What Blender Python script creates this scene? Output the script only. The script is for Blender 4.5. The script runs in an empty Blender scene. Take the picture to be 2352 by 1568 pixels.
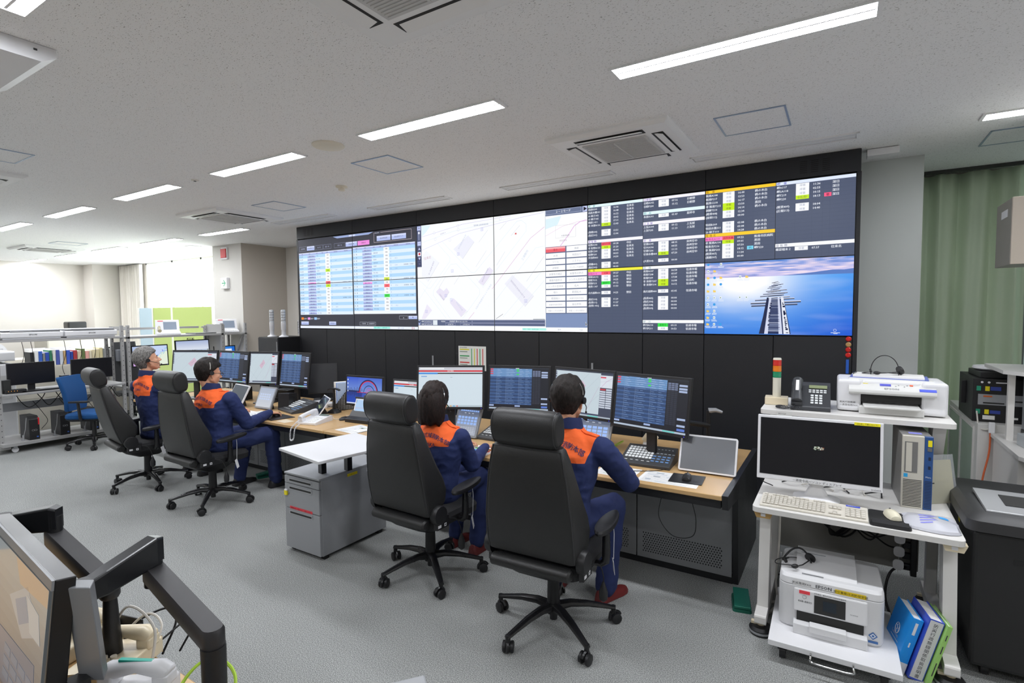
import bpy, bmesh, math, random
from mathutils import Vector, Matrix, noise
from mathutils.bvhtree import BVHTree
random.seed(7)
PI = math.pi
SC = bpy.context.scene
COL = SC.collection

# ---------------------------------------------------------------- camera, world, exposure
YAW, PITCH, ROLL = .5536, .0554, -.0086
_fw = Vector((-math.sin(YAW)*math.cos(PITCH), math.cos(YAW)*math.cos(PITCH), -math.sin(PITCH)))
_rt = Vector((math.cos(YAW), math.sin(YAW), 0)); _up = _rt.cross(_fw)
_r2 = _rt*math.cos(ROLL)+_up*math.sin(ROLL); _u2 = _up*math.cos(ROLL)-_rt*math.sin(ROLL)
cam = bpy.data.objects.new('camera', bpy.data.cameras.new('camera'))
cam.data.sensor_width = 36; cam.data.lens = 36*1228.0/2352
cam.data.clip_start = .05; cam.data.clip_end = 100
cam.matrix_world = Matrix(((_r2.x, _u2.x, -_fw.x, 7.184), (_r2.y, _u2.y, -_fw.y, -5.371), (_r2.z, _u2.z, -_fw.z, 1.82), (0, 0, 0, 1)))
COL.objects.link(cam); SC.camera = cam
wd = bpy.data.worlds.new('world'); SC.world = wd; wd.use_nodes = True
bg = wd.node_tree.nodes['Background']; bg.inputs[0].default_value = (.85, .93, 1, 1); bg.inputs[1].default_value = 1.0
SC.view_settings.view_transform = 'Standard'; SC.view_settings.look = 'None'
SC.view_settings.exposure = 0.0; SC.view_settings.gamma = 1.0; SC.view_settings.use_curve_mapping = False
LAMP = 64.0       # ceiling lamp diffuser strength
WINDOW = 5.0      # daylight through the far shades

# ---------------------------------------------------------------- helpers
def lin(h):
    h = h.lstrip('#'); r = []
    for i in (0, 2, 4):
        c = int(h[i:i+2], 16)/255
        r.append(c/12.92 if c <= .04045 else ((c+.055)/1.055)**2.4)
    return tuple(r)
MATS = {}
def mat(name, col='#808080', rough=.5, metal=0, emit=0, bump=0, bscale=200, var=0, vscale=5, trans=0, alpha=1, spec=.5, coat=0):
    if name in MATS: return MATS[name]
    m = bpy.data.materials.new(name); m.use_nodes = True; MATS[name] = m
    nt = m.node_tree; b = nt.nodes['Principled BSDF']; c = lin(col)
    b.inputs['Base Color'].default_value = (*c, 1); b.inputs['Roughness'].default_value = rough
    b.inputs['Metallic'].default_value = metal; b.inputs['Specular IOR Level'].default_value = spec
    b.inputs['Coat Weight'].default_value = coat
    if emit: b.inputs['Emission Color'].default_value = (*c, 1); b.inputs['Emission Strength'].default_value = emit
    if trans: b.inputs['Transmission Weight'].default_value = trans
    if alpha < 1: b.inputs['Alpha'].default_value = alpha
    tc = nt.nodes.new('ShaderNodeTexCoord')
    n = nt.nodes.new('ShaderNodeTexNoise'); n.inputs['Scale'].default_value = vscale; n.inputs['Detail'].default_value = 3
    nt.links.new(tc.outputs['Object'], n.inputs['Vector'])
    if var or rough:
        r = nt.nodes.new('ShaderNodeMapRange'); r.inputs['To Min'].default_value = max(0, rough-.05); r.inputs['To Max'].default_value = min(1, rough+.05)
        nt.links.new(n.outputs['Fac'], r.inputs['Value']); nt.links.new(r.outputs['Result'], b.inputs['Roughness'])
    if var:
        mx = nt.nodes.new('ShaderNodeMixRGB'); nt.links.new(n.outputs['Fac'], mx.inputs['Fac'])
        mx.inputs[1].default_value = (*[x*(1-var) for x in c], 1); mx.inputs[2].default_value = (*[min(1, x*(1+var)) for x in c], 1)
        nt.links.new(mx.outputs[0], b.inputs['Base Color'])
    if bump:
        n2 = nt.nodes.new('ShaderNodeTexNoise'); n2.inputs['Scale'].default_value = bscale; n2.inputs['Detail'].default_value = 2
        nt.links.new(tc.outputs['Object'], n2.inputs['Vector'])
        bp = nt.nodes.new('ShaderNodeBump'); bp.inputs['Strength'].default_value = bump; bp.inputs['Distance'].default_value = .002
        nt.links.new(n2.outputs['Fac'], bp.inputs['Height']); nt.links.new(bp.outputs['Normal'], b.inputs['Normal'])
    return m
def screen_mat(name, gain=1.0, rough=.35, gloss=.5):
    if name in MATS: return MATS[name]
    m = bpy.data.materials.new(name); m.use_nodes = True; MATS[name] = m
    nt = m.node_tree; b = nt.nodes['Principled BSDF']
    a = nt.nodes.new('ShaderNodeVertexColor'); a.layer_name = 'Col'
    b.inputs['Base Color'].default_value = (.01, .01, .012, 1); b.inputs['Roughness'].default_value = rough
    b.inputs['Specular IOR Level'].default_value = gloss
    nt.links.new(a.outputs['Color'], b.inputs['Emission Color']); b.inputs['Emission Strength'].default_value = gain
    return m
def paint_mat():   # printed matter: colour comes from the printed colour attribute
    if 'printed' in MATS: return MATS['printed']
    m = bpy.data.materials.new('printed'); m.use_nodes = True; MATS['printed'] = m
    nt = m.node_tree; b = nt.nodes['Principled BSDF']; b.inputs['Roughness'].default_value = .55
    a = nt.nodes.new('ShaderNodeVertexColor'); a.layer_name = 'Col'
    nt.links.new(a.outputs['Color'], b.inputs['Base Color'])
    return m

_tc = bpy.data.curves.new('text_tool', 'FONT'); _to = bpy.data.objects.new('text_tool', _tc); _cache = {}
def glyphs(s, bold=0):
    k = (s, bold)
    if k not in _cache:
        _tc.body = s; _tc.resolution_u = 1; _tc.size = 1
        me = _to.to_mesh()
        v = [(p.co.x, p.co.y) for p in me.vertices]; f = [tuple(p.vertices) for p in me.polygons]
        w = max([p[0] for p in v], default=0)
        if bold:      # heavier strokes: the letters once more, slightly to the right
            n = len(v); v = v+[(x+min(.045, bold*2.2), y) for x, y in v]; f = f+[tuple(i+n for i in q) for q in f]
        _cache[k] = (v, f, w); _to.to_mesh_clear()
    return _cache[k]

class MB:
    """collects shapes into ONE mesh"""
    def __init__(s, *mats):
        s.v = []; s.f = []; s.mi = []; s.sm = []; s.co = []; s.mats = list(mats); s.k = 0; s.M = Matrix(); s.c = None
    def use(s, m):
        if m not in s.mats: s.mats.append(m)
        s.k = s.mats.index(m); return s
    def at(s, M=None): s.M = M or Matrix(); return s
    def add(s, vs, fs, smooth=False, col=None):
        o = len(s.v); s.v += [s.M @ Vector(p) for p in vs]
        for q in fs: s.f.append([o+i for i in q]); s.mi.append(s.k); s.sm.append(smooth); s.co.append(col or s.c or (1, 1, 1))
        return s
    def box(s, a, b, col=None):
        x0, y0, z0 = a; x1, y1, z1 = b
        if x0 > x1: x0, x1 = x1, x0
        if y0 > y1: y0, y1 = y1, y0
        if z0 > z1: z0, z1 = z1, z0
        return s.add([(x0, y0, z0), (x1, y0, z0), (x1, y1, z0), (x0, y1, z0), (x0, y0, z1), (x1, y0, z1), (x1, y1, z1), (x0, y1, z1)],
              [(0, 3, 2, 1), (4, 5, 6, 7), (0, 1, 5, 4), (1, 2, 6, 5), (2, 3, 7, 6), (3, 0, 4, 7)], False, col)
    def cb(s, c, d, col=None): return s.box([c[i]-d[i]/2 for i in range(3)], [c[i]+d[i]/2 for i in range(3)], col)
    def prism(s, pts, ax, a, b, smooth=False):
        n = len(pts)
        def P(p, t): return {'x': (t, p[0], p[1]), 'y': (p[0], t, p[1]), 'z': (p[0], p[1], t)}[ax]
        ar = sum(pts[i][0]*pts[(i+1) % n][1]-pts[(i+1) % n][0]*pts[i][1] for i in range(n))
        if (ar < 0) != (ax == 'y'): pts = pts[::-1]
        if a > b: a, b = b, a
        vs = [P(p, a) for p in pts]+[P(p, b) for p in pts]
        s.add(vs, [tuple(range(n))[::-1], tuple(range(n, 2*n))], False)
        return s.add(vs, [(i, (i+1) % n, n+(i+1) % n, n+i) for i in range(n)], smooth)
    def loft(s, rings, cap=True, smooth=True, closed=True):
        n = len(rings[0]); vs = [p for r in rings for p in r]; fs = []
        for j in range(len(rings)-1):
            for i in range(n if closed else n-1):
                fs.append((j*n+i, j*n+(i+1) % n, (j+1)*n+(i+1) % n, (j+1)*n+i))
        s.add(vs, fs, smooth)
        if cap:
            o = (len(rings)-1)*n
            s.add([rings[0][i] for i in range(n)], [tuple(range(n))[::-1]], smooth)
            s.add([rings[-1][i] for i in range(n)], [tuple(range(n))], smooth)
        return s
    def tube(s, pts, r, n=8, cap=True):
        pts = [Vector(p) for p in pts]; rs = r if isinstance(r, (list, tuple)) else [r]*len(pts)
        rings = []; u = None
        for i, p in enumerate(pts):
            t = (pts[min(i+1, len(pts)-1)]-pts[max(i-1, 0)]).normalized()
            if u is None: u = t.orthogonal().normalized()
            else: u = (u-t*u.dot(t)).normalized()
            w = t.cross(u)
            rings.append([p+(u*math.cos(2*PI*k/n)+w*math.sin(2*PI*k/n))*rs[i] for k in range(n)])
        return s.loft(rings, cap)
    def cyl(s, a, b, r, r2=None, n=16): return s.tube([a, b], [r, r if r2 is None else r2], n)
    def lathe(s, prof, c=(0, 0, 0), n=20):
        rings = [[(c[0]+r*math.cos(2*PI*k/n), c[1]+r*math.sin(2*PI*k/n), c[2]+z) for k in range(n)] for r, z in prof]
        return s.loft(rings, True)
    def sph(s, c, r, n=14, m=9):
        if not isinstance(r, (tuple, list)): r = (r, r, r)
        rings = [[(c[0]+r[0]*math.sin(t)*math.cos(2*PI*k/n), c[1]+r[1]*math.sin(t)*math.sin(2*PI*k/n), c[2]-r[2]*math.cos(t)) for k in range(n)]
                 for t in [PI*(j+.001)/(m+.002) for j in range(m+1)]]
        return s.loft(rings, True)
    def text(s, t, o, size, right=(1, 0, 0), up=(0, 0, 1), col=None, al='l', bold=0, sx=1):
        v, f, w = glyphs(t, bold); o = Vector(o); R = Vector(right); U = Vector(up)
        dx = {'l': 0, 'c': -w/2, 'r': -w}[al]
        return s.add([o+R*((x+dx)*size*sx)+U*(y*size) for x, y in v], f, False, col)
    def build(s, name, parent=None, bev=0, seg=2, loc=None, rot=None, sub=0, ang=35):
        me = bpy.data.meshes.new(name); me.from_pydata([tuple(p) for p in s.v], [], s.f)
        for m in s.mats: me.materials.append(m)
        me.polygons.foreach_set('material_index', s.mi); me.polygons.foreach_set('use_smooth', s.sm)
        if any(c != (1, 1, 1) for c in s.co):
            ca = me.color_attributes.new('Col', 'FLOAT_COLOR', 'CORNER'); arr = []
            for p, c in zip(me.polygons, s.co): arr += (list(c)+[1])*p.loop_total
            ca.data.foreach_set('color', arr)
        me.update()
        if any(s.sm):
            bm = bmesh.new(); bm.from_mesh(me)
            bmesh.ops.remove_doubles(bm, verts=bm.verts, dist=1e-5); bm.to_mesh(me); bm.free()
            try: me.set_sharp_from_angle(angle=math.radians(ang))
            except Exception: pass
        o = bpy.data.objects.new(name, me); COL.objects.link(o)
        if parent is not None: o.parent = parent
        if loc: o.location = loc
        if rot: o.rotation_euler = rot
        if bev:
            b = o.modifiers.new('bevel', 'BEVEL'); b.width = bev; b.segments = seg; b.limit_method = 'ANGLE'; b.angle_limit = math.radians(40)
        if sub:
            b = o.modifiers.new('sub', 'SUBSURF'); b.levels = sub; b.render_levels = sub
        return o

def tag(o, label, cat, group=None):
    o['label'] = label; o['category'] = cat
    if group: o['group'] = group
    return o
def thing(name, label, cat, loc=(0, 0, 0), rz=0, group=None):
    o = bpy.data.objects.new(name, None); COL.objects.link(o); o.empty_display_size = .1
    o.location = loc; o.rotation_euler = (0, 0, rz); return tag(o, label, cat, group)
def struct(o, kind='structure'): o['kind'] = kind; return o
def dup(src, loc, rz=None, label=None, group=None):
    def cp(o, par):
        c = o.copy(); COL.objects.link(c); c.parent = par
        for ch in o.children: cp(ch, c)
        return c
    r = cp(src, None); r.location = loc
    if rz is not None: r.rotation_euler = (0, 0, rz)
    if label: r['label'] = label
    if group: r['group'] = group
    return r
def RZ(a): return Matrix.Rotation(a, 4, 'Z')
def TR(*p): return Matrix.Translation(p)
def rot(a, ax): return Matrix.Rotation(a, 4, ax)
def bez(p, n=12):
    """smooth curve through points (Catmull-Rom)"""
    p = [Vector(q) for q in p]; q = [p[0]*2-p[1]]+p+[p[-1]*2-p[-2]]; out = []
    for i in range(1, len(q)-2):
        for k in range(n):
            t = k/n; a, b, c, d = q[i-1], q[i], q[i+1], q[i+2]
            out.append(.5*((2*b)+(c-a)*t+(2*a-5*b+4*c-d)*t*t+(3*b-a-3*c+d)*t**3))
    return out+[p[-1]]

class Screen:
    """a picture made of flat coloured shapes, in unit coordinates (u right, v down)"""
    def __init__(s, W, H, bgc='#101010', m=None):
        s.W = W; s.H = H; s.mb = MB(m or screen_mat('screen_light'))
        s.rect(0, 0, 1, 1, bgc, 0)
    def P(s, u, v, z): return (-s.W/2+u*s.W, -z*.00025, s.H-v*s.H)
    def rect(s, u0, v0, u1, v1, c, z=1):
        s.mb.add([s.P(u0, v1, z), s.P(u1, v1, z), s.P(u1, v0, z), s.P(u0, v0, z)], [(0, 1, 2, 3)], False, lin(c))
    def poly(s, pts, c, z=1):
        s.mb.add([s.P(u, v, z) for u, v in pts], [tuple(range(len(pts)))], False, lin(c))
    def line(s, pts, w, c, z=2):
        for (a, b), (d, e) in zip(pts, pts[1:]):
            X, Y = (d-a)*s.W, (e-b)*s.H; L = math.hypot(X, Y) or 1; nx, ny = -Y/L*w/2/s.W, X/L*w/2/s.H
            s.poly([(a+nx, b+ny), (d+nx, e+ny), (d-nx, e-ny), (a-nx, b-ny)], c, z)
    def text(s, u, v, t, h, c, al='l', z=4, bold=.0, sx=1):
        s.mb.text(t, s.P(u, v, z), h*s.H, (1, 0, 0), (0, 0, 1), lin(c), al, bold, sx)
    def grad(s, u0, v0, u1, v1, fn, nx=1, ny=12, z=1):
        for i in range(nx):
            for j in range(ny):
                a, b = u0+(u1-u0)*i/nx, u0+(u1-u0)*(i+1)/nx; c, d = v0+(v1-v0)*j/ny, v0+(v1-v0)*(j+1)/ny
                s.mb.add([s.P(a, d, z), s.P(b, d, z), s.P(b, c, z), s.P(a, c, z)], [(0, 1, 2, 3)], False, fn((i+.5)/nx, (j+.5)/ny))
    def build(s, parent, loc=(0, 0, 0), rot=None, name='screen'): return s.mb.build(name, parent, loc=loc, rot=rot)
def mixc(a, b, t): t = max(0, min(1, t)); return tuple(a[i]*(1-t)+b[i]*t for i in range(3))

# ---------------------------------------------------------------- materials
BLACK = mat('black_plastic', '#1d1d1f', .42, bump=.15, bscale=400)
DKGREY = mat('dark_grey_plastic', '#3a3b3d', .5)
WALLBLK = mat('black_panel', '#202125', .5, bump=.08, bscale=300)
WHITE = mat('white_plastic', '#e6e6e8', .4, var=.03)
OFFW = mat('off_white_paint', '#e4e2dc', .6, var=.02)
BEIGE = mat('cream_plastic', '#e4d6b8', .35, var=.03)
SILVER = mat('silver_metal', '#b4b5b8', .35, metal=.6)
GREYMET = mat('grey_painted_steel', '#9c9ea1', .45, metal=.1, var=.03)
RACKG = mat('light_grey_steel', '#a9a8a7', .45, metal=.15, var=.03)
CHROME = mat('chrome', '#c8c8c8', .12, metal=1)
LEATHER = mat('black_leather', '#232323', .42, bump=.35, bscale=260, var=.06)
SEATB = mat('black_fabric', '#202022', .85, bump=.4, bscale=700)
FRAMEB = mat('glossy_black_frame', '#19191b', .28)
CABLEB = mat('black_cable', '#161617', .5)
CABLEW = mat('white_cable', '#cfcbc3', .5)
DESKW = mat('maple_desktop', '#c9a573', .32, var=.05, vscale=3)
PAPER = mat('white_paper', '#eeedea', .6)
STICKY = mat('yellow_label', '#f4e21a', .5)
REDL = mat('red_label', '#e2414c', .5)
# ---------------------------------------------------------------- floor, ceiling, walls
def carpet():
    m = bpy.data.materials.new('carpet'); m.use_nodes = True; nt = m.node_tree; b = nt.nodes['Principled BSDF']; b.inputs['Roughness'].default_value = .95
    b.inputs['Specular IOR Level'].default_value = .1
    tc = nt.nodes.new('ShaderNodeTexCoord'); L = nt.links
    n = nt.nodes.new('ShaderNodeTexNoise'); n.inputs['Scale'].default_value = 210; n.inputs['Detail'].default_value = 5; n.inputs['Roughness'].default_value = .75; L.new(tc.outputs['Object'], n.inputs['Vector'])
    r = nt.nodes.new('ShaderNodeValToRGB'); L.new(n.outputs['Fac'], r.inputs['Fac'])
    e = r.color_ramp.elements; e[0].position = .38; e[0].color = (*lin('#646766'), 1); e[1].position = .61; e[1].color = (*lin('#cccdca'), 1)
    k = e.new(.5); k.color = (*lin('#969896'), 1)
    n2 = nt.nodes.new('ShaderNodeTexNoise'); n2.inputs['Scale'].default_value = 1.6; n2.inputs['Detail'].default_value = 3; L.new(tc.outputs['Object'], n2.inputs['Vector'])
    mx = nt.nodes.new('ShaderNodeMixRGB'); mx.blend_type = 'MULTIPLY'; mx.inputs['Fac'].default_value = .18
    L.new(r.outputs['Color'], mx.inputs[1]); L.new(n2.outputs['Fac'], mx.inputs[2]); L.new(mx.outputs[0], b.inputs['Base Color'])
    bp = nt.nodes.new('ShaderNodeBump'); bp.inputs['Strength'].default_value = .25; bp.inputs['Distance'].default_value = .003
    L.new(n.outputs['Fac'], bp.inputs['Height']); L.new(bp.outputs['Normal'], b.inputs['Normal'])
    return m
def rockwool():
    m = bpy.data.materials.new('rockwool_ceiling'); m.use_nodes = True; nt = m.node_tree; b = nt.nodes['Principled BSDF']; b.inputs['Roughness'].default_value = .9
    tc = nt.nodes.new('ShaderNodeTexCoord'); L = nt.links
    mp = nt.nodes.new('ShaderNodeMapping'); mp.inputs['Scale'].default_value = (100, 235, 1); L.new(tc.outputs['Object'], mp.inputs['Vector'])
    n = nt.nodes.new('ShaderNodeTexNoise'); n.inputs['Scale'].default_value = 1; n.inputs['Detail'].default_value = 1.5; n.inputs['Distortion'].default_value = .8; L.new(mp.outputs[0], n.inputs['Vector'])
    r = nt.nodes.new('ShaderNodeValToRGB'); L.new(n.outputs['Fac'], r.inputs['Fac'])
    e = r.color_ramp.elements; e[0].position = .64; e[0].color = (*lin('#fafafa'), 1); e[1].position = .71; e[1].color = (*lin('#84817d'), 1)
    L.new(r.outputs['Color'], b.inputs['Base Color'])
    bp = nt.nodes.new('ShaderNodeBump'); bp.invert = True; bp.inputs['Strength'].default_value = .2; bp.inputs['Distance'].default_value = .003
    L.new(r.outputs['Color'], bp.inputs['Height']); bp.invert = False; L.new(bp.outputs['Normal'], b.inputs['Normal'])
    return m
WALLM = mat('wall_paint', '#dfdad2', .8, bump=.1, bscale=150)
WALLG = mat('grey_wallcloth', '#d6dad6', .8, bump=.15, bscale=150)
WALLT = mat('taupe_wallcloth', '#cbc3b8', .8, bump=.15, bscale=150)
H = 3.15
X0, X1, Y0, Y1 = -10.0, 10.2, -9.2, 1.5
struct(MB(carpet()).box((X0-.2, Y0-.2, -.1), (X1+.2, Y1+.2, 0)).build('floor'))
struct(MB(rockwool()).box((X0-.2, Y0-.2, H), (X1+.2, Y1+.2, H+.1)).build('ceiling'))
struct(MB(WALLM).box((X0-.2, Y0-.2, 0), (X0, Y1+.2, H)).build('wall_left'))
struct(MB(WALLM).box((X1, Y0-.2, 0), (X1+.2, Y1+.2, H)).build('wall_right'))
struct(MB(WALLM).box((X0, Y0-.2, 0), (X1, Y0, H)).build('wall_front'))
b = MB(WALLM)                                   # window wall: low sill wall and solid stretches between the openings
b.box((X0, Y1, 0), (X1, Y1+.2, .3)); b.box((X0, Y1, .3), (-8.2, Y1+.2, H)); b.box((-2.9, Y1, .3), (8.6, Y1+.2, H))
struct(b.build('wall_back'))
struct(MB(WALLM).box((X0, .8, 0), (-9.45, Y1, H)).build('wall_column'))
b = MB(mat('pillar_paint', '#cfccc6', .7), WALLT); b.box((-3.38, .55, 0), (-2.42, Y1, H)); b.mi = [0, 0, 0, 1, 0, 0]
struct(b.build('wall_pillar'))
struct(MB(WALLG).box((7.0, .53, 0), (7.76, Y1, H)).build('wall_pillar_right'))
# far window: daylit pane behind a roller shade and frame
PANE = mat('daylit_glass', '#f4f9ff', .3, emit=WINDOW)
w = struct(MB(PANE).box((-8.2, Y1+.02, .3), (-2.9, Y1+.04, H)).build('window_1'))
f = MB(OFFW)
for x in (-8.2, -6.9, -5.6, -4.3, -2.96): f.box((x, Y1-.0, .3), (x+.06, Y1+.06, H))
f.box((-8.2, Y1, .27), (-2.9, Y1+.06, .34)); f.box((-8.2, Y1, H-.04), (-2.9, Y1+.06, H)); f.build('window_frame', w)
PANE2 = mat('dull_glass', '#b9cfca', .3, emit=.55)
w = struct(MB(PANE2).box((8.6, Y1+.02, .3), (X1, Y1+.04, H)).build('window_2'))
f = MB(GREYMET); f.box((8.6, Y1, .3), (8.66, Y1+.06, H)); f.box((8.6, Y1, .27), (X1, Y1+.06, .34)); f.build('window_frame', w)
def curtain(name, m, x0, x1, y, z0, z1, amp, pitch, seed, lean=0):
    rnd = random.Random(seed); b = MB(m); n = int((x1-x0)/.012); rows = 14
    ph = [rnd.uniform(-.6, .6) for _ in range(40)]
    def yy(x, t):
        k = (x-x0)/pitch; i = int(k); p = k*2*PI+ph[i % 40]*(1-(k-i))+ph[(i+1) % 40]*(k-i)
        return y+math.sin(p)*amp*(.5+.5*t)+.35*amp*math.sin(p*2.3+3*t)
    rings = [[(x0+(x1-x0)*i/n+lean*(1-t)*math.sin(i/n*9), yy(x0+(x1-x0)*i/n, 1-t*.5), z0+(z1-z0)*t) for i in range(n+1)] for t in [r/rows for r in range(rows+1)]]
    b.loft(rings, False, True, False); o = b.build(name)
    s = o.modifiers.new('thickness', 'SOLIDIFY'); s.thickness = .004
    return o
GREEN = mat('green_curtain', '#dcebcf', .9, bump=.3, bscale=500)
tag(curtain('curtain', GREEN, 7.78, 8.62, 1.37, .03, 3.12, .06, .27, 3, .02), 'sage green floor length curtain gathered beside the grey pillar', 'curtain')
LACE = mat('off_white_curtain', '#e9e3da', .9, bump=.3, bscale=500)
tag(curtain('curtain', LACE, -9.35, -8.15, 1.38, .03, 3.12, .04, .12, 5), 'off white curtain beside the bright far window', 'curtain')
b = MB(mat('dark_rail', '#3f3f3d', .5)).box((7.77, 1.27, 3.12), (8.9, 1.31, 3.149)); tag(b.build('curtain_rail'), 'dark curtain rail under the ceiling above the green curtain', 'curtain rail')
# ---------------------------------------------------------------- ceiling fixtures
DIFF = mat('lamp_diffuser', '#f6f9ff', .4, emit=LAMP)
DIFFOFF = mat('lamp_diffuser_off', '#e8e9ea', .5)
TRIM = mat('lamp_trim', '#f4f4f4', .5)
def lamp(on):
    t = thing('ceiling_light', 'lit', 'ceiling light')
    b = MB(TRIM); L, W = .625, .075
    b.box((-L, -W, -.012), (-L+.02, W, 0)); b.box((L-.02, -W, -.012), (L, W, 0)); b.box((-L, -W, -.012), (L, -W+.008, 0)); b.box((-L, W-.008, -.012), (L, W, 0))
    b.build('frame', t)
    b = MB(DIFF if on else DIFFOFF)
    for y0, y1 in ((-.062, -.006), (.006, .062)):
        b.loft([[(x, y0+(y1-y0)*k/6, -.004-.006*math.sin(PI*k/6)) for k in range(7)][::-1] for x in (-.6, .6)], False, True, False)
    b.build('diffuser', t)
    MB(TRIM).box((-.6, -.006, -.009), (.6, .006, -.001)).build('centre_rib', t)
    return t
LON = lamp(True); LOFF = lamp(False)
row = [('nearest the right end of the middle row', 6.68), ('second from right in the middle row', 4.69), ('third from right in the middle row', 2.70), ('fourth from right in the middle row', .71), ('fifth from right in the middle row', -1.30), ('furthest in the middle row', -3.35)]
used = [False, False]
def put(on, x, y, lab):
    src = LON if on else LOFF; i = 0 if on else 1
    if used[i]: o = dup(src, (x, y, H))
    else: o = src; o.location = (x, y, H); used[i] = True
    o['label'] = lab; o['group'] = 'recessed ceiling lights' if on else 'unlit recessed ceiling lights'
    return o
for nm, x in row: put(True, x, -2.445, 'lit slim ceiling light, '+nm+' of lights')
put(True, 4.69, -4.49, 'lit slim ceiling light cut off at the top left corner of the photo')
for x, nm in ((-1.35, 'nearest the left pillar'), (-3.33, 'second beyond the left pillar'), (-5.4, 'third beyond the left pillar'), (-7.3, 'fourth, near the far wall'), (-9.4, 'last and furthest, by the far wall')):
    put(True, x, -.40, 'lit slim ceiling light of the window side row, '+nm)
put(True, 8.6, -.40, 'lit slim ceiling light at the right edge by the curtain')
for x, nm in ((6.64, 'above the right end of the video wall'), (4.66, 'above the right half of the video wall'), (2.66, 'above the left half of the video wall'), (.68, 'above the left end of the video wall')):
    put(False, x, -.43, 'unlit slim ceiling light '+nm)
for x, y in ((2.7, -6.4), (6.7, -6.4), (8.7, -4.5), (8.7, -2.45), (.7, -4.49), (-3.3, -4.49), (-7.3, -4.49), (-5.3, -2.45), (-7.3, -2.45), (-1.3, -6.4), (-5.3, -6.4)):
    o = put(True, x, y, 'lit slim ceiling light outside the picture'); o['label'] = 'lit slim ceiling light of the rows running on outside the photo'
ACW = mat('aircon_white', '#f6f6f6', .5); ACG = mat('aircon_grille', '#cfcecd', .6); SLOT = mat('dark_slot', '#262625', .7)
def aircon():
    t = thing('ceiling_air_conditioner', 'x', 'air conditioner')
    b = MB(ACW); r = .475
    ring = lambda s, z: [(-s, -s, z), (s, -s, z), (s, s, z), (-s, s, z)]
    b.loft([ring(r, 0), ring(r, -.018), ring(r-.03, -.035)], False, False)
    b.box((-.445, -.445, -.036), (.445, .445, -.03)); b.build('panel', t, bev=.003)
    b = MB(ACG); b.box((-.255, -.255, -.046), (.255, .255, -.034))
    for k in range(24): y = -.24+k*.0205; b.box((-.235, y, -.05), (.235, y+.009, -.045))
    b.box((-.006, -.24, -.052), (.006, .24, -.045)); b.build('grille', t)
    for a in range(4):
        M = RZ(a*PI/2)
        MB(SLOT).at(M).box((-.27, -.385, -.0375), (.27, -.30, -.033)).build('air_slot', t)
        MB(ACW).at(M @ TR(0, -.345, -.042) @ rot(math.radians(14), 'X')).box((-.25, -.034, -.003), (.25, .030, .003)).build('louver', t, bev=.002)
    return t
AC = aircon()
for i, (x, y, l) in enumerate(((5.665, -1.17, 'white ceiling cassette air conditioner in front of the right half of the video wall'),
    (.08, -1.12, 'white ceiling cassette air conditioner near the left end of the video wall'), (5.71, -3.84, 'white ceiling cassette air conditioner cut off at the top edge of the photo'),
    (.12, -3.87, 'white ceiling cassette air conditioner cut off at the left edge'), (-6.25, -1.12, 'white ceiling cassette air conditioner far away near the left wall'))):
    o = AC if i == 0 else dup(AC, (x, y, H)); o.location = (x, y, H); o['label'] = l; o['group'] = 'ceiling cassette air conditioners'
HF = mat('hatch_frame', '#9fb0c6', .35, metal=.5); HP = MATS.get('ceil2') or rockwool()
def hatch(w, d):
    t = thing('ceiling_access_hatch', 'x', 'ceiling hatch')
    b = MB(HF); e = .012
    b.box((-w, -d, -.006), (w, -d+e, 0)); b.box((-w, d-e, -.006), (w, d, 0)); b.box((-w, -d, -.006), (-w+e, d, 0)); b.box((w-e, -d, -.006), (w, d, 0)); b.build('frame', t)
    MB(HP).box((-w+e, -d+e, -.003), (w-e, d-e, -.0005)).build('panel', t)
    return t
HT = hatch(.225, .225)
for i, (x, y, l) in enumerate(((6.615, -1.18, 'square ceiling access hatch with blue grey frame at right above the video wall'), (3.67, -1.79, 'square ceiling access hatch beside the round ceiling speaker'),
    (1.22, -1.18, 'square ceiling access hatch near the air conditioner at the left end of the video wall'), (1.24, -3.83, 'square ceiling access hatch at the left edge of the photo'),
    (-5.0, -1.2, 'square ceiling access hatch far away beside the furthest air conditioner'), (8.33, .25, 'square ceiling access hatch at the right edge above the curtain'))):
    o = HT if i == 0 else dup(HT, (x, y, H)); o.location = (x, y, H); o['label'] = l; o['group'] = 'ceiling access hatches'
b = MB(mat('speaker_cream', '#ece6d6', .6)); b.lathe([(.125, 0), (.125, -.008), (.112, -.016), (.0, -.017)], n=32)
tag(b.build('ceiling_speaker', loc=(3.69, -2.46, H)), 'round cream ceiling speaker grille between two lights', 'speaker')
b = MB(OFFW); b.lathe([(.035, 0), (.035, -.008), (.0, -.012)], n=20); b.use(DKGREY).lathe([(.012, -.012), (.012, -.016), (0, -.016)], n=12)
tag(b.build('ceiling_sensor', loc=(1.70, -2.442, H)), 'small round white ceiling sensor beside the middle row of lights', 'sensor')
b = MB(mat('speaker_cream')); b.lathe([(.06, 0), (.06, -.012), (.035, -.02), (.033, -.045), (.0, -.05)], n=20)
tag(b.build('smoke_detector', loc=(2.68, -1.46, H)), 'small cream smoke detector hanging from the ceiling', 'smoke detector')
b = MB(WHITE); b.box((-.11, -.06, -.06), (.11, .06, -.005)); b.use(DKGREY).box((-.08, -.03, -.005), (.08, .03, 0))
tag(b.build('emergency_light', loc=(7.44, .12, H), bev=.012, seg=3), 'white ceiling unit at the top right corner of the video wall', 'emergency light')
b = MB(ACW); b.box((-.12, -.1, -.01), (.12, .1, 0)); b.use(ACG).box((-.09, -.07, -.014), (.09, .07, -.01))
tag(b.build('ceiling_vent', loc=(-3.6, .3, H)), 'small square ceiling vent before the bright far window', 'vent')
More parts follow.
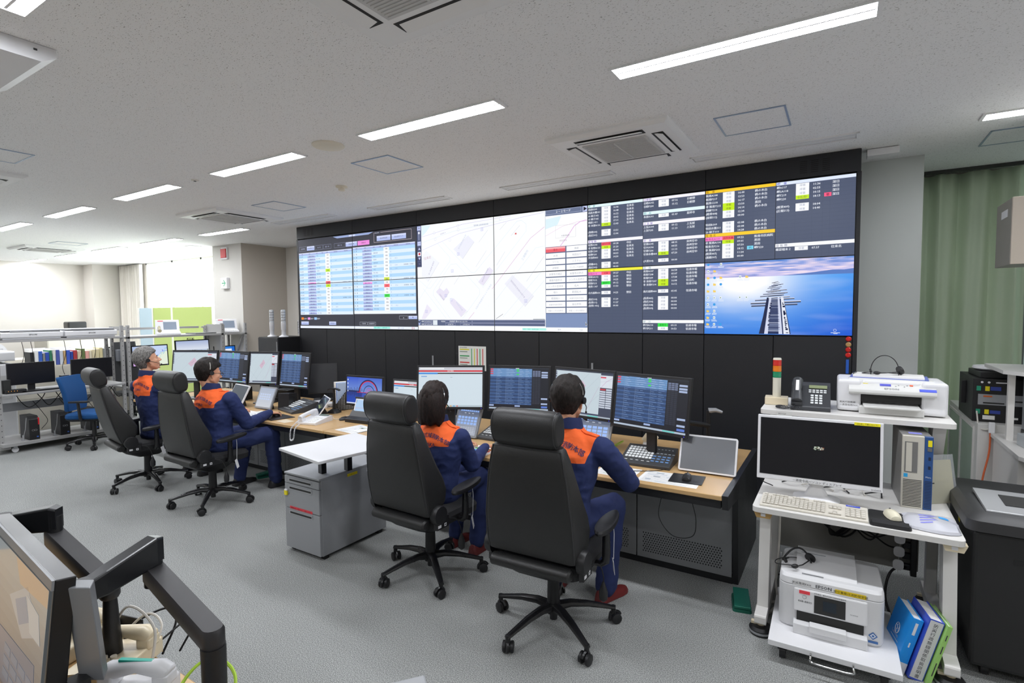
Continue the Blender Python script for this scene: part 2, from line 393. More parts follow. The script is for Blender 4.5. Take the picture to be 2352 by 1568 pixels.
b = MB(WHITE); b.prism([(-4.9, -.002), (-4.9, -.08), (-4.28, -.08), (-4.22, -.045), (-4.22, -.002)], 'x', 3.1, 3.8)
b.use(DKGREY).box((3.8, -4.31, -.035), (3.803, -4.295, -.025))
tag(b.build('ceiling_unit', bev=.01, loc=(0, 0, H)), 'white box unit on the ceiling at the upper left edge of the photo', 'ceiling unit')
# alarm and exit sign on the pillar
t = thing('fire_alarm_lamp', 'red fire alarm lamp box on the left pillar', 'alarm', (-2.93, .55, 2.87))
MB(WHITE).box((-.1, -.035, 0), (.1, 0, .23)).build('housing', t, bev=.006); MB(mat('red_lens', '#c4202c', .25)).box((-.085, -.055, .03), (.085, -.034, .2)).build('lens', t, bev=.006)
t = thing('exit_sign', 'white square sign with a green arrow on the left pillar', 'sign', (-2.93, .55, 2.31))
MB(WHITE).box((-.105, -.06, 0), (.105, 0, .21)).build('housing', t, bev=.006)
s = Screen(.19, .19, '#f6fbf8'); g = '#19b27c'
s.line([(.2, .5), (.8, .5)], .016, g); s.line([(.5, .2), (.82, .52)], .016, g, 3); s.line([(.5, .8), (.82, .48)], .016, g, 4); s.build(t, (0, -.0605, .01), name='sign_face')
# ---------------------------------------------------------------- video wall
PW, PH, ZB = 1.21, .6806, 1.590
SCRW = screen_mat('wall_screen_light', 1.0, .3, .3)
t = thing('video_wall_cabinet', 'tall black cabinet wall carrying the big bank of display screens', 'video wall cabinet', (3.63, 0, 0))
b = MB(WALLBLK); b.box((-3.66, .02, 0), (3.66, .5, H-.002)); b.build('carcass', t)
for i in range(6):
    x0 = -3.63+i*PW
    a0 = x0-(.03 if i == 0 else 0); a1 = x0+PW+(.03 if i == 5 else 0)
    b = MB(WALLBLK); b.box((a0+.002, -.012, ZB+2*PH+.012), (a1-.002, .02, H-.003)); o = b.build('fascia_panel', t, bev=.002)
    if i in (0, 5):
        b = MB(mat('vent_black', '#0e0e0f', .7)); cx = a0+.17 if i == 0 else x0+PW-.42
        for c in range(3):
            for r in range(7): b.box((cx+c*.085, -.0135, ZB+2*PH+.05+r*.016), (cx+c*.085+.055, -.0115, ZB+2*PH+.057+r*.016))
        b.build('vent', o)
    for h in (0, 1):
        b = MB(WALLBLK); b.box((x0+h*PW/2+.003, -.012, .06), (x0+(h+1)*PW/2-.003, .02, ZB-.01)); o = b.build('base_panel', t, bev=.002)
MB(mat('black_plinth', '#111112', .6)).box((-3.66, .0, 0), (3.66, .02, .06)).build('plinth', t)
for x in (-3.648, 3.648): MB(WALLBLK).box((x-.016, -.012, .06), (x+.016, .02, ZB+2*PH+.01)).build('side_trim', t)
for x in (-.98, 1.25): MB(GREYMET).box((x, -.018, 1.13), (x+.022, -.012, 1.26)).build('latch', t)

PANEL = {}
for r in (0, 1):
    for c in range(6): PANEL[c, r] = MB(SCRW)
IN = .0035
def clip(pts, lo, hi, ax):
    for sgn, lim in ((1, lo), (-1, hi)):
        out = []
        for i in range(len(pts)):
            p, q = pts[i], pts[(i+1) % len(pts)]; a, d = sgn*(p[ax]-lim), sgn*(q[ax]-lim)
            if a >= 0: out.append(p)
            if (a >= 0) != (d >= 0):
                k = a/(a-d); out.append((p[0]+(q[0]-p[0])*k, p[1]+(q[1]-p[1])*k))
        pts = out
        if len(pts) < 3: return []
    return pts
def wp(pts, c, z=1):
    us = [p[0] for p in pts]; vs = [p[1] for p in pts]; c = lin(c) if isinstance(c, str) else c
    for cc in range(max(0, int(min(us))), min(5, int(max(us)))+1):
        for rr in range(max(0, int(min(vs))), min(1, int(max(vs)))+1):
            q = clip(clip(pts, cc+IN, cc+1-IN, 0), rr+IN*1.7, rr+1-IN*1.7, 1)
            if len(q) >= 3:
                q = [(u*PW, -z*.00025, ZB+(2-v)*PH) for u, v in q]
                ar = sum(q[i][0]*q[(i+1) % len(q)][2]-q[(i+1) % len(q)][0]*q[i][2] for i in range(len(q)))
                if ar < 0: q = q[::-1]
                PANEL[cc, rr].add([(p[0]-(cc+.5)*PW, p[1], p[2]-(ZB+(1-rr)*PH)) for p in q], [tuple(range(len(q)))], False, c)
def wr(u0, v0, u1, v1, c, z=1): wp([(u0, v1), (u1, v1), (u1, v0), (u0, v0)], c, z)
def wl(pts, w, c, z=2):
    for (a, b_), (d, e) in zip(pts, pts[1:]):
        X, Y = (d-a)*PW, (e-b_)*PH; L = math.hypot(X, Y) or 1; nx, ny = -Y/L*w/2/PW, X/L*w/2/PH
        wp([(a+nx, b_+ny), (d+nx, e+ny), (d-nx, e-ny), (a-nx, b_-ny)], c, z)
def wt(u, v, s, h, c, al='l', ang=0, z=5, bold=0, sx=1):
    """text with its baseline at v; h is the letter size in panel heights"""
    cc, rr = min(5, int(u)), min(1, int(v-.01)); a = math.radians(ang)
    PANEL[cc, rr].text(s, ((u-cc-.5)*PW, -z*.00025, (rr+1-v)*PH), h*PH, (math.cos(a), 0, math.sin(a)), (-math.sin(a), 0, math.cos(a)), lin(c), al, bold, sx)
def frame(u0, v0, u1, v1, c, w=.003, z=2):
    wl([(u0, v0), (u1, v0), (u1, v1), (u0, v1), (u0, v0)], w, c, z)
def button(u0, v0, u1, v1, t_='', c='#b4c2f0', tc_='#303650', z=2, h=.034):
    wr(u0, v0, u1, v1, c, z); wr(u0, v0, u1, v0+(v1-v0)*.35, '#d4dcfb' if c == '#b4c2f0' else c, z+1)
    if t_: wt((u0+u1)/2, (v0+v1)/2+h*.36, t_, h, tc_, 'c', 0, z+3)
# -- dispatch list (two by two panels at the left)
DK = '#3b3c46'
wr(0, 0, 2.0, 2.0, DK, 0)
wp([(.66, .018), (1.345, .013), (1.27, .055), (.735, .06)], '#9fb0dc'); wr(.94, .02, 1.05, .05, '#d8e0fa', 2)
for a, b_, t_, c in ((.027, .164, '出動準備', 0), (.174, .317, '車両配備一覧', 1), (.334, .475, '署一覧', 0), (.483, .625, '病院一覧', 0), (.684, .872, '事案一覧', 0), (.885, 1.078, '救急車一覧', 1), (1.088, 1.281, '待機状況', 2)):
    v0, v1 = .165, .257
    if c == 1: button(a, v0, b_, v1, t_)
    elif c == 2: button(a, v0, b_, v1, t_, '#f08fe0', '#7a2a60')
    else: frame(a, v0, b_, v1, '#9aa0c0', .0025); wt((a+b_)/2, .225, t_, .034, '#a8aed0', 'c')
frame(1.355, .041, 1.926, .232, '#d8c9d0', .004); wr(1.37, .03, 1.46, .055, DK, 3); wt(1.375, .055, '絞込条件', .03, '#d8dcf0', z=5)
button(1.40, .108, 1.614, .21, '絞込条件変更'); button(1.631, .108, 1.847, .21, '絞込条件クリア')
rnd = random.Random(11)
units = ['救急A%d', '本部水槽%d', '消防車%d', '救助工作%d', '指広%d', '広報車%d']
for side, (u0, u1, hv, n) in enumerate(((.014, .985, .305, 20), (1.003, 1.975, .292, 19))):
    wr(u0, hv, u1, hv+.05, '#a9b8ea', 1); wr(u0, hv, u1, hv+.02, '#dfe6ff', 2)
    for x, t_ in ((.05, '署所'), (.19, '車両'), (.33, '位置'), (.43, '代替'), (.52, '状態'), (.66, '動態時刻'), (.84, '無線状態')): wt(u0+x, hv+.04, t_, .028, '#5a6288')
    pitch = .0665 if side == 0 else .0668; v = hv+.052
    for i in range(n+(side)):
        last = side and i == n
        wr(u0, v, u1, v+pitch, '#b4dcff' if i % 2 == 0 else '#e2f1ff', 1)
        if last: wr(u0, v, u1, v+pitch, '#f2f8ff', 2); break
        wt(u0+.012, v+.045, '泉 佐 野' if side == 0 else rnd.choice(['空　港', '熊　取', '泉　南']), .034, '#4c5a78')
        pk = (side == 0 and i == 9) or (side == 1 and i == 10)
        ub = u0+(.167 if side == 0 else .16)
        wr(ub, v+.008, ub+.15, v+.058, '#a9b4e4' if not pk else '#f49ae6', 2); wr(ub, v+.008, ub+.15, v+.022, '#ccd6f8' if not pk else '#ffc4f4', 3); wr(ub, v+.050, ub+.15, v+.058, '#7780b4', 3)
        wt(ub+.075, v+.044, rnd.choice(units) % rnd.randint(100, 420), .03, '#39406a', 'c')
        wt(u0+.335, v+.045, rnd.choice(['往来北', '桃の木台', '消防本部', '中庄']), .032, '#4a6a92')
        us = u0+.50
        st = {(0, 5): ('#c8f21a', '待機'), (0, 9): ('#ff6a70', '出動'), (0, 10): ('#c8f21a', '待機'), (1, 9): ('#dcf23c', '整備'), (1, 11): ('#ff6a70', '収容'), (1, 14): ('#42e84a', '業務可')}.get((side, i))
        wr(us, v+.001, us+.083, v+pitch-.001, st[0] if st else '#fbfdff', 3); wt(us+.042, v+.046, st[1] if st else '待機', .034, '#4a4c55', 'c', 0, 6)
        wt(us+.10, v+.045, '可', .03, '#7088b8')
        if rnd.random() < .35: wt(us+.17, v+.045, '%02d:%02d' % (rnd.randint(5, 23), rnd.randint(0, 59)), .032, '#6f8cb0')
        if i in (5, 9, 11, 14): wt(us+.30, v+.045, '消防署情報　司法鑑定', .026, '#5a6478')
        v += pitch
for i, (c, t_) in enumerate((('#f28a2a', '出動中'), ('#f0a0ea', '活動中'), ('#9fccff', '無線中'))): wr(.026+i*.125, 1.748, .075+i*.125, 1.80, c, 2); wt(.08+i*.125, 1.79, t_, .034, '#e6e8f0')
for a, b_, c, t_ in ((.021, .167, 1, 'メニュー'), (.554, .679, 1, '動態設定'), (1.093, 1.217, 0, '一覧印刷'), (1.228, 1.354, 0, '全画面表示')):
    if c: button(a, 1.84, b_, 1.913, t_)
    else: frame(a, 1.85, b_, 1.912, '#c0c4d4', .003); wt((a+b_)/2, 1.892, t_, .034, '#c8ccdc', 'c')
frame(1.726, 1.724, 1.851, 1.787, '#c0c4d4'); wt(1.788, 1.77, '▲', .03, '#c8ccdc', 'c'); button(1.862, 1.724, 1.987, 1.787, '▼')
wr(.003, 1.937, 1.998, 1.99, '#edf4ff', 2)
wr(1.32, 1.94, 1.58, 1.984, '#9ff0e4', 3); wt(1.33, 1.975, 'SV1　SV2', .035, '#3cae9c'); wt(1.46, 1.975, 'AVM DE', .035, '#3cae9c'); wt(1.70, 1.975, '指令　09:28', .03, '#a0a8b8')
wt(1.905, 1.986, 'D3', .06, '#c8323c', bold=.01)
# -- map (three panels wide area)
wr(2.0, 0, 4.0, 2.0, '#fbfdff', 0)
wp([(2.07, .22), (2.07, .01), (2.2, .02), (2.14, .13)], '#e4f6ff')
for pts, c in (([(2.498, .502), (2.688, .279), (2.764, .406), (2.616, .694)], '#eff0fb'), ([(2.807, 1.125), (2.944, .868), (2.992, .934), (2.866, 1.192)], '#ebe6f6'), ([(2.257, 1.274), (2.307, 1.2), (2.36, 1.262), (2.402, 1.206), (2.436, 1.283), (2.358, 1.444)], '#ebe6f6'),
    ([(2.44, 1.48), (2.488, 1.4), (2.658, 1.632), (2.583, 1.746)], '#ebe6f6'), ([(3.12, 1.175), (3.213, 1.03), (3.448, 1.397), (3.35, 1.575)], '#f0f0fa'), ([(2.063, .976), (2.068, .602), (2.131, .483), (2.306, .727), (2.149, 1.074)], '#f4f6fd'),
    ([(2.05, 1.78), (2.13, 1.5), (2.2, 1.62), (2.1, 1.79)], '#efeaf8')): wp(pts, c, 1)
PK = '#dfb0d4'; GR = '#dde8ee'; GY = '#c8c9d2'; PL = '#cfc8ea'
for p in ([(3.566, .267), (3.418, .429), (3.121, .984), (3.0, 1.208)], [(3.0, 1.208), (2.974, 1.258)], [(2.753, 1.666), (2.679, 1.794)]): wl(p, .005, PK, 3)
for p in ([(2.073, .223), (2.621, .069), (3.198, .02)], [(2.069, .476), (2.316, .357), (2.574, .231), (3.298, .075)], [(3.3, .07), (3.56, .03)]): wl(p, .004, PL, 3)
for p in ([(2.352, .345), (2.726, .952), (2.77, .948), (3.268, .123), (3.322, .122), (3.371, .192), (3.37, .303), (2.866, 1.224), (2.786, 1.061)], [(2.286, .369), (2.45, .644), (2.448, .724), (2.184, 1.203), (2.147, 1.2), (2.003, 1.005)], [(2.46, .776), (2.535, .774), (2.822, 1.253), (2.821, 1.349), (2.606, 1.778)],
    [(2.46, .776), (2.221, 1.255), (2.22, 1.339), (2.455, 1.794)], [(2.07, .33), (2.5, .18), (3.2, .06)], [(3.02, 1.45), (3.47, .6), (3.565, .58)], [(2.08, 1.2), (2.4, 1.79)], [(3.1, 1.75), (3.56, .95)], [(3.2, 1.78), (3.56, 1.15)]): wl(p, .003, GR, 2)
for p in ([(2.616, .694), (2.764, .406)], [(2.149, 1.074), (2.306, .727)], [(2.866, 1.192), (2.992, .95)], [(2.358, 1.444), (2.436, 1.283)], [(2.583, 1.746), (2.67, 1.64)], [(3.35, 1.575), (3.448, 1.397)], [(2.78, .85), (2.91, .58)], [(2.82, .42), (2.93, .22)], [(3.03, .85), (3.13, .62)], [(3.2, .36), (3.3, .2)], [(3.07, .24), (3.15, .12)], [(2.3, 1.2), (2.39, 1.0)], [(2.5, 1.15), (2.58, .98)], [(3.37, 1.15), (3.56, .75)]): wl(p, .0028, GY, 3)
for p in ([(2.2, 1.05), (2.0, 1.45)], [(2.07, .9), (2.07, .91)]): wl(p, .0025, GR, 2)
for u, v, t_, h, a in ((2.57, .52, '泉州連絡消防本部', .038, 55), (2.86, 1.13, '航空保安大学校南館', .03, 60), (2.30, 1.32, '訓練塔 倉庫', .03, -48), (2.52, 1.48, '泉佐野消防署', .036, -48), (3.19, 1.13, '関西国際空港消防本部庁舎', .034, -48), (2.17, .95, '第２倉庫棟 事務所', .034, 62), (2.78, 1.62, '大阪府泉佐野市りんくう往来北', .04, 52), (2.33, .22, '駐車場 18', .03, 12), (3.33, .8, '工場敷地', .05, 55)):
    wt(u, v, t_, h, '#cdd4e6' if h > .035 else '#b6b2cc', ang=a)
wt(2.76, .13, '警察署 自動車練習場', .034, '#9aa4c4'); wt(2.10, .66, '往来北', .06, '#cfa8b4', ang=8)
for u, v in ((2.56, .6), (2.48, .9), (2.39, 1.35), (2.46, 1.43), (3.36, 1.48), (2.86, .2), (2.12, 1.64)): frame(u-.014, v-.025, u+.014, v+.025, '#a9a9e6', .003, 4); wt(u, v+.015, '文', .035, '#a9a9e6', 'c')
for u, v in ((2.245, .17), (2.26, .29), (2.56, .09), (2.565, .16), (2.455, .33), (3.08, .05)):
    wl([(u+.015*math.cos(k*PI/5), v+.026*math.sin(k*PI/5)) for k in range(11)], .002, '#c8c4dc', 4)
wr(3.245, .32, 3.262, .345, '#d84040', 4); wl([(3.02, 1.78), (3.1, 1.7)], .004, '#5a5a66', 4); wl([(3.44, 1.79), (3.565, 1.79)], .006, '#50606a', 4)
wr(2.003, .006, 2.066, .79, '#4d5678', 3)
for v, t_, c in ((.012, '＋', '#c4cdf4'), (.30, '－', '#c4cdf4'), (.40, '▲', '#3a4060'), (.50, '●', '#eef0fa'), (.59, '▼', '#3a4060'), (.69, '∷', '#3a4060')):
    wr(2.010, v+.004, 2.058, v+.082, c, 4); wt(2.034, v+.062, t_, .06, '#c8283c' if t_ == '●' else ('#222840' if c != '#3a4060' else '#c8d0f4'), 'c', 0, 6, .02)
wl([(2.034, .11), (2.034, .28)], .006, '#d0d8f8', 5); wr(2.022, .12, 2.046, .16, '#e8ecfc', 6)
wr(2.003, 1.80, 3.57, 1.91, '#5a6484', 3); wr(2.005, 1.81, 2.03, 1.90, '#b4c2f0', 4); wt(2.017, 1.87, '▼', .06, '#1c2030', 'c', z=7)
for u0, u1, v0, t_ in ((2.09, 2.20, 1.808, '34°24′33.22″'), (2.09, 2.20, 1.862, '135°18′20.38″'), (2.38, 2.72, 1.808, '表紙番号 第000 H-5 S22 Y70'), (2.38, 2.51, 1.862, '-63987.74'), (2.575, 2.72, 1.862, '-179935.94')):
    frame(u0, v0, u1, v0+.046, '#b8bcdc', .0022, 4); wt((u0+u1)/2, v0+.036, t_, .034, '#f4f6fc', 'c')
wr(2.21, 1.808, 2.27, 1.90, '#e4ecf4', 4); wt(2.05, 1.842, '緯度', .032, '#f4f6fc'); wt(2.05, 1.896, '経度', .032, '#f4f6fc'); wt(2.32, 1.842, '地図幅', .032, '#f4f6fc')
for v0 in (1.808, 1.862): frame(2.73, v0, 3.565, v0+.046, '#b8bcdc', .0025, 4)
wr(2.003, 1.925, 3.996, 1.99, '#fbfdff', 3); wr(3.32, 1.94, 3.58, 1.978, '#b4f4ea', 4); wt(3.33, 1.972, 'SV1　SV2　AVM DE', .034, '#5cc4b4', z=6); wt(3.70, 1.972, '指令', .03, '#9aa0b0', z=6); wt(3.92, 1.972, '9:28', .03, '#b0b4c0', z=6)
wr(3.575, 0, 3.997, 1.925, '#5f6c8c', 3); wr(3.575, 1.7, 3.997, 1.925, '#8194bc', 4)
wr(3.579, .012, 3.937, .078, '#6a7694', 4); frame(3.579, .012, 3.937, .078, '#c0c8e4', .003, 5); wt(3.757, .062, '２－２モード', .046, '#f2f4fa', 'c', z=7, bold=.01)
wr(3.952, .006, 3.994, .092, '#c8d0f4', 4); wt(3.974, .075, '▶', .075, '#15182a', 'c', z=7)
wr(3.577, .10, 3.995, .605, '#fdfdff', 4); wp([(3.577, .15), (3.74, .12), (3.70, .26), (3.577, .31)], '#dff4fb', 5)
wl([(3.577, .42), (3.75, .29), (3.9, .24), (3.995, .24)], .003, '#e4c0dc', 6); wl([(3.73, .60), (3.80, .46), (3.87, .30), (3.93, .24), (3.99, .225)], .006, '#dc9cdc', 6)
frame(3.68, .27, 3.885, .47, '#c4c4c4', .002, 6); wt(3.78, .45, '大阪府佐野', .03, '#888c98', 'c', z=7); wt(3.72, .53, '泉佐野市', .034, '#b8a8b8', z=7)
mb = ['基本', '検索', '計測', '地図出力', 'ツール', 'システム', '逆検索', 'ワンタッチ逆検索', '災害地点補正', '災害地点表示', '事案内容表示', 'シンボル全表示', 'シンボル全消去', '拡大', '縮小', '範囲拡大', '範囲縮小', '災害方向矢印消去', '災害方向矢印表示', '届出参照', '保留シンボル全表示', '保留シンボル非表示']
for i, t_ in enumerate(mb):
    r, c = divmod(i, 2); v0 = .612+r*.0992; u0 = (3.579, 3.791)[c]
    wr(u0, v0, u0+.2, v0+.082, '#ffffff' if i else '#f0606c', 4); wr(u0, v0+.0, u0+.2, v0+.03, '#ffffff' if i else '#ffb0b4', 5)
    wt(u0+.1, v0+.058, t_, .04 if len(t_) < 8 else .031, '#a9b0c0' if i else '#b03048', 'c', z=7)
wp([(3.978, 1.83), (3.978, 1.90), (3.986, 1.885), (3.996, 1.885)], '#f8f8f8', 6); wp([(3.98, 1.84), (3.98, 1.895), (3.9855, 1.88), (3.992, 1.88)], '#202020', 7)
# -- vehicle status boards
SL = '#4f5870'; WH = '#eef2fa'
def cname(c): return {'y': '#c9f01c', 'r': '#ff5f72', 'g': '#38e84c', 'w': '#fbfcff'}[c]
def board(u0, rows):
    for r in range(1, 40):
        if not .98 < r*.05 < 1.02: wl([(u0+.004, r*.05), (u0+.497, r*.05)], .0012, '#444c62', 1)
    for x in (.128, .235, .30, .345): wl([(u0+x, .05), (u0+x, 1.99)], .0012, '#454d63', 1)
    for row in rows:
        r = row[0]; v = r*.05; b_ = v+.040
        if row[1] == 'H':
            wr(u0, v+.002, u0+.5, v+.046, row[2], 3); wt(u0+.006, b_, row[3], .038, row[4], z=6, bold=.01)
        else:
            nm, st, sc, tm, pl = row[1:6]
            if len(row) > 6 and row[6] == 'P': wr(u0, v, u0+.13, v+.05, '#ff8ad2', 3)
            wt(u0+.004, b_, nm, .037, '#c03a86' if len(row) > 6 and row[6] == 'P' else WH, z=6, bold=.018)
            wr(u0+.13, v, u0+.214, v+.05, cname(sc), 4); wt(u0+.172, b_-.003, st, .034, {'w': '#a6adbf', 'y': '#6f7c1c', 'r': '#7c1420', 'g': '#146a1e'}[sc], 'c', z=7)
            wt(u0+.237, b_, tm, .038, WH, z=6, bold=.018)
            if pl: wt(u0+.357, b_, pl, .038, WH, z=6, bold=.018)
            if len(row) > 7: wr(u0+.308, v+.001, u0+.352, v+.048, row[7][0], 4); wt(u0+.33, b_, row[7][1], .036, '#5a2030' if row[7][1] == '整' else '#1c5a70', 'c', z=7, bold=.01)
for c in (4, 5): wr(c, 0, c+1, 2.0, SL, 0)
K = '帰署'; M_ = '桃の木台'; O_ = '往来北'; S_ = '信達市場'
board(4.0, [(0, 'H', '#e6fbff', '本　部', '#3a9aa0'), (1, '高度R300', K, 'w', '16:46', O_), (2, '高度水槽301', K, 'w', '16:48', O_), (3, '30 梯子302', K, 'w', '16:22', O_), (4, '15 梯子305', K, 'w', '18:42', O_), (5, '救助2 411', K, 'w', '17:11', O_), (6, '非 本部A116', K, 'y', '13:43', O_),
  (8, '(事務500)', K, 'w', '13:51', ''), (9, '(指広501)', K, 'w', '13:46', ''), (11, 'H', '#f8f6ff', '泉 佐 野', '#7a5ab8'), (12, '佐野A100', '病院到着', 'r', '09:28', '中庄'), (13, '非 佐野A113', K, 'y', '21:20', O_), (14, '佐野C200', K, 'w', '05:04', O_), (15, '佐野P201', K, 'w', '04:03', O_), (16, '多目的403', K, 'w', '14:30', O_),
  (18, '(資機401)', K, 'w', '00:00', ''), (19, '(指広502)', K, 'w', '00:00', ''), (20, 'H', '#f6f23c', '熊　取', '#8a7a10'), (21, '熊取A111', '収容', 'r', '09:27', '中庄', 'P'), (22, '熊取2A112', K, 'w', '23:39', '野田'), (23, '熊取T212', K, 'w', '14:25', '野田'), (24, '熊取P213', '業務可', 'g', '09:12', '野田'), (25, '救資1 307', K, 'w', '11:53', '野田'),
  (27, '北方面隊410', K, 'w', '14:25', '野田'), (29, '(指広310)', K, 'w', '11:29', ''), (30, '(指資511)', K, 'w', '11:27', ''), (31, '(査察3 406)', K, 'w', '00:00', '')])
board(4.5, [(0, 'H', '#f8f6ff', '日根野', '#7a5ab8'), (1, '日根A102', K, 'w', '07:16', '日根野'), (2, '日根P204', K, 'w', '15:12', '日根野'), (4, 'H', '#e6fbff', '田　尻', '#3a9aa0'), (5, '本部A101', K, 'w', '05:47', '嘉祥寺'), (7, 'H', '#f8f6ff', '上 瓦 屋', '#7a5ab8'), (8, '上瓦A104', K, 'w', '09:12', '上瓦屋'), (9, '上瓦P205', K, 'w', '11:13', '上瓦屋'),
  (12, 'H', '#f8f6ff', '空　港', '#7a5ab8'), (13, '空港A105', K, 'w', '08:15', '泉州空中'), (14, '空大A106', K, 'w', '04:55', '泉州空中'), (15, '空港T206', K, 'w', '11:13', '泉州空中'), (16, '空港水槽404', '整備', 'y', '07:20', '泉州空中'), (18, '(大型504)', K, 'w', '00:00', ''),
  (20, 'H', '#fafcff', '泉　南', '#7aa0a8'), (21, '泉南A107', K, 'w', '06:58', S_), (22, '泉南T208', K, 'w', '05:07', S_), (23, '泉南P209', K, 'w', '17:38', S_), (24, '非 泉南T207', K, 'y', '16:08', '住吉町'), (25, '非 泉南P214', K, 'y', '16:12', S_), (27, '南方面隊400', K, 'w', '05:05', S_),
  (29, '(指資405)', K, 'w', '00:00', ''), (30, '(指広506)', K, 'w', '00:00', ''), (31, '(指広508)', K, 'w', '00:00', ''), (32, '(指資509)', K, 'w', '00:00', ''), (36, 'H', '#fafcff', '砂　川', '#7aa0a8'), (37, '砂川A110', '業務可', 'g', '09:19', S_), (38, '砂川P211', K, 'w', '10:53', S_)])
board(5.0, [(0, 'H', '#ffcf2e', '阪　南', '#8a5a10'), (1, '阪南A108', K, 'w', '16:40', M_), (2, '阪南P217', K, 'w', '13:53', M_), (3, '阪南C218', K, 'w', '16:17', M_), (4, '非 阪南T215', K, 'y', '13:50', '黒田'), (5, '訓練T210', K, 'y', '14:14', M_), (6, '(軽資408)', K, 'w', '12:34', ''), (7, '(査察512)', K, 'w', '00:00', ''),
  (9, '特別R309', K, 'w', '05:08', M_), (10, '特別水難311', K, 'w', '05:08', M_), (11, '20 梯子310', K, 'w', '14:28', M_), (12, 'H', '#ffcf2e', '阪 南 北', '#8a5a10'), (13, '阪南北A115', '病院到着', 'r', '09:22', '阪南市民病院', 'P'), (14, '非 阪南A114', K, 'y', '09:01', '黒田'), (15, '阪南北P216', K, 'w', '07:50', '黒田'),
  (16, '非 阪南P203', K, 'w', '18:12', '岬P220', '', ('#7cd8f4', '代')), (17, '(軽資407)', K, 'w', '11:24', ''), (18, '(連絡507)', K, 'w', '00:00', '')])
board(5.5, [(0, 'H', '#e2ecff', '岬　署', '#4a4ab8'), (1, '岬A117', K, 'w', '11:36', '深日'), (2, '岬2A118', K, 'w', '02:55', '深日'), (3, '岬T219', K, 'w', '10:15', '深日'), (4, '岬P220', '非阪南P', 'y', '18:13', '深日', '', ('#ff5a84', '整')), (6, '(軽資409)', K, 'w', '18:04', ''), (7, '(広報513)', K, 'w', '14:40', ''),
  (16, 'H', '#fafcff', '泉 佐 野', '#8a8aa0'), (17, '確認端末２', K, 'w', '07:37', O_)])
for c in (4, 5): wl([(c+.5, 0), (c+.5, 2 if c == 4 else 1)], .005, '#262a36', 5)
# -- desktop picture with a plank pier over blue water (lower right panel)
PANEL[5, 1].v.clear(); PANEL[5, 1].f.clear(); PANEL[5, 1].mi.clear(); PANEL[5, 1].sm.clear(); PANEL[5, 1].co.clear()
def sea(u, v):
    if v < .215:
        n = noise.noise(Vector((u*5, v*38, 1)))*.6+noise.noise(Vector((u*14, v*90, 4)))*.4
        base = mixc(lin('#3b86d8'), lin('#c9c4f0'), v/.2+.15); c = mixc(base, lin('#fbe6f0'), max(0, n*1.9+.22*math.sin(PI*v/.2)))
        return mixc(c, lin('#2a70c8'), max(0, -n*1.6-.1))
    g = math.exp(-((u-.28)/.33)**2-((v-.24)/.33)**2)*1.25
    base = mixc(lin('#58b4ff'), lin('#1450d0'), (v-.2)*.8+max(0, u-.45)*.6)
    n = noise.noise(Vector((u*4, v*14, 7)))*.12
    return mixc(base, (1, 1, 1), min(1, g+max(0, n)))
nx, ny = 84, 64
for i in range(nx):
    for j in range(ny):
        u0, u1, v0, v1 = i/nx, (i+1)/nx, j/ny, (j+1)/ny
        wr(5+u0, 1+v0, 5+u1, 1+v1, sea((u0+u1)/2, (v0+v1)/2), 0)
wp([(5.55, 1.218), (5.72, 1.195), (5.87, 1.165), (5.94, 1.17), (5.997, 1.16), (5.997, 1.222)], '#5a7cc0', 1); wp([(5.1, 1.215), (5.3, 1.195), (5.45, 1.213)], '#a0a4d8', 1)
rnd = random.Random(5)
def plank(u0, v0, u1, v1, w0, w1):
    wp([(u0, v0-w0), (u1, v1-w1), (u1, v1+w1), (u0, v0+w0)], rnd.choice(['#c8d0e8', '#9aa6c8', '#e4e8f4']), 3); wp([(u0, v0+w0*.2), (u1, v1+w1*.2), (u1, v1+w1*1.2), (u0, v0+w0*1.2)], '#141a34', 4)
for v, a, b_, w in ((1.30, .022, .022, .006), (1.318, .012, .03, .005), (1.335, .025, .055, .006), (1.352, .04, .02, .005), (1.37, .05, .045, .006), (1.392, .03, .035, .005), (1.41, .06, .08, .007), (1.425, .05, .04, .006), (1.447, .08, .085, .008), (1.475, .10, .06, .009), (1.50, .05, .10, .008), (1.525, .135, .13, .010), (1.565, .165, .172, .013), (1.60, .16, .15, .012)):
    plank(5.505-a, v+.008, 5.505+b_, v-.010, w*.95, w*.95); plank(5.505-a*rnd.uniform(.3, .8), v+.010, 5.505+b_*rnd.uniform(.3, .8), v-.001, w*.5, w*.5)
wp([(5.455, 1.52), (5.565, 1.52), (5.615, 1.985), (5.40, 1.985)], '#27345c', 5)
for a, c_, d, e, cc in ((5.452, 5.463, 5.405, 5.435, '#20284a'), (5.468, 5.482, 5.437, 5.462, '#d4daf0'), (5.525, 5.536, 5.535, 5.56, '#d4daf0'), (5.545, 5.562, 5.568, 5.608, '#e8ecf8')): wp([(a, 1.5), (c_, 1.5), (e, 1.985), (d, 1.985)], cc, 6)
for k in range(22):
    v = 1.53+.43*(k/22)**1.1; h = .004+.006*k/22; x = .022+.022*(v-1.5)/.48; wr(5.503-x, v, 5.503+x, v+h, rnd.choice(['#9aa6c8', '#5a6488', '#c8d0e8']), 7)
for k in range(46):
    v = rnd.uniform(1.55, 1.97); t_ = (v-1.5)/.48; sd = rnd.choice((0, 1)); x = 5.55+.035*t_ if sd else 5.475-.02*t_; wr(x, v, x+.006+.01*rnd.random(), v+.006+.012*rnd.random(), '#1a2244', 8)
rnd = random.Random(9)
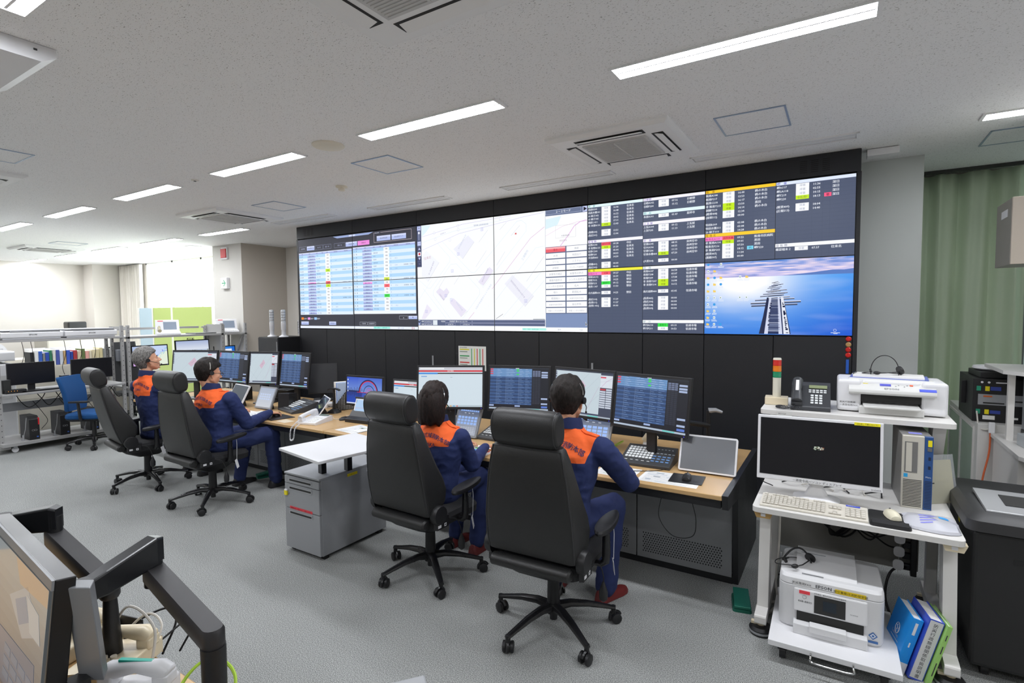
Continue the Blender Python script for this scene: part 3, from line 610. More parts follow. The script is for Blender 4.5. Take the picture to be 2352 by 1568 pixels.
for c_, rws in ((5.018, range(10)), (5.066, range(1, 10)), (5.113, (0, 2, 3, 5, 9)), (5.253, (2, 5)), (5.30, (2, 5))):
    for r in rws:
        v = 1.01+r*.0925; k = rnd.choice(['#f6d26a', '#eef2fa', '#eef2fa', '#3aa0e8'])
        if k == '#f6d26a': wr(c_, v+.008, c_+.02, v+.035, k, 3); wr(c_, v+.003, c_+.01, v+.01, k, 3)
        elif k == '#eef2fa': wr(c_+.002, v, c_+.018, v+.036, k, 3); wr(c_+.006, v+.012, c_+.012, v+.026, '#4a8a5a', 4)
        else: wp([(c_+.01+.01*math.cos(-q*PI/5), v+.018+.018*math.sin(-q*PI/5)) for q in range(10)], k, 3)
        for q in range(2): wr(c_-.012+rnd.random()*.008, v+.046+q*.015, c_+.034-rnd.random()*.01, v+.053+q*.015, '#e4ecfa', 3)
wl([(5.893+.009*math.cos(k*PI/6), 1.93+.016*math.sin(k*PI/6)) for k in range(13)], .002, '#f2f4fa', 3); wr(5.868, 1.957, 5.925, 1.964, '#e4ecfa', 3); wr(5.885, 1.969, 5.91, 1.975, '#e4ecfa', 3)
DESC = {(0, 0): 'left part of the light blue vehicle list with button row', (1, 0): 'right part of the vehicle list with pink button', (2, 0): 'top left part of the white street map with zoom tools', (3, 0): 'top right part of street map with inset map and menu buttons', (4, 0): 'vehicle status board under light headers', (5, 0): 'vehicle status board with orange header bars',
        (0, 1): 'lower left part of the vehicle list with orange pink and blue legend', (1, 1): 'lower right part of the vehicle list with red D3 mark', (2, 1): 'lower left part of the street map', (3, 1): 'lower right part of the street map with white menu buttons', (4, 1): 'status board with yellow header bar', (5, 1): 'blue desktop picture of a plank pier over water'}
for (c, r), mb_ in PANEL.items():
    t = thing('wall_display', ('lower' if r else 'upper')+' display showing '+DESC[c, r], 'display', ((c+.5)*PW, -.014, ZB+(1-r)*PH), 0, 'video wall displays')
    b = MB(BLACK); b.box((-PW/2+.001, .002, .001), (PW/2-.001, .032, PH-.001)); b.build('housing', t)
    mb_.build('screen', t)
# magnets and posters on the cabinet
for i, (z, c, l) in enumerate(((1.565, '#d3251f', 'round red magnet, topmost of the column below the wall displays'), (1.517, '#c49a62', 'round tan magnet between the red ones'), (1.474, '#d3251f', 'round red magnet just below the tan one'), (1.428, '#d3251f', 'round red magnet above the blue magnet strip'))):
    b = MB(mat('magnet_'+c[1:], c, .35)); b.tube([(0, 0, 0), (0, -.006, 0), (0, -.012, 0)], [.021, .021, .014], 18); tag(b.build('magnet', loc=(7.232, -.012, z)), l, 'magnet', 'magnets on the video wall cabinet')
tag(MB(mat('blue_magnet', '#2b62c4', .4)).box((-.011, -.008, -.06), (.011, 0, .06)).build('magnet_strip', loc=(7.228, -.012, 1.33), bev=.002), 'blue magnet strip below the red round magnets', 'magnet')
s = Screen(.42, .30, '#f0f1ec', paint_mat())
for i, c in enumerate(['#e8df3a', '#3aa860', '#d8433a']): s.rect(.05, .12+.27*i, .4, .17+.27*i, c); s.rect(.05, .22+.27*i, .33, .25+.27*i, '#7a8a70')
for i, c in enumerate(['#3aa860', '#e8df3a', '#d8433a', '#3aa860', '#d8433a']): s.rect(.47+.1*i, .1, .50+.1*i, .9, c)
s.text(.06, .09, '指令台早見表', .06, '#404040'); o = s.build(None, (3.29, -.0145, 1.10), name='poster'); tag(o, 'small paper chart with green yellow and red bars on the black cabinet', 'poster')
# ---------------------------------------------------------------- operator chairs
def rring(cx, yb, yf, hw, z, r, n=5, tw=0):
    """rounded rectangle at height z between y=yb (rear) and y=yf (front), half width hw; the front may be wider by tw"""
    out = []; r = min(r, (yf-yb)/2*.98, hw*.98)
    for (sx, sy, a0) in ((1, -1, -PI/2), (1, 1, 0), (-1, 1, PI/2), (-1, -1, PI)):
        for k in range(n+1):
            a = a0+PI/2*k/n; w = hw+(tw if sy > 0 else 0)
            out.append((cx+sx*(w-r)+r*math.cos(a), (yb+r if sy < 0 else yf-r)+r*math.sin(a), z))
    return out
def star_base(t, R, ang0, m=FRAMEB):
    for k in range(5):
        M = RZ(ang0+k*2*PI/5)
        b = MB(m).at(M)
        pr = [(.03, .125, .030, .028), (.10, .135, .028, .022), (.2, .125, .024, .018), (.29, .105, .020, .014), (R+.008, .088, .017, .012)]
        b.loft([rring(0, -w, w, .01, 0, .01) and [(x, y_*w*1.0, z+z_*h) for y_, z_ in [(math.cos(q*PI/5), math.sin(q*PI/5)) for q in range(10)]] for x, z, w, h in pr])
        b.cyl((R, 0, .062), (R, 0, .10), .014, n=12)
        lg = b.build('base_leg', t)
        c = MB(BLACK).at(M @ TR(R, 0, 0) @ RZ(.7+k*1.3))
        for s in (-1, 1): c.tube([(-.012, s*.010, .03), (-.012, s*.014, .03), (-.012, s*.028, .03), (-.012, s*.031, .03)], [.024, .030, .030, .024], 18)
        c.use(FRAMEB); c.tube([(-.012+.034*math.cos(a), 0, .03+.034*math.sin(a)) for a in [PI*q/8 for q in range(-1, 8)]], .010, 6); c.cyl((0, 0, .05), (0, 0, .07), .013, n=10)
        c.build('caster', t)
def operator_chair():
    t = thing('operator_chair', 'x', 'office chair', group='high backed operator chairs')
    star_base(t, .355, 0)
    b = MB(BLACK); b.cyl((0, 0, .09), (0, 0, .15), .042, n=20); b.tube([(0, 0, .15), (0, 0, .30), (0, 0, .34)], [.037, .034, .05], 20); b.cyl((0, 0, .05), (0, 0, .09), .022, n=12); b.build('gas_column', t)
    b = MB(BLACK); b.loft([rring(0, -.10, .10, .09, .33, .03), rring(0, -.22, .16, .14, .39, .04), rring(0, -.26, .2, .19, .43, .04)]); b.build('mechanism', t)
    b = MB(SEATB); b.loft([rring(0, -.24, .22, .22, .415, .06), rring(0, -.26, .245, .255, .43, .07), rring(0, -.26, .25, .262, .475, .08), rring(0, -.25, .235, .245, .50, .08), rring(0, -.22, .20, .20, .51, .08)]); b.build('seat', t)
    # backrest built upright about its hinge, then leaned back
    bk = bpy.data.objects.new('backrest', None); 
    B = MB(LEATHER); rings = []
    for z, hw, yb, yf, tw in ((.0, .235, -.035, .03, .0), (.015, .258, -.05, .06, .008), (.07, .262, -.058, .11, .015), (.14, .262, -.062, .13, .018), (.22, .26, -.063, .115, .018), (.32, .25, -.060, .085, .014), (.44, .236, -.052, .062, .008), (.54, .218, -.042, .052, .004), (.595, .205, -.034, .045, 0), (.61, .195, -.022, .035, 0)):
        rings.append(rring(0, yb, yf, hw, z, .028, 5, tw))
    B.loft(rings); back = B.build('backrest', t, loc=(0, -.235, .525), rot=(math.radians(13), 0, 0))
    p = MB(mat('leather_piping', '#2c2c2e', .35))
    for s in (-1, 1): p.tube([(s*(hw-.008), yb+.006, z) for z, hw, yb in ((.02, .258, -.05), (.07, .262, -.058), (.14, .262, -.062), (.22, .26, -.063), (.32, .25, -.060), (.44, .236, -.052), (.54, .218, -.042), (.598, .205, -.034))], .0035, 6)
    p.tube([(-.197, -.030, .600), (0, -.036, .602), (.197, -.030, .600)], .0035, 6); p.build('piping', back)
    h = MB(LEATHER); prof = [(-.035, .0), (-.058, .03), (-.068, .08), (-.062, .13), (-.038, .168), (.0, .182), (.036, .172), (.058, .14), (.064, .09), (.056, .03), (.03, .0)]
    hr = []
    prof = [(q.x, q.y) for q in bez([(a, c, 0) for a, c in prof+[prof[0]]], 4)][:-1]
    for x, k in ((-.188, .70), (-.187, .82), (-.182, .91), (-.172, .965), (-.155, 1.0), (-.08, 1.025), (0, 1.03), (.08, 1.025), (.155, 1.0), (.172, .965), (.182, .91), (.187, .82), (.188, .70)): hr.append([(x, y*k, .091+(z-.091)*k) for y, z in prof])
    h.loft(hr); head = h.build('headrest', back, loc=(0, -.002, .615))
    for s in (-1, 1): MB(MATS['leather_piping']).tube([(s*.176, y*.95, .091+(z-.091)*.95) for y, z in prof+[prof[0]]], .0032, 6).build('piping', head)
    n_ = MB(BLACK)
    for s in (-1, 1): n_.cyl((s*.07, .0, .59), (s*.07, .0, .63), .008, n=8)
    n_.build('headrest_post', back)
    b = MB(LEATHER); b.loft([[(x, -.285+.040*k*math.cos(a), .478+.034*k*math.sin(a)) for a in [2*PI*i/14 for i in range(14)]] for x, k in ((-.235, .7), (-.225, 1), (0, 1.06), (.225, 1), (.235, .7))]); b.build('lumbar_roll', t)
    for s in (-1, 1):
        b = MB(BLACK); b.tube([(s*.255, -.215, .535), (s*.285, -.215, .535), (s*.297, -.215, .535), (s*.30, -.215, .535)], [.062, .062, .056, .035], 24); b.loft([[(s*.262, -.25, .44), (s*.262, -.12, .44), (s*.262, -.12, .52), (s*.262, -.25, .55)], [(s*.285, -.24, .44), (s*.285, -.13, .44), (s*.285, -.13, .51), (s*.285, -.24, .54)]], True, False); hg = b.build('hinge_cover', t)
        if s > 0:
            w = MB(WHITE); w.box((.2855, -.235, .452), (.2865, -.205, .470)); w.box((.2855, -.175, .450), (.2865, -.155, .470)); w.use(DKGREY).box((.2866, -.170, .455), (.2869, -.160, .465)); w.build('label', hg)
        a = MB(FRAMEB); a.tube([(s*.24, 0, .44), (s*.29, 0, .44), (s*.315, 0, .46), (s*.318, 0, .50), (s*.318, .0, .655)], [.016, .018, .022, .024, .019], 12)
        a.build('armrest_post', t)
        a = MB(BLACK); a.loft([[(s*(.318+.048*k*math.cos(v)*(1-.15*math.sin(v))), .02+.15*k*math.sin(v)-.0, z+.012*math.sin(v)) for v in [2*PI*i/24 for i in range(24)]] for z, k in ((.648, .72), (.654, .95), (.668, 1.0), (.680, .95), (.684, .8))]); a.build('armrest', t)
    b = MB(CABLEB); b.tube(bez([(.285, -.13, .49), (.31, -.08, .47), (.32, -.05, .40), (.318, -.045, .35)], 6), .003, 6); b.use(BLACK).tube([(.318, -.045, .365), (.318, -.045, .34), (.318, -.045, .31), (.318, -.045, .27), (.318, -.045, .255)], [.006, .014, .024, .022, .006], 14); b.build('air_pump', t)
    b = MB(WHITE); b.tube([(.34, .05, .655), (.345, .05, .60), (.344, .045, .46)], .0018, 5); b.at(TR(.344, .045, .42) @ rot(.25, 'X') @ RZ(.5)).box((-.001, -.019, -.045), (.001, .019, .04)); b.build('paper_tag', t)
    return t, back
def clear_tag(root):
    for c in list(root.children):
        if c.name.startswith('paper_tag'): bpy.data.objects.remove(c)
CH, _bk = operator_chair()
chairs = [(.86, -2.61, math.radians(-8), 16, -80, 'black leather operator chair leaning back, furthest left, behind the grey haired person'),
          (2.02, -2.56, 0, 9, -115, 'black leather operator chair behind the person with glasses'),
          (4.76, -2.56, math.radians(-2), 9, -111, 'black leather operator chair behind the woman with bobbed hair'),
          (5.80, -2.70, math.radians(2), 6, -106, 'black leather operator chair nearest the camera, at the right')]
CHO = []
for i, (x, y, rz, lean, a0, l) in enumerate(chairs):
    o = CH if i == 3 else dup(CH, (0, 0, 0)); o.location = (x, y, 0); o.rotation_euler = (0, 0, rz); o['label'] = l; CHO.append(o)
    for c in o.children:
        if c.name.startswith('backrest'): c.rotation_euler = (math.radians(lean), 0, 0)
        if c.name.startswith(('base_leg', 'caster')): c.rotation_euler = (0, 0, math.radians(a0)-rz)

# blue task chair in front of the left rack
t = thing('task_chair', 'blue fabric task chair with black base in front of the scanner rack', 'office chair', (-1.66, -2.16, 0), math.radians(-50))
star_base(t, .31, .5)
BLUE = mat('blue_fabric', '#0b4880', .9, bump=.4, bscale=600, var=.06)
b = MB(BLACK); b.tube([(0, 0, .08), (0, 0, .12), (0, 0, .36), (0, 0, .39)], [.035, .03, .025, .06], 16); b.build('gas_column', t)
b = MB(BLACK); b.loft([rring(0, -.2, .2, .2, .385, .05), rring(0, -.24, .24, .24, .42, .06)]); b.build('seat_shell', t)
b = MB(BLUE); b.loft([rring(0, -.23, .24, .235, .42, .07), rring(0, -.245, .25, .25, .44, .08), rring(0, -.245, .25, .25, .475, .09), rring(0, -.23, .23, .23, .495, .09), rring(0, -.2, .2, .2, .50, .09)]); b.build('seat', t)
b = MB(BLUE); rg = []
for z, hw, yb in ((.0, .19, 0), (.02, .205, -.005), (.12, .215, .005), (.25, .225, -.005), (.38, .235, -.03), (.455, .232, -.05), (.475, .215, -.05)):
    rg.append([(x, y-.04*((x/.23)**2)*-1, z_) for x, y, z_ in rring(0, yb-.03, yb+.03, hw, z, .025)])
b.loft(rg); b.build('backrest', t, loc=(0, -.24, .52), rot=(math.radians(4), 0, 0))
b = MB(BLACK); b.tube([(0, -.1, .40), (0, -.26, .40), (0, -.30, .46), (0, -.29, .65)], [.03, .03, .028, .02], 8); b.build('back_support', t)
for s in (-1, 1):
    b = MB(BLACK); b.tube([(s*.2, 0, .41), (s*.27, 0, .41), (s*.285, 0, .45), (s*.285, -.02, .66)], [.014, .016, .02, .018], 10); b.build('armrest_post', t)
    b = MB(BLACK); b.loft([rring(s*.285, -.13, .12, .04, .655, .035), rring(s*.285, -.13, .12, .042, .675, .035)]); b.build('armrest', t)
# ---------------------------------------------------------------- people
SKIN = mat('skin', '#e3ab8b', .55, bump=.1, bscale=300, var=.04)
HAIRB = mat('black_hair', '#1e1817', .45, bump=.6, bscale=120)
def hairmat(name, a, b_):
    m = bpy.data.materials.new(name); m.use_nodes = True; nt = m.node_tree; p = nt.nodes['Principled BSDF']; p.inputs['Roughness'].default_value = .65; p.inputs['Specular IOR Level'].default_value = .3
    tc = nt.nodes.new('ShaderNodeTexCoord'); mp = nt.nodes.new('ShaderNodeMapping'); mp.inputs['Scale'].default_value = (60, 60, 14); nt.links.new(tc.outputs['Object'], mp.inputs['Vector'])
    n = nt.nodes.new('ShaderNodeTexNoise'); n.inputs['Scale'].default_value = 3; n.inputs['Detail'].default_value = 4; nt.links.new(mp.outputs[0], n.inputs['Vector'])
    r = nt.nodes.new('ShaderNodeValToRGB'); r.color_ramp.elements[0].position = .35; r.color_ramp.elements[0].color = (*lin(a), 1); r.color_ramp.elements[1].position = .65; r.color_ramp.elements[1].color = (*lin(b_), 1)
    nt.links.new(n.outputs['Fac'], r.inputs['Fac']); nt.links.new(r.outputs['Color'], p.inputs['Base Color'])
    bp = nt.nodes.new('ShaderNodeBump'); bp.inputs['Strength'].default_value = .35; bp.inputs['Distance'].default_value = .003; nt.links.new(n.outputs['Fac'], bp.inputs['Height']); nt.links.new(bp.outputs['Normal'], p.inputs['Normal'])
    return m
def uniform_mat():
    m = bpy.data.materials.new('uniform_cloth'); m.use_nodes = True; nt = m.node_tree; p = nt.nodes['Principled BSDF']; p.inputs['Roughness'].default_value = .85
    a = nt.nodes.new('ShaderNodeAttribute'); a.attribute_name = 'yoke'
    g = nt.nodes.new('ShaderNodeMath'); g.operation = 'GREATER_THAN'; g.inputs[1].default_value = 0; nt.links.new(a.outputs['Fac'], g.inputs[0])
    mx = nt.nodes.new('ShaderNodeMixRGB'); nt.links.new(g.outputs[0], mx.inputs['Fac']); mx.inputs[1].default_value = (*lin('#1e2c5c'), 1); mx.inputs[2].default_value = (*lin('#f4672a'), 1)
    nt.links.new(mx.outputs[0], p.inputs['Base Color'])
    tc = nt.nodes.new('ShaderNodeTexCoord'); n = nt.nodes.new('ShaderNodeTexNoise'); n.inputs['Scale'].default_value = 9; n.inputs['Detail'].default_value = 3; nt.links.new(tc.outputs['Object'], n.inputs['Vector'])
    n2 = nt.nodes.new('ShaderNodeTexNoise'); n2.inputs['Scale'].default_value = 700; nt.links.new(tc.outputs['Object'], n2.inputs['Vector'])
    b1 = nt.nodes.new('ShaderNodeBump'); b1.inputs['Strength'].default_value = .35; b1.inputs['Distance'].default_value = .03; nt.links.new(n.outputs['Fac'], b1.inputs['Height'])
    b2 = nt.nodes.new('ShaderNodeBump'); b2.inputs['Strength'].default_value = .25; b2.inputs['Distance'].default_value = .001; nt.links.new(n2.outputs['Fac'], b2.inputs['Height']); nt.links.new(b1.outputs['Normal'], b2.inputs['Normal']); nt.links.new(b2.outputs['Normal'], p.inputs['Normal'])
    return m
UNI = uniform_mat(); NAVY = mat('navy_cloth', '#1d2a58', .85, bump=.3, bscale=500, var=.05)
def capsule(mb, a, b_, r0, r1, n=14):
    a = Vector(a); b_ = Vector(b_); d = (b_-a).normalized()
    pts = []; rs = []
    for k in range(5): q = PI/2*k/4; pts.append(a-d*r0*math.cos(q)); rs.append(max(.0005, r0*math.sin(q)))
    for k in range(5): q = PI/2*k/4; pts.append(b_+d*r1*math.sin(q)); rs.append(max(.0005, r1*math.cos(q)))
    mb.tube(pts, rs, n)
def chain(mb, pts, rs, n=14):
    for i in range(len(pts)-1): capsule(mb, pts[i], pts[i+1], rs[i], rs[i+1], n)
def remesh(mb, name, voxel, smooth=6, mats=None, parent=None, fold=0, fs=14, seed=0):
    o = mb.build('tmp_'+name)
    m = o.modifiers.new('r', 'REMESH'); m.mode = 'VOXEL'; m.voxel_size = voxel; m.use_smooth_shade = True
    if smooth: s = o.modifiers.new('s', 'SMOOTH'); s.factor = .5; s.iterations = smooth
    dg = bpy.context.evaluated_depsgraph_get(); me = bpy.data.meshes.new_from_object(o.evaluated_get(dg))
    bpy.data.objects.remove(o); me.name = name
    if fold:
        nr = [v.normal.copy() for v in me.vertices]
        for v, n in zip(me.vertices, nr):
            p = v.co; k = 1-abs(noise.noise(Vector((p.x*fs, p.y*fs, p.z*fs*1.5+seed))))*2.2
            k2 = noise.noise(Vector((p.x*fs*.5+p.z*fs*.7, p.y*fs*.5, p.z*fs*.4+seed*3)))
            v.co += n*(fold*k*.6+fold*k2)
    me.materials.clear()
    for m_ in mats: me.materials.append(m_)
    for p in me.polygons: p.use_smooth = True; p.material_index = 0
    r = bpy.data.objects.new(name, me); COL.objects.link(r); r.parent = parent
    return r
def ellring(c, rx, ry, z, n=24, p=2.3):
    out = []
    for k in range(n):
        a = 2*PI*k/n; ca, sa = math.cos(a), math.sin(a)
        out.append((c[0]+rx*math.copysign(abs(ca)**(2/p), ca), c[1]+ry*math.copysign(abs(sa)**(2/p), sa), z))
    return out
def hand(mb, wrist, tip_dir, down=(0, 0, -1), s=1.0, curl=.5, side=1):
    """palm, four fingers and a thumb. tip_dir: where the fingers point; side=+1 right hand"""
    w = Vector(wrist); f = Vector(tip_dir).normalized(); dn = Vector(down); dn = (dn-f*dn.dot(f)).normalized(); lat = f.cross(dn)*side*-1   # lat points to the little finger side... away from thumb
    lat = lat if side > 0 else lat
    P = lambda a, b_, c: w+f*a*s+lat*b_*s+dn*c*s
    for k, y in enumerate((-.030, -.010, .010, .028)): capsule(mb, P(.012, y*.75, 0), P(.078-abs(k-1)*.004, y, .002), .0150*s, .0120*s, 10)
    for k, (y, L) in enumerate(((-.033, .070), (-.011, .080), (.011, .074), (.031, .058))):
        a = P(.080-abs(k-1)*.005, y, .002); q = curl*(1+.12*k)
        p1 = a+(f*math.cos(q*.5)+dn*math.sin(q*.5))*L*.45*s+lat*.02*(k-1.5)*s*.3; p2 = p1+(f*math.cos(q*1.2)+dn*math.sin(q*1.2))*L*.32*s; p3 = p2+(f*math.cos(q*1.9)+dn*math.sin(q*1.9))*L*.23*s
        chain(mb, [a, p1, p2, p3], [.0098*s, .0090*s, .0082*s, .0072*s], 10)
    t0 = P(.018, -.022, .004); t1 = P(.050, -.052, .016); t2 = P(.078, -.060, .022); t3 = P(.098, -.056, .026)
    chain(mb, [t0, t1, t2, t3], [.0150*s, .0115*s, .0098*s, .0082*s], 10)
def head_shapes(mb, M):
    o = mb.M; mb.at(M)
    mb.sph((0, -.012, .028), (.074, .092, .088), 24, 16)          # cranium
    mb.sph((0, .022, -.025), (.064, .068, .080), 24, 14)          # face
    mb.sph((0, .046, -.075), (.040, .036, .034), 16, 10)          # jaw and chin
    capsule(mb, (-.05, .01, -.05), (-.025, .05, -.085), .020, .016); capsule(mb, (.05, .01, -.05), (.025, .05, -.085), .020, .016)
    capsule(mb, (-.032, .068, .014), (.032, .068, .014), .016, .016)   # brow
    capsule(mb, (0, .084, .006), (0, .104, -.026), .007, .012); mb.sph((-.011, .094, -.031), .008, 8, 6); mb.sph((.011, .094, -.031), .008, 8, 6)
    capsule(mb, (-.018, .083, -.052), (.018, .083, -.052), .0075, .0075); capsule(mb, (-.015, .081, -.062), (.015, .081, -.062), .008, .008)
    mb.sph((0, .074, -.094), (.016, .014, .012), 10, 8)
    for s in (-1, 1):
        mb.sph((s*.040, .055, -.022), (.020, .02, .016), 10, 8)
        p = [(s*.070, .006, -.038), (s*.076, -.004, -.020), (s*.081, -.014, .006), (s*.081, -.002, .018), (s*.076, .010, .008), (s*.071, .010, -.008)]
        chain(mb, p, [.007, .006, .005, .005, .005, .006], 8); mb.sph((s*.073, .001, -.006), (.004, .012, .02), 8, 8)
    mb.at(o)
def person(key, label, pelvis, chest, neck, head, hdir, arms, legs, hair, sex='m', shoe='#1c1c1e', sc=1.0):
    """everything in world coordinates; the root stands on the floor below the pelvis"""
    ox, oy = pelvis[0], pelvis[1]; O = Vector((ox, oy, 0)); L = lambda p: Vector(p)-O
    pelvis, chest, neck, head = map(L, (pelvis, chest, neck, head))
    HM = Matrix.Translation(head) @ RZ(hdir[0]) @ rot(hdir[1], 'X') @ rot(hdir[2] if len(hdir) > 2 else 0, 'Y') @ Matrix.Scale(sc*1.12, 4)
    # ---- body (skin)
    b = MB(SKIN); head_shapes(b, HM)
    nb = HM @ Vector((0, -.028, -.055)); capsule(b, neck-Vector((0, 0, .06)), nb, .056*sc if sex == 'm' else .047, .050*sc if sex == 'm' else .042)
    b.loft([ellring(pelvis, .14, .10, pelvis.z-.06), ellring(pelvis.lerp(chest, .5), .12, .09, pelvis.lerp(chest, .5).z), ellring(chest, .15, .10, chest.z), ellring(neck-Vector((0, 0, .1)), .13, .07, neck.z-.10), ellring(neck, .06, .05, neck.z-.05)])
    sw = .175 if sex == 'm' else .155; shz = neck.z-.115
    for sd, (sh, el, wr, hd, cl) in arms.items():
        sh, el, wr = L(sh), L(el), L(wr); chain(b, [sh, el, wr], [.045, .038, .026]); f = (Vector(hd)).normalized(); hand(b, wr+f*.012, f, curl=cl, side=sd, s=.98 if sex == 'm' else .88)
    for sd, (hip, kn, an, ft) in legs.items():
        chain(b, [L(hip), L(kn), L(an)], [.075, .05, .038]); capsule(b, L(an), L(an)+Vector(ft).normalized()*.06-Vector((0, 0, .055)), .030, .022)
    root = remesh(b, 'person', .0048, 3, [SKIN]); root.location = O; tag(root, label, 'person', 'fire service operators at the consoles')
    # ---- jacket
    j = MB(UNI)
    up = (neck-chest).normalized()
    ch = [(pelvis+Vector((0, 0, -.05)), .185, .135), (pelvis+Vector((0, 0, .06)), .182, .13), (pelvis.lerp(chest, .5), .172, .125), (chest, .200, .135), (chest.lerp(neck, .45), .202, .125), (chest.lerp(neck, .72), .155, .098), (chest.lerp(neck, .88), .10, .078), (neck+Vector((0, 0, .005)), .068, .064)]
    k = .98 if sex == 'm' else .86
    j.loft([ellring(c, rx*k, ry*(k+.04), c.z, 28, 2.5) for c, rx, ry in ch])
    for sd, (sh, el, wr, hd, cl) in arms.items():
        sh, el, wr = L(sh), L(el), L(wr); m1 = sh.lerp(el, .5); m2 = el.lerp(wr, .5)
        chain(j, [neck.lerp(sh, .35)-Vector((0, 0, .045)), sh, m1, el, m2, wr-(wr-el).normalized()*.01], [.055*k, .076*k, .070*k, .062*k, .052*k, .040*k])
    jk = remesh(j, 'jacket', .008, 8, [UNI, NAVY], root, .0065, 13, len(key)+ord(key[-1]))
    at = jk.data.attributes.new('yoke', 'FLOAT', 'POINT'); vals = []
    zb = chest.z+(neck.z-chest.z)*.33; hw = sw*1.12
    Av = [L(arms[1][0]), L(arms[-1][0])]
    for v in jk.data.vertices:
        p = v.co; cx = chest.x+(neck.x-chest.x)*max(0, min(1, (p.z-chest.z)/(neck.z-chest.z))); x = abs(p.x-cx)
        lim = hw-.035*((neck.z-p.z)/.2); vals.append(min(p.z-(zb-.018*max(0, 1-x/.05)), lim-x, (neck.z+.05)-p.z))
    at.data.foreach_set('value', vals)
    c = MB(NAVY); cr = .068*k+.006                                             # stand-up collar
    rr = []
    for z, a_, fl in ((-.02, cr+.012, 0), (.012, cr+.006, 0), (.040, cr-.001, .004), (.044, cr-.004, .004), (.040, cr-.009, .004), (.0, cr-.004, 0)): rr.append([(neck.x+a_*math.cos(q), neck.y+.004+a_*1.04*math.sin(q), neck.z+z-.012*math.sin(q)) for q in [2*PI*i/24 for i in range(24)]])
    c.loft(rr, False); c.build('collar', root)
    for sd in (1, -1):
        sh = L(arms[sd][0]); a = neck.lerp(sh, .42); d = neck.lerp(sh, .88)
        e = MB(mat('orange_cloth', '#f4672a', .85)); top = lambda q: Vector((q.x, q.y, 0))
        bv = BVHTree.FromObject(jk, bpy.context.evaluated_depsgraph_get()); pts = []
        for i in range(7):
            q = a.lerp(d, i/6); hit = bv.ray_cast(Vector((q.x, q.y, q.z+.4)), Vector((0, 0, -1)))[0]
            pts.append((hit.z if hit else q.z)+.003)
        e.loft([[(q.x, q.y-.022, z-.003), (q.x, q.y-.022, z+.002), (q.x, q.y+.022, z+.002), (q.x, q.y+.022, z-.003)] for q, z in [(a.lerp(d, i/6), pts[i]) for i in range(7)]], True, False); e.build('epaulette', root)
    # lettering wrapped on the back
    bv = BVHTree.FromObject(jk, bpy.context.evaluated_depsgraph_get()); LT = mat('navy_lettering', '#2b2c58', .8)
    lt = MB(LT); cx = lambda z: chest.x+(neck.x-chest.x)*(z-chest.z)/(neck.z-chest.z)
    def put_text(s_, zc, size, arc, bold):      # each letter follows the cloth
        v, f, w = glyphs(s_, bold); vs = []; good = True
        for x, y in v:
            X = (x-w/2)*size; zz = zc+y*size-arc*(X/.12)**2
            h = bv.ray_cast(Vector((cx(zz)+X, -1.5, zz)), Vector((0, 1, 0)))[0]
            vs.append((cx(zz)+X, (h.y if h else chest.y-.1)-.0045, zz))
        lt.add(vs, f, False)
    put_text('泉州南広域消防本部', neck.z-.100, .034, .030, .02); put_text('OSAKA', neck.z-.158, .034, 0, .02)
    lt.build('back_lettering', root)
    # ---- trousers and shoes
    tr = MB(NAVY)
    tr.loft([ellring(pelvis, .165*k, .13, pelvis.z-.10), ellring(pelvis, .185*k, .15, pelvis.z-.06), ellring(pelvis, .175*k, .135, pelvis.z+.02), ellring(pelvis, .165*k, .125, pelvis.z+.08)])
    for sd, (hip, kn, an, ft) in legs.items():
        h_, k_, a_ = L(hip), L(kn), L(an); chain(tr, [h_, h_.lerp(k_, .5), k_, k_.lerp(a_, .5), a_+Vector((0, 0, -.005))], [.098*k, .092*k, .078*k, .070*k, .064*k])
    remesh(tr, 'trousers', .011, 8, [NAVY], root, .008, 10, 4)
    for sd, (hip, kn, an, ft) in legs.items():
        a_ = L(an); f = Vector(ft).normalized(); ang = math.atan2(f.y, f.x)-PI/2
        s_ = MB(mat('shoe_'+shoe[1:], shoe, .5)).at(Matrix.Translation((a_.x, a_.y, 0)) @ RZ(ang))
        prof = [(-.075, .028, .05), (-.06, .040, .075), (-.01, .043, .09), (.05, .045, .065), (.11, .050, .045), (.155, .045, .038), (.185, .028, .028), (.195, .008, .016)]
        s_.loft([[(w*math.cos(q), y, .004+h*max(0, math.sin(q)) if math.sin(q) > 0 else .004) for q in [2*PI*i/16 for i in range(16)]] for y, w, h in prof]); s_.build('shoe', root)
    # ---- hair
    hm, kind = hair
    h = MB(hm); nu, nv = 72, 44; rings = []
    for j_ in range(nv+1):
        th = PI*(j_+.01)/(nv+.02); ring = []
        for i in range(nu):
            ph = 2*PI*i/nu; d = Vector((math.sin(th)*math.cos(ph), math.sin(th)*math.sin(ph), -math.cos(th)))
            nape = 1+.5*max(0, -d.z)*max(0, min(1, (.15-d.y)*2)); base = Vector((.0745*d.x, -.012+.0925*d.y+.010*(nape-1)*2, .028+.089*d.z*nape))
            # inside the hair region the surface stands off the skull; elsewhere it dips below the skin
            y, z, x = d.y, d.z, abs(d.x)
            if kind == 'short': hz = .30 if y > .55 else (.30-.55*(.55-y)/.55 if y > .0 else (-.25-2.0*(-y) if y > -.25 else -.80))
            else: hz = .35 if y > .6 else -.9
            q = max(-1, min(1, (z-hz)/.12))
            n_ = noise.noise(Vector((d.x*5, d.y*5, d.z*3)))*.006+noise.noise(Vector((d.x*26, d.y*26, d.z*5)))*.0022
            th_ = (.014+.010*max(0, z)+n_-(.008*max(0, -z-.2) if kind == 'short' else 0)) if q > 0 else 0
            off = th_*min(1, q*1.5) if q > 0 else .022*q
            ring.append(base+d*off)
        rings.append(ring)
    h.loft(rings, True)
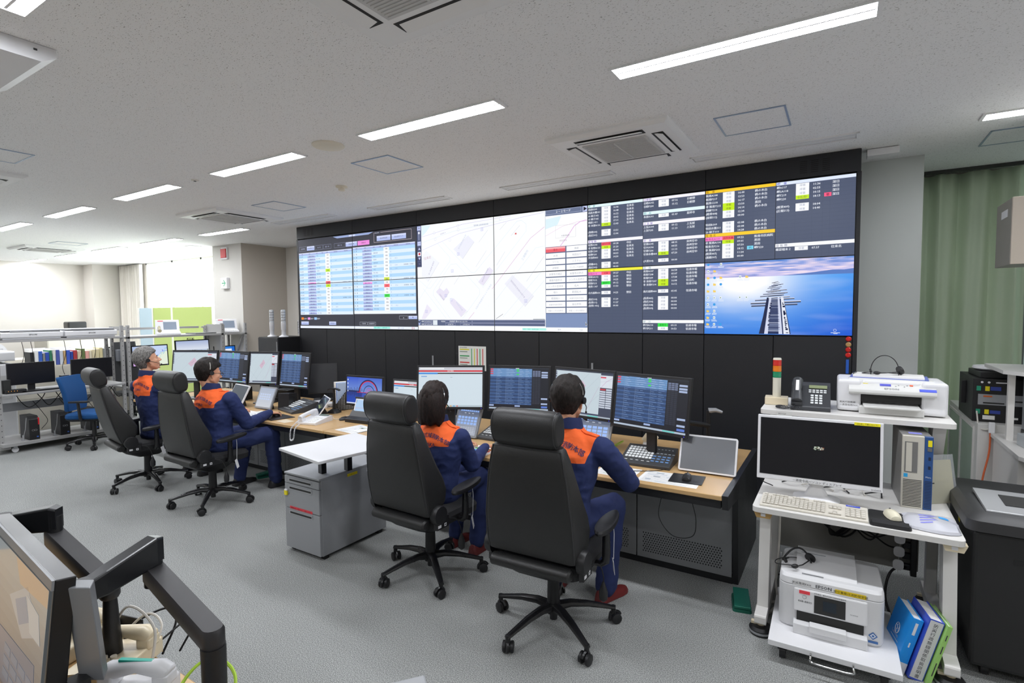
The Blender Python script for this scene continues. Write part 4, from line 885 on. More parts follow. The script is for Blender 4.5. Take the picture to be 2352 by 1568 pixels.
    if kind == 'bob':
        rr = []
        for z, w, yb, yf in ((.10, .05, -.06, .04), (.08, .075, -.095, .06), (.04, .093, -.118, .055), (.0, .098, -.122, .045), (-.05, .102, -.118, .04), (-.10, .100, -.108, .04), (-.135, .090, -.095, .035), (-.15, .082, -.085, .025)):
            rr.append([(w*math.cos(q)*(1+.04*math.sin(23*q))+0, (yb+yf)/2+(yf-yb)/2*math.sin(q)*(1+.03*math.sin(19*q)), z+.008*math.sin(7*q)*(z < -.13)) for q in [2*PI*i/64 for i in range(64)]])
        h.loft(rr, True)
    h.v = [HM @ p for p in h.v]; h.build('hair', root, ang=80)
    # eyes
    e = MB(mat('eye_white', '#e8e4e0', .2)); 
    for s in (-1, 1): e.sph((s*.031, .0685, .001), .0112, 12, 8)
    e.use(mat('iris', '#1c120c', .2)); 
    for s in (-1, 1): e.sph((s*.031, .0745, .001), .0062, 10, 6)
    e.v = [HM @ p for p in e.v]; e.build('eyes', root)
    if sex != 'x': 
        e = MB(mat('brow_hair', '#2a211e', .7))
        for s in (-1, 1): e.tube([(s*.014, .0845, .020), (s*.032, .082, .026), (s*.050, .070, .020)], [.0025, .004, .002], 6)
        e.v = [HM @ p for p in e.v]; e.build('eyebrows', root)
    return root, O, HM
def headset(O, HM, label, side=1, col=BLACK, band=CHROME, lift=.0):
    t = thing('headset', label, 'headset', O, 0, 'headsets worn by the operators')
    b = MB(band); pts = [(s*(.092)*math.cos(a), -.03-lift, .028+.092*math.sin(a)+.027) for s, a in [(1, PI*q/14) for q in range(0, 15)]]
    b.tube([(p[0], p[1], p[2]-.02) for p in pts], .0028, 6); b.v = [HM @ p for p in b.v]; b.build('headband', t)
    for s in (-1, 1):
        c = MB(col); c.tube([(s*.082, -.012, .005), (s*.098, -.014, .005)], .018, 14)
        if s == side: c.tube([(s*.092, -.012, 0), (s*.088, .04, -.03), (s*.07, .085, -.06)], [.003, .0025, .002], 6); c.sph((s*.07, .088, -.062), .006, 8, 6)
        c.v = [HM @ p for p in c.v]; c.build('earpiece', t)
HG = hairmat('grey_hair', '#3c3a38', '#989591'); HB = hairmat('dark_hair', '#0e0b0a', '#2a221e'); HBR = hairmat('brown_black_hair', '#120c0b', '#2c1f1b')
# right hand position, nearest the camera
r4, O4, M4 = person('p4', 'short haired person in orange and navy jacket, at the right console', (5.80, -2.62, .60), (5.81, -2.58, .88), (5.825, -2.54, 1.155), (5.815, -2.53, 1.295), (math.radians(4), math.radians(-6)),
  {1: ((6.035, -2.54, 1.03), (6.12, -2.33, .80), (5.98, -2.06, .775), (-.4, 1, -.1), .5), -1: ((5.62, -2.53, 1.035), (5.53, -2.36, .80), (5.64, -2.05, .775), (.3, 1, -.1), .5)},
  {1: ((5.89, -2.60, .575), (5.96, -2.17, .58), (5.95, -2.27, .09), (.35, 1, 0)), -1: ((5.71, -2.60, .575), (5.64, -2.17, .58), (5.62, -2.24, .09), (-.1, 1, 0))}, (HB, 'short'), shoe='#6a2020')
headset(O4, M4, 'thin headset worn by the short haired person at the right console', 1)
r3, O3, M3 = person('p3', 'woman with a black bob in orange and navy jacket, at the second console', (4.76, -2.48, .58), (4.755, -2.44, .82), (4.73, -2.415, 1.05), (4.70, -2.415, 1.18), (math.radians(4), math.radians(-10)),
  {1: ((4.91, -2.39, .935), (4.93, -2.29, .725), (4.84, -1.98, .775), (-.15, 1, -.12), .55), -1: ((4.57, -2.385, .935), (4.48, -2.2, .755), (4.60, -1.95, .77), (.2, 1, -.12), .6)},
  {1: ((4.84, -2.46, .57), (4.86, -2.07, .575), (4.86, -2.14, .09), (0, 1, 0)), -1: ((4.68, -2.46, .57), (4.64, -2.07, .575), (4.64, -2.12, .09), (0, 1, 0))}, (HBR, 'bob'), 'f', '#5c1c1c', .97)
headset(O3, M3, 'thin silver headset over the black bobbed hair', 1)
r2, O2, M2 = person('p2', 'dark haired person with glasses reaching right hand to a mouse', (2.00, -2.50, .585), (1.985, -2.50, .85), (1.965, -2.51, 1.11), (1.95, -2.52, 1.25), (math.radians(-6), math.radians(-8)),
  {1: ((2.155, -2.44, 1.0), (2.20, -2.30, .735), (2.055, -1.95, .775), (-.2, 1, -.15), .6), -1: ((1.765, -2.43, 1.0), (1.60, -2.2, .78), (1.50, -1.98, .775), (-.1, 1, -.1), .7)},
  {1: ((2.09, -2.48, .57), (2.19, -2.03, .59), (2.13, -1.96, .09), (.1, 1, 0)), -1: ((1.91, -2.48, .57), (1.80, -2.06, .58), (1.74, -2.12, .09), (-.1, 1, 0))}, (HB, 'short'))
headset(O2, M2, 'thin headset with pale band on the dark haired person with glasses', -1, BLACK, CABLEW)
b = MB(BLACK)
for s in (-1, 1):
    q = [(s*.031+.021*math.cos(a)*1.1, .098, -.001+.016*math.sin(a)) for a in [2*PI*i/16 for i in range(17)]]; b.tube(q, .0018, 6); b.tube([(s*.054, .098, .006), (s*.078, .06, .006), (s*.082, -.005, .004), (s*.078, -.02, -.012)], .002, 6)
b.tube([(-.009, .10, .002), (.009, .10, .002)], .0018, 6); b.v = [M2 @ p for p in b.v]; b.build('glasses', r2)
r1, O1, M1_ = person('p1', 'grey haired person looking up at the wall, furthest left', (.90, -2.52, .60), (.87, -2.53, .87), (.83, -2.565, 1.18), (.815, -2.55, 1.335), (math.radians(-12), math.radians(13)),
  {1: ((1.03, -2.54, 1.04), (1.06, -2.30, .78), (.96, -2.06, .775), (-.3, 1, -.1), .5), -1: ((.62, -2.57, 1.04), (.50, -2.33, .78), (.56, -2.07, .775), (.2, 1, -.1), .5)},
  {1: ((.99, -2.50, .58), (1.08, -2.06, .59), (1.06, -2.12, .09), (.1, 1, 0)), -1: ((.80, -2.50, .58), (.72, -2.06, .59), (.70, -2.1, .09), (-.1, 1, 0))}, (HG, 'short'))
headset(O1, M1_, 'thin headset on the grey haired person', 1)
# ---------------------------------------------------------------- console desks
DZ = .72
PERF = mat('perforation', '#222325', .8); DESKB = mat('desk_black', '#202124', .45); DESKG = mat('desk_grey_panel', '#8e9092', .5, metal=.1, var=.02)
def desk(x0, x1, label, seams, endl, endr):
    t = thing('console_desk', label, 'desk', ((x0+x1)/2, -1.47, 0), 0, 'long console desks'); cx = (x0+x1)/2; T = TR(-cx, 1.47, 0)
    MB(DESKW).at(T).box((x0, -2.085, DZ-.028), (x1, -.86, DZ)).build('desktop', t, bev=.004)
    b = MB(DESKB).at(T); b.box((x0+.01, -2.055, DZ-.085), (x1-.01, -2.00, DZ-.030)); b.box((x0+.01, -.90, DZ-.1), (x1-.01, -.86, DZ-.03)); b.box((x0+.01, -2.0, DZ-.05), (x1-.01, -.9, DZ-.03)); b.build('under_frame', t)
    for a, c in zip(seams, seams[1:]):
        b = MB(DESKG).at(T); b.box((a+.004, -1.68, .05), (c-.004, -1.66, .625)); p = b.build('front_panel', t, bev=.002)
        q = MB(PERF).at(T); n = int((c-a-.1)/.018)
        for r in range(9):
            for k in range(n):
                x = a+.05+(k+.5*(r % 2))*.018; z = .10+r*.0165; q.add([(x+.0052*math.cos(w), -1.6807, z+.0058*math.sin(w)) for w in [PI*2*i/6 for i in range(6)]], [tuple(range(6))])
        q.build('vent_holes', p)
    MB(DESKB).at(T).box((x0, -1.665, 0), (x1, -1.62, .05)).build('plinth', t); MB(DESKB).at(T).box((x0, -.92, 0), (x1, -.88, DZ-.03)).build('back_panel', t)
    for x, f in ((x0, endl), (x1, endr)):
        if f:
            s = .035 if f > 0 else -.035
            MB(DESKB).at(T).prism([(-1.66, 0), (-1.72, .60), (-2.07, .635), (-2.085, DZ+.004), (-.80, DZ+.004), (-.80, 0)], 'x', x, x+s).build('end_panel', t, bev=.002)
    return t
desk(3.06, 6.60, 'long maple topped console desk at the right with black end panel', (3.07, 3.9, 4.75, 5.25, 5.95, 6.6), 0, 1)
desk(-.66, 3.05, 'long maple topped console desk at the left under the two men', (-.65, .5, 1.39, 1.9, 2.5, 3.05), -1, 0)
# ---------------------------------------------------------------- monitors
def scr_map(W, H):
    s = Screen(W, H, '#c2d0d8'); s.rect(0, 0, 1, .03, '#2b3040', 2); s.rect(0, .05, .022, .42, '#2c3346', 2)
    for k in range(6): s.rect(.004, .06+k*.06, .018, .10+k*.06, '#aab4cc', 3)
    s.rect(.80, .03, 1, 1, '#3e4557', 2); s.rect(.80, .07, .998, .34, '#d6dde6', 3); s.rect(.80, .10, .89, .13, '#d05060', 4)
    s.line([(.82, .33), (.90, .20), (.99, .12)], .002, '#c078b8', 5); s.line([(.8, .22), (.99, .17)], .001, '#a8a8b8', 5)
    for r in range(9):
        for c in range(2): s.rect(.803+c*.1, .36+r*.048, .895+c*.1, .395+r*.048, '#b4404c' if (r, c) == (0, 0) else '#c6cedc', 4)
    s.poly([(.35, .42), (.48, .24), (.56, .33), (.43, .53)], '#cdb4c6', 3); s.poly([(.46, .25), (.49, .22), (.53, .28), (.50, .31)], '#cdb4c6', 4)
    s.line([(.43, .40), (.49, .33)], .004, '#a890a8', 5)
    for a in ([(.05, .9), (.6, .05)], [(.2, .95), (.78, .1)], [(.05, .3), (.3, .05)], [(.5, .9), (.79, .5)], [(.02, .6), (.35, .95)]): s.line(a, .001, '#98a8b4', 3)
    s.line([(.60, .85), (.78, .32)], .0016, '#b88ab0', 4); s.rect(0, .93, .8, .965, '#39415a', 3); s.rect(0, .968, 1, 1, '#a8b4c0', 4); s.rect(.62, .972, .8, .996, '#62c8c0', 5); s.rect(.02, .935, .12, .96, '#c6cedc', 5)
    return s
def scr_list(W, H):
    s = Screen(W, H, '#171a22'); s.rect(0, 0, 1, .03, '#20242e'); s.rect(.18, .025, .34, .055, '#7ea0d8'); s.rect(.44, .012, .50, .03, '#c8ccd8')
    for k in range(3): s.rect(.005, .035+k*.052, .055, .065+k*.052, '#d84a5c', 3)
    n = 22
    for i in range(n):
        v = .03+i*.039; c = '#6b94c4' if i < 5 else ('#3c5a8a' if i % 2 else '#2e466e')
        s.rect(.005, v, .72, v+.037, c, 2); s.line([(.005, v+.037), (.72, v+.037)], .0012, '#1c2a48', 3)
        for x in (.12, .28, .34, .5, .6): s.rect(x+.01, v+.012, x+.05+.02*(i % 3), v+.02, '#a8bede' if i < 5 else '#6f8cb8', 3)
    for x in (.12, .28, .5): s.line([(x, .03), (x, .88)], .0008, '#a8c0e0', 4)
    for i in (0, 1, 3): s.rect(.46, .033+i*.039, .50, .062+i*.039, '#42d860', 5)
    for i in range(n):
        for k in range(3): s.rect(.733+k*.045, .07+i*.036, .772+k*.045, .098+i*.036, '#2c303c' if i > 3 else '#6d7894', 2)
    for v in (.09, .15, .20, .71, .83): s.rect(.88, v, .985, v+.038, '#a4b4d4', 2)
    s.rect(0, .90, .08, .935, '#9eb2dc', 3); s.rect(.44, .90, .53, .935, '#9eb2dc', 3); s.rect(0, .965, 1, 1, '#aebccd', 3); s.rect(.70, .97, .86, .995, '#62c8c0', 4); s.rect(.885, .90, .985, .945, '#5878c8', 3)
    return s
def scr_web(W, H):
    s = Screen(W, H, '#cfdde6'); s.rect(0, 0, 1, .06, '#c2c4cc'); s.rect(.02, .01, .4, .05, '#e4e6ea', 2); s.rect(0, .075, 1, .115, '#cc2430', 2); s.text(.5, .11, '指令情報', .04, '#f4d8d8', 'c')
    s.rect(0, .14, 1, .17, '#242428', 2); s.rect(0, .135, .3, .175, '#3d8ad8', 3); s.rect(.04, .22, .13, .245, '#7aa4d8', 2); s.rect(.5, .25, .53, .26, '#90a0b0', 2)
    s.rect(0, .955, 1, 1, '#b4c4cc', 2)
    for k in range(7): s.rect(.3+k*.05, .965, .32+k*.05, .99, ['#e8a030', '#30a0e0', '#e05040', '#40b060'][k % 4], 3)
    return s
def scr_touch(W, H):
    s = Screen(W, H, '#5c6a84'); s.grad(0, 0, 1, 1, lambda u, v: mixc(lin('#4a5670'), lin('#a8aebc'), v), 1, 10)
    for k in range(9): s.rect(.10+k*.098, .03, .18+k*.098, .085, '#8fb2f0', 3)
    for k in range(3): s.rect(.3+k*.18, .14, .38+k*.18, .165, '#c4cad8', 3)
    for r in range(3):
        for c in range(6): s.rect(.05+c*.155, .28+r*.115, .175+c*.155, .37+r*.115, '#93b4ee', 3)
    for r in range(4):
        for c in range(8): s.rect(.05+c*.11, .70+r*.06, .13+c*.11, .712+r*.06, '#d4d8e2', 3)
    return s
def scr_arch(W, H):
    s = Screen(W, H, '#2050a8'); s.grad(0, 0, 1, .56, lambda u, v: mixc(lin('#2c52c4'), lin('#7a9ad8'), v*.8+.2*u), 3, 12); s.grad(0, .56, 1, 1, lambda u, v: mixc(lin('#28408c'), lin('#1c48b8'), v), 1, 8)
    arc = lambda cx, cy, r0, r1, c, z, a0=0, a1=PI: [s.poly([(cx+r*math.cos(a), cy-r*math.sin(a)*W/H) for r, a in ((r0, p), (r1, p), (r1, q), (r0, q))], c, z) for p, q in [(a0+(a1-a0)*i/20, a0+(a1-a0)*(i+1)/20) for i in range(20)]]
    arc(.62, .55, .25, .275, '#16204c', 3); arc(.62, .55, .235, .25, '#e8243c', 4); arc(.64, .55, .14, .155, '#1a2a60', 4); arc(.645, .55, .09, .098, '#d82a44', 4); arc(.65, .55, .05, .06, '#e8304a', 4)
    arc(.63, .57, .20, .215, '#4a3690', 3, PI, 2*PI)
    s.rect(.3, .545, .97, .565, '#c8284a', 5); s.rect(0, .5, .4, .56, '#1c2c60', 2); rnd = random.Random(3)
    for k in range(16): x = .02+k*.028; h = rnd.uniform(.05, .14); s.rect(x, .5-h, x+.008, .52, '#141e44', 4); s.rect(x, .56, x+.008, .6+h, '#141e5a', 4)
    for k in range(8): x = .80+k*.024; s.rect(x, .44, x+.008, .56, '#141e44', 4)
    s.poly([(.45, .57), (.4, .95), (.48, .95), (.55, .6)], '#3a58b4', 2); s.rect(0, .95, 1, 1, '#c8d0e4', 3)
    for k in range(4): s.rect(.02, .08+k*.14, .045, .13+k*.14, '#d8e0ec', 3)
    return s
def scr_city(W, H):
    s = Screen(W, H, '#b8c6dc'); s.grad(0, 0, 1, .6, lambda u, v: mixc(lin('#a4b2d4'), lin('#dbe2ee'), v), 1, 8); rnd = random.Random(2)
    for k in range(160): u = rnd.random(); v = rnd.uniform(.6, .98); s.rect(u, v, u+rnd.uniform(.01, .05), v+.03, rnd.choice(['#50584c', '#8a8c80', '#6a6f60', '#a4a496', '#3c4438', '#9a8a74']), 2)
    return s
def scr_weather(W, H):
    s = Screen(W, H, '#cfd8ee'); s.rect(0, 0, .48, .3, '#aebfe2'); s.rect(0, .3, .48, .42, '#6a746c'); s.rect(0, .42, .48, 1, '#c4d4f0'); s.rect(.48, 0, .50, 1, '#20242c', 2)
    s.rect(.5, 0, 1, 1, '#c6d6f6', 1); s.poly([(.62, 1), (.70, .6), (.82, .4), (1, .25), (1, 1)], '#e4eedc', 2); rnd = random.Random(4)
    for k in range(70):
        t_ = rnd.random(); u = .55+.42*t_+rnd.uniform(-.05, .05); v = .9-.75*t_+rnd.uniform(-.08, .08); s.rect(u, v, u+.02, v+.03, rnd.choice(['#5a90e8', '#8ab8f4', '#6a78d8', '#f0f4a0', '#58c0e0']), 3)
    s.rect(.5, .05, .56, .4, '#8a78e0', 3); s.rect(0, .55, .3, .75, '#9ee0c0', 3); s.rect(0, .75, .48, 1, '#d4a8e4', 3)
    return s
def scr_blue(W, H):
    s = Screen(W, H, '#2a7cd8'); s.rect(.1, .15, .85, 1, '#e8ecf6', 2); s.rect(.5, .28, .82, .34, '#8aa4dc', 3); s.rect(.15, .5, .7, .53, '#b0b8c8', 3); s.rect(.85, 0, 1, 1, '#1c64c4', 3); return s
def monitor(label, L, R, H, content, tilt=8, base=DZ, frame=BLACK, name='monitor', bz=.018, chin=.022, stand='foot', group=None, cover=None):
    L = Vector(L); R = Vector(R); W = (R-L).length; c = (L+R)/2; ang = math.atan2(R.y-L.y, R.x-L.x); zt = c.z
    t = thing(name, label, 'monitor', (c.x, c.y, base), ang, group)
    h = zt-base; M = TR(0, 0, h-H) @ rot(math.radians(-tilt), 'X')
    b = MB(frame).at(M); b.box((-W/2, 0, 0), (W/2, .022, H)); b.prism([(-W*.36, .05), (W*.36, .05), (W*.40, H-.04), (-W*.40, H-.04)], 'y', .022, .05); b.build('bezel', t, bev=.003)
    s = content(W-2*bz, H-bz-chin) if content else Screen(W-2*bz, H-bz-chin, '#0c0d10', cover)
    o = s.build(t); o.matrix_local = M @ TR(0, -.0012, chin)
    b = MB(frame).at(M)
    if stand == 'foot':
        b.at(); b.box((-.035, .045, .0), (.035, .075, max(.05, h-H*.55))); b.loft([rring(0, -.06, .16, .12, .0, .04), rring(0, -.06, .16, .12, .01, .04), rring(0, -.05, .15, .11, .016, .04)]); b.build('stand', t)
    elif stand == 'prop':
        b.at(); b.prism([(.01, 0), (.10, 0), (.03, h*.6)], 'x', -W*.3, W*.3); b.build('stand', t)
    if name == 'monitor' and content: MB(mat('power_led', '#3a3aff', .3, emit=3)).at(M).box((W/2-.03, -.001, .008), (W/2-.026, .0005, .011)).build('power_light', t)
    return t
g = 'console monitors'
ZT = 1.36
monitor('black console monitor with white browser page behind the bobbed head', (4.02, -1.86, ZT), (4.555, -1.585, ZT), .385, scr_web, group=g)
monitor('black console monitor with dark blue list, second from left at the right console', (4.56, -1.55, ZT), (5.10, -1.40, ZT), .40, scr_list, group=g)
monitor('black console monitor with map, behind the short haired head', (5.11, -1.395, ZT), (5.69, -1.50, ZT), .40, scr_map, group=g)
monitor('black console monitor with dark blue list, rightmost of the right console', (5.70, -1.53, ZT), (6.305, -1.69, ZT), .415, scr_list, group=g)
monitor('black console monitor with pink building map, leftmost of the left console', (-.30, -1.79, ZT), (.29, -1.52, ZT), .42, scr_map, group=g)
monitor('black console monitor with pale list, directly behind the glasses', (.33, -1.54, ZT), (.92, -1.50, ZT), .41, scr_list, group=g)
monitor('black console monitor with map, third of the left console', (.93, -1.49, ZT), (1.32, -1.35, ZT), .41, scr_map, group=g)
monitor('black console monitor with dark list, rightmost of the left console', (1.33, -1.34, ZT), (1.84, -1.31, ZT), .43, scr_list, group=g)
monitor('monitor with red neon arches over blue water, between the consoles', (2.70, -1.50, 1.167), (3.222, -1.47, 1.167), .32, scr_arch, 3)
monitor('smaller monitor with white page and red and blue bars, between the consoles', (3.168, -1.30, 1.128), (3.66, -1.26, 1.128), .37, scr_web, 6, frame=DKGREY)
monitor('switched off black monitor seen edge on, beyond the left console', (1.50, -1.05, 1.19), (1.73, -.78, 1.19), .38, None, 10)
# touch panels
FRS = mat('grey_frame', '#8b8d90', .4, metal=.3)
def touch(label, bl, br, zt, dep, H, content, fr=FRS, cover=None, col=None):
    bl = Vector(bl); br = Vector(br); W = (br-bl).length; c = (bl+br)/2; ang = math.atan2(br.y-bl.y, br.x-bl.x)
    t = thing('touch_display', label, 'touch panel', (c.x, c.y, DZ), ang, 'tilted touch panels on the consoles')
    M = TR(0, 0, .012) @ rot(-dep, 'X'); b = MB(fr).at(M); b.loft([[(x, y, z) for x, z in [(sx*(W/2-.012)+.012*math.cos(a), (H/2)+sz*(H/2-.012)+.012*math.sin(a)) for sx, sz, a0 in ((1, 1, 0), (-1, 1, PI/2), (-1, -1, PI), (1, -1, 1.5*PI)) for a in (a0, a0+PI/4, a0+PI/2)]] for y in (0, .018)][::-1], True, False)
    b.build('frame', t, bev=.002)
    if content: o = content(W-.036, H-.036).build(t)
    else:
        q = MB(cover); q.box((-W/2+.012, -.0005, 0), (W/2-.012, .001, H-.024)); o = q.build('screen', t)
    o.matrix_local = M @ TR(0, -.0015, .018 if content else .012)
    b = MB(BLACK); b.prism([(.03, 0), (.03+H*math.sin(dep)*.75, 0), (.015+H*math.sin(dep)*.6, H*math.cos(dep)*.6)], 'x', -W*.25, W*.25); b.build('stand', t)
    return t
GLOSS = mat('dark_glass', '#2a3548', .1, coat=1); GLOSS2 = mat('silver_glass', '#a9adb4', .16, metal=.85)
touch('grey framed touch panel with blue buttons in front of the woman', (4.25, -1.66), (4.51, -1.655), .96, math.radians(25), .265, scr_touch)
touch('grey framed touch panel with blue buttons behind the right arm of the short haired person', (5.33, -1.50), (5.66, -1.50), .96, math.radians(25), .27, scr_touch)
touch('silver framed blank touch panel at the right end of the console', (6.245, -1.70), (6.615, -1.69), .96, math.radians(24), .25, None, WHITE, GLOSS2)
touch('silver framed glossy touch panel, left of two in front of the person with glasses', (.83, -1.72), (1.20, -1.77), .96, math.radians(28), .27, None, WHITE, GLOSS)
touch('silver framed touch panel with faint grid, beside the black speaker box', (1.36, -1.69), (1.66, -1.685), .96, math.radians(22), .26, lambda W, H: (lambda s: (s.grad(0, 0, 1, 1, lambda u, v: mixc(lin('#9aa6bc'), lin('#c4c8ce'), v), 1, 8), [s.rect(.1+c*.15, .3+r*.12, .22+c*.15, .38+r*.12, '#b8c6e2', 3) for c in range(5) for r in range(3)], s)[-1])(Screen(W, H, '#a8b0c0')))
# key consoles
def keypad(label, x, y, rz, w=.36, d=.27, full=True):
    t = thing('key_console', label, 'key console', (x, y, DZ), rz, 'sloping key consoles'); sl = math.radians(15)
    b = MB(DKGREY); b.prism([(-d/2, 0), (-d/2, .022), (d/2, .022+d*math.tan(sl)), (d/2+.01, .015+d*math.tan(sl)), (d/2, 0)], 'x', -w/2, w/2); b.build('body', t, bev=.004)
    M = TR(0, -d/2, .0225) @ rot(math.atan(math.tan(sl)), 'X'); D = d/math.cos(sl)
    b = MB(mat('key_white', '#dfe2e2', .5)).at(M)
    for r in range(5):
        for c in range(8):
            cx = -w/2+.022+c*.0245; cy = D*.28+r*.034; b.box((cx, cy, 0), (cx+.019, cy+.023, .005))
    for c in range(5): b.box((-w/2+.03+c*.04, D*.15, 0), (-w/2+.05+c*.04, D*.15+.006, .001))
    b.build('keys', t, bev=.001)
    b = MB(mat('key_blue', '#6a93c8', .5)).at(M)
    for r in range(3):
        for c in range(4): b.box((w*.1+c*.034, D*.18+r*.035, 0), (w*.1+c*.034+.022, D*.18+r*.035+.012, .002))
    b.build('blue_keys', t)
    b = MB(mat('panel_line', '#b8c0c4', .5)).at(M)
    for c in range(6): b.box((w*.06+c*.025, D*.82, 0), (w*.06+c*.025+.012, D*.82+.006, .001)); b.box((w*.06+c*.028, D*.60, 0), (w*.06+c*.028+.018, D*.60+.008, .0012))
    b.box((-w*.1, D*.94, 0), (w*.08, D*.95, .001)); b.build('markings', t)
    return t
keypad('black sloping key console with white keys beside the touch panel of the woman', 4.68, -1.50, 0)
keypad('black sloping key console with white keys, beside the silver touch panel', 6.01, -1.60, math.radians(2))
keypad('black sloping key console under the big edge on monitor of the left console', 1.93, -1.52, math.radians(-14), .38, .30)
keypad('black sloping key console between the two men', .36, -1.42, math.radians(-16), .36, .24)
# mice, pads, sheets
def mouse(label, x, y, z, rz, m=BLACK, k=1, name='computer_mouse'):
    b = MB(m); b.loft([[(.030*k*w*math.cos(q), yy+0, .002+h*max(0, math.sin(q))) for q in [PI*2*i/16 for i in range(16)]] for yy, w, h in ((-.055*k, .3, .01), (-.05*k, .75, .022), (-.025*k, 1, .034), (.01*k, 1.02, .036), (.04*k, .9, .028), (.055*k, .6, .016), (.06*k, .2, .006))])
    b.use(DKGREY).cyl((-.003, .035*k, .030), (.003, .035*k, .030), .006, n=10); o = b.build(name, loc=(x, y, z), rot=(0, 0, rz)); return tag(o, label, 'mouse', 'computer mice')
mouse('black computer mouse on the square pad at the right console end', 6.345, -1.86, DZ+.004, .1)
mouse('black computer mouse beside the tablet dock between the consoles', 2.83, -1.63, DZ, -.4)
mouse('computer mouse under the hand of the person with glasses', 2.03, -1.855, DZ+.008, .3)
def slab(name, label, cat, pts, z, m, h=.003, bev=0, group=None):
    c = (sum(p[0] for p in pts)/len(pts), sum(p[1] for p in pts)/len(pts)); b = MB(m); b.prism([(p[0]-c[0], p[1]-c[1]) for p in pts], 'z', 0, h); return tag(b.build(name, loc=(c[0], c[1], z), bev=bev), label, cat, group)
slab('mouse_pad', 'small black square mouse pad at the right console end', 'mouse pad', [(6.25, -1.965), (6.455, -1.945), (6.44, -1.75), (6.235, -1.77)], DZ+.002, BLACK, .0025)
slab('mouse_pad', 'black mouse pad under the hand of the person with glasses', 'mouse pad', [(1.95, -1.99), (2.2, -2.04), (2.26, -1.80), (2.0, -1.76)], DZ+.001, BLACK, .005, .002)
def sheet(label, pts, z, art=True, col='#f2f2f0', seed=1):
    """printed sheet lying on a desk"""
    a, b_, c_, d = [Vector((*p, 0)) for p in pts]; o = (a+b_+c_+d)/4; s = MB(paint_mat()); P = lambda u, v, k: ((a.lerp(b_, u)).lerp(d.lerp(c_, u), v)-o)+Vector((0, 0, .0006+k*.0002))
    q = lambda u0, v0, u1, v1, c, k: s.add([P(u0, v0, k), P(u1, v0, k), P(u1, v1, k), P(u0, v1, k)], [(0, 1, 2, 3)], False, lin(c))
    q(0, 0, 1, 1, col, 0); rnd = random.Random(seed)
    if art:
        for i in range(9):
            u, v = rnd.uniform(.05, .7), rnd.uniform(.08, .8); q(u, v, u+rnd.uniform(.06, .22), v+rnd.uniform(.05, .12), rnd.choice(['#cfe4d4', '#e0e4ea', '#e8e0c8', '#b8c0c8', '#d8dde4', '#a8aeb4']), 1)
        for i in range(12): v = .06+i*.075; q(.06, v, rnd.uniform(.4, .95), v+.012, '#a0a4a8', 2)
    ob = s.build('paper_sheet', loc=(o.x, o.y, z)); return tag(ob, label, 'paper', 'paper sheets on the desks')
sheet('printed sheet with green table under the mouse pad at the right console', [(6.06, -2.03), (6.44, -2.02), (6.43, -1.76), (6.06, -1.79)], DZ, seed=3)
sheet('white sheet with line drawing left of the green printed sheet', [(5.76, -2.03), (6.03, -2.03), (6.03, -1.80), (5.76, -1.80)], DZ, seed=4)
s1 = sheet('colourful printed sheet between the hands of the woman', [(4.64, -2.04), (4.88, -2.04), (4.88, -1.80), (4.64, -1.80)], DZ, False, seed=5)
b = MB(paint_mat())
for i, c in enumerate(['#e88a2a', '#e8d23a', '#4a90d8', '#d84a3a', '#5ab86a', '#e8a23a']): b.box((-.09+(i % 2)*.09, -.09+(i//2)*.055, .0008), (-.01+(i % 2)*.09, -.05+(i//2)*.055, .0012), lin(c))
b.build('coloured_fields', s1)
sheet('white printed sheet left of the hands of the woman', [(4.30, -2.04), (4.60, -2.04), (4.60, -1.80), (4.30, -1.80)], DZ, seed=6)
sheet('printed sheet with yellow tabs in front of the person with glasses', [(1.24, -1.98), (1.56, -2.02), (1.58, -1.80), (1.26, -1.78)], DZ, seed=7)
sheet('white sheet near the mouse hand of the person with glasses', [(1.58, -1.98), (1.80, -2.0), (1.80, -1.74), (1.58, -1.74)], DZ, seed=8)
sheet('small clear card on the desk edge by the white telephone', [(2.25, -2.02), (2.42, -2.04), (2.43, -1.93), (2.26, -1.91)], DZ, False, '#d8cbb4')
for k in range(3): o = sheet(['lowest loose paper of the stack beside the tall white table', 'middle loose paper of the stack beside the tall white table', 'top loose paper of the stack beside the tall white table'][k], [(3.12+k*.02, -2.0+k*.01), (3.42, -2.04+k*.03), (3.45, -1.80), (3.16+k*.01, -1.73)], DZ+.001+k*.0022, True, '#f4f4f2', 20+k)
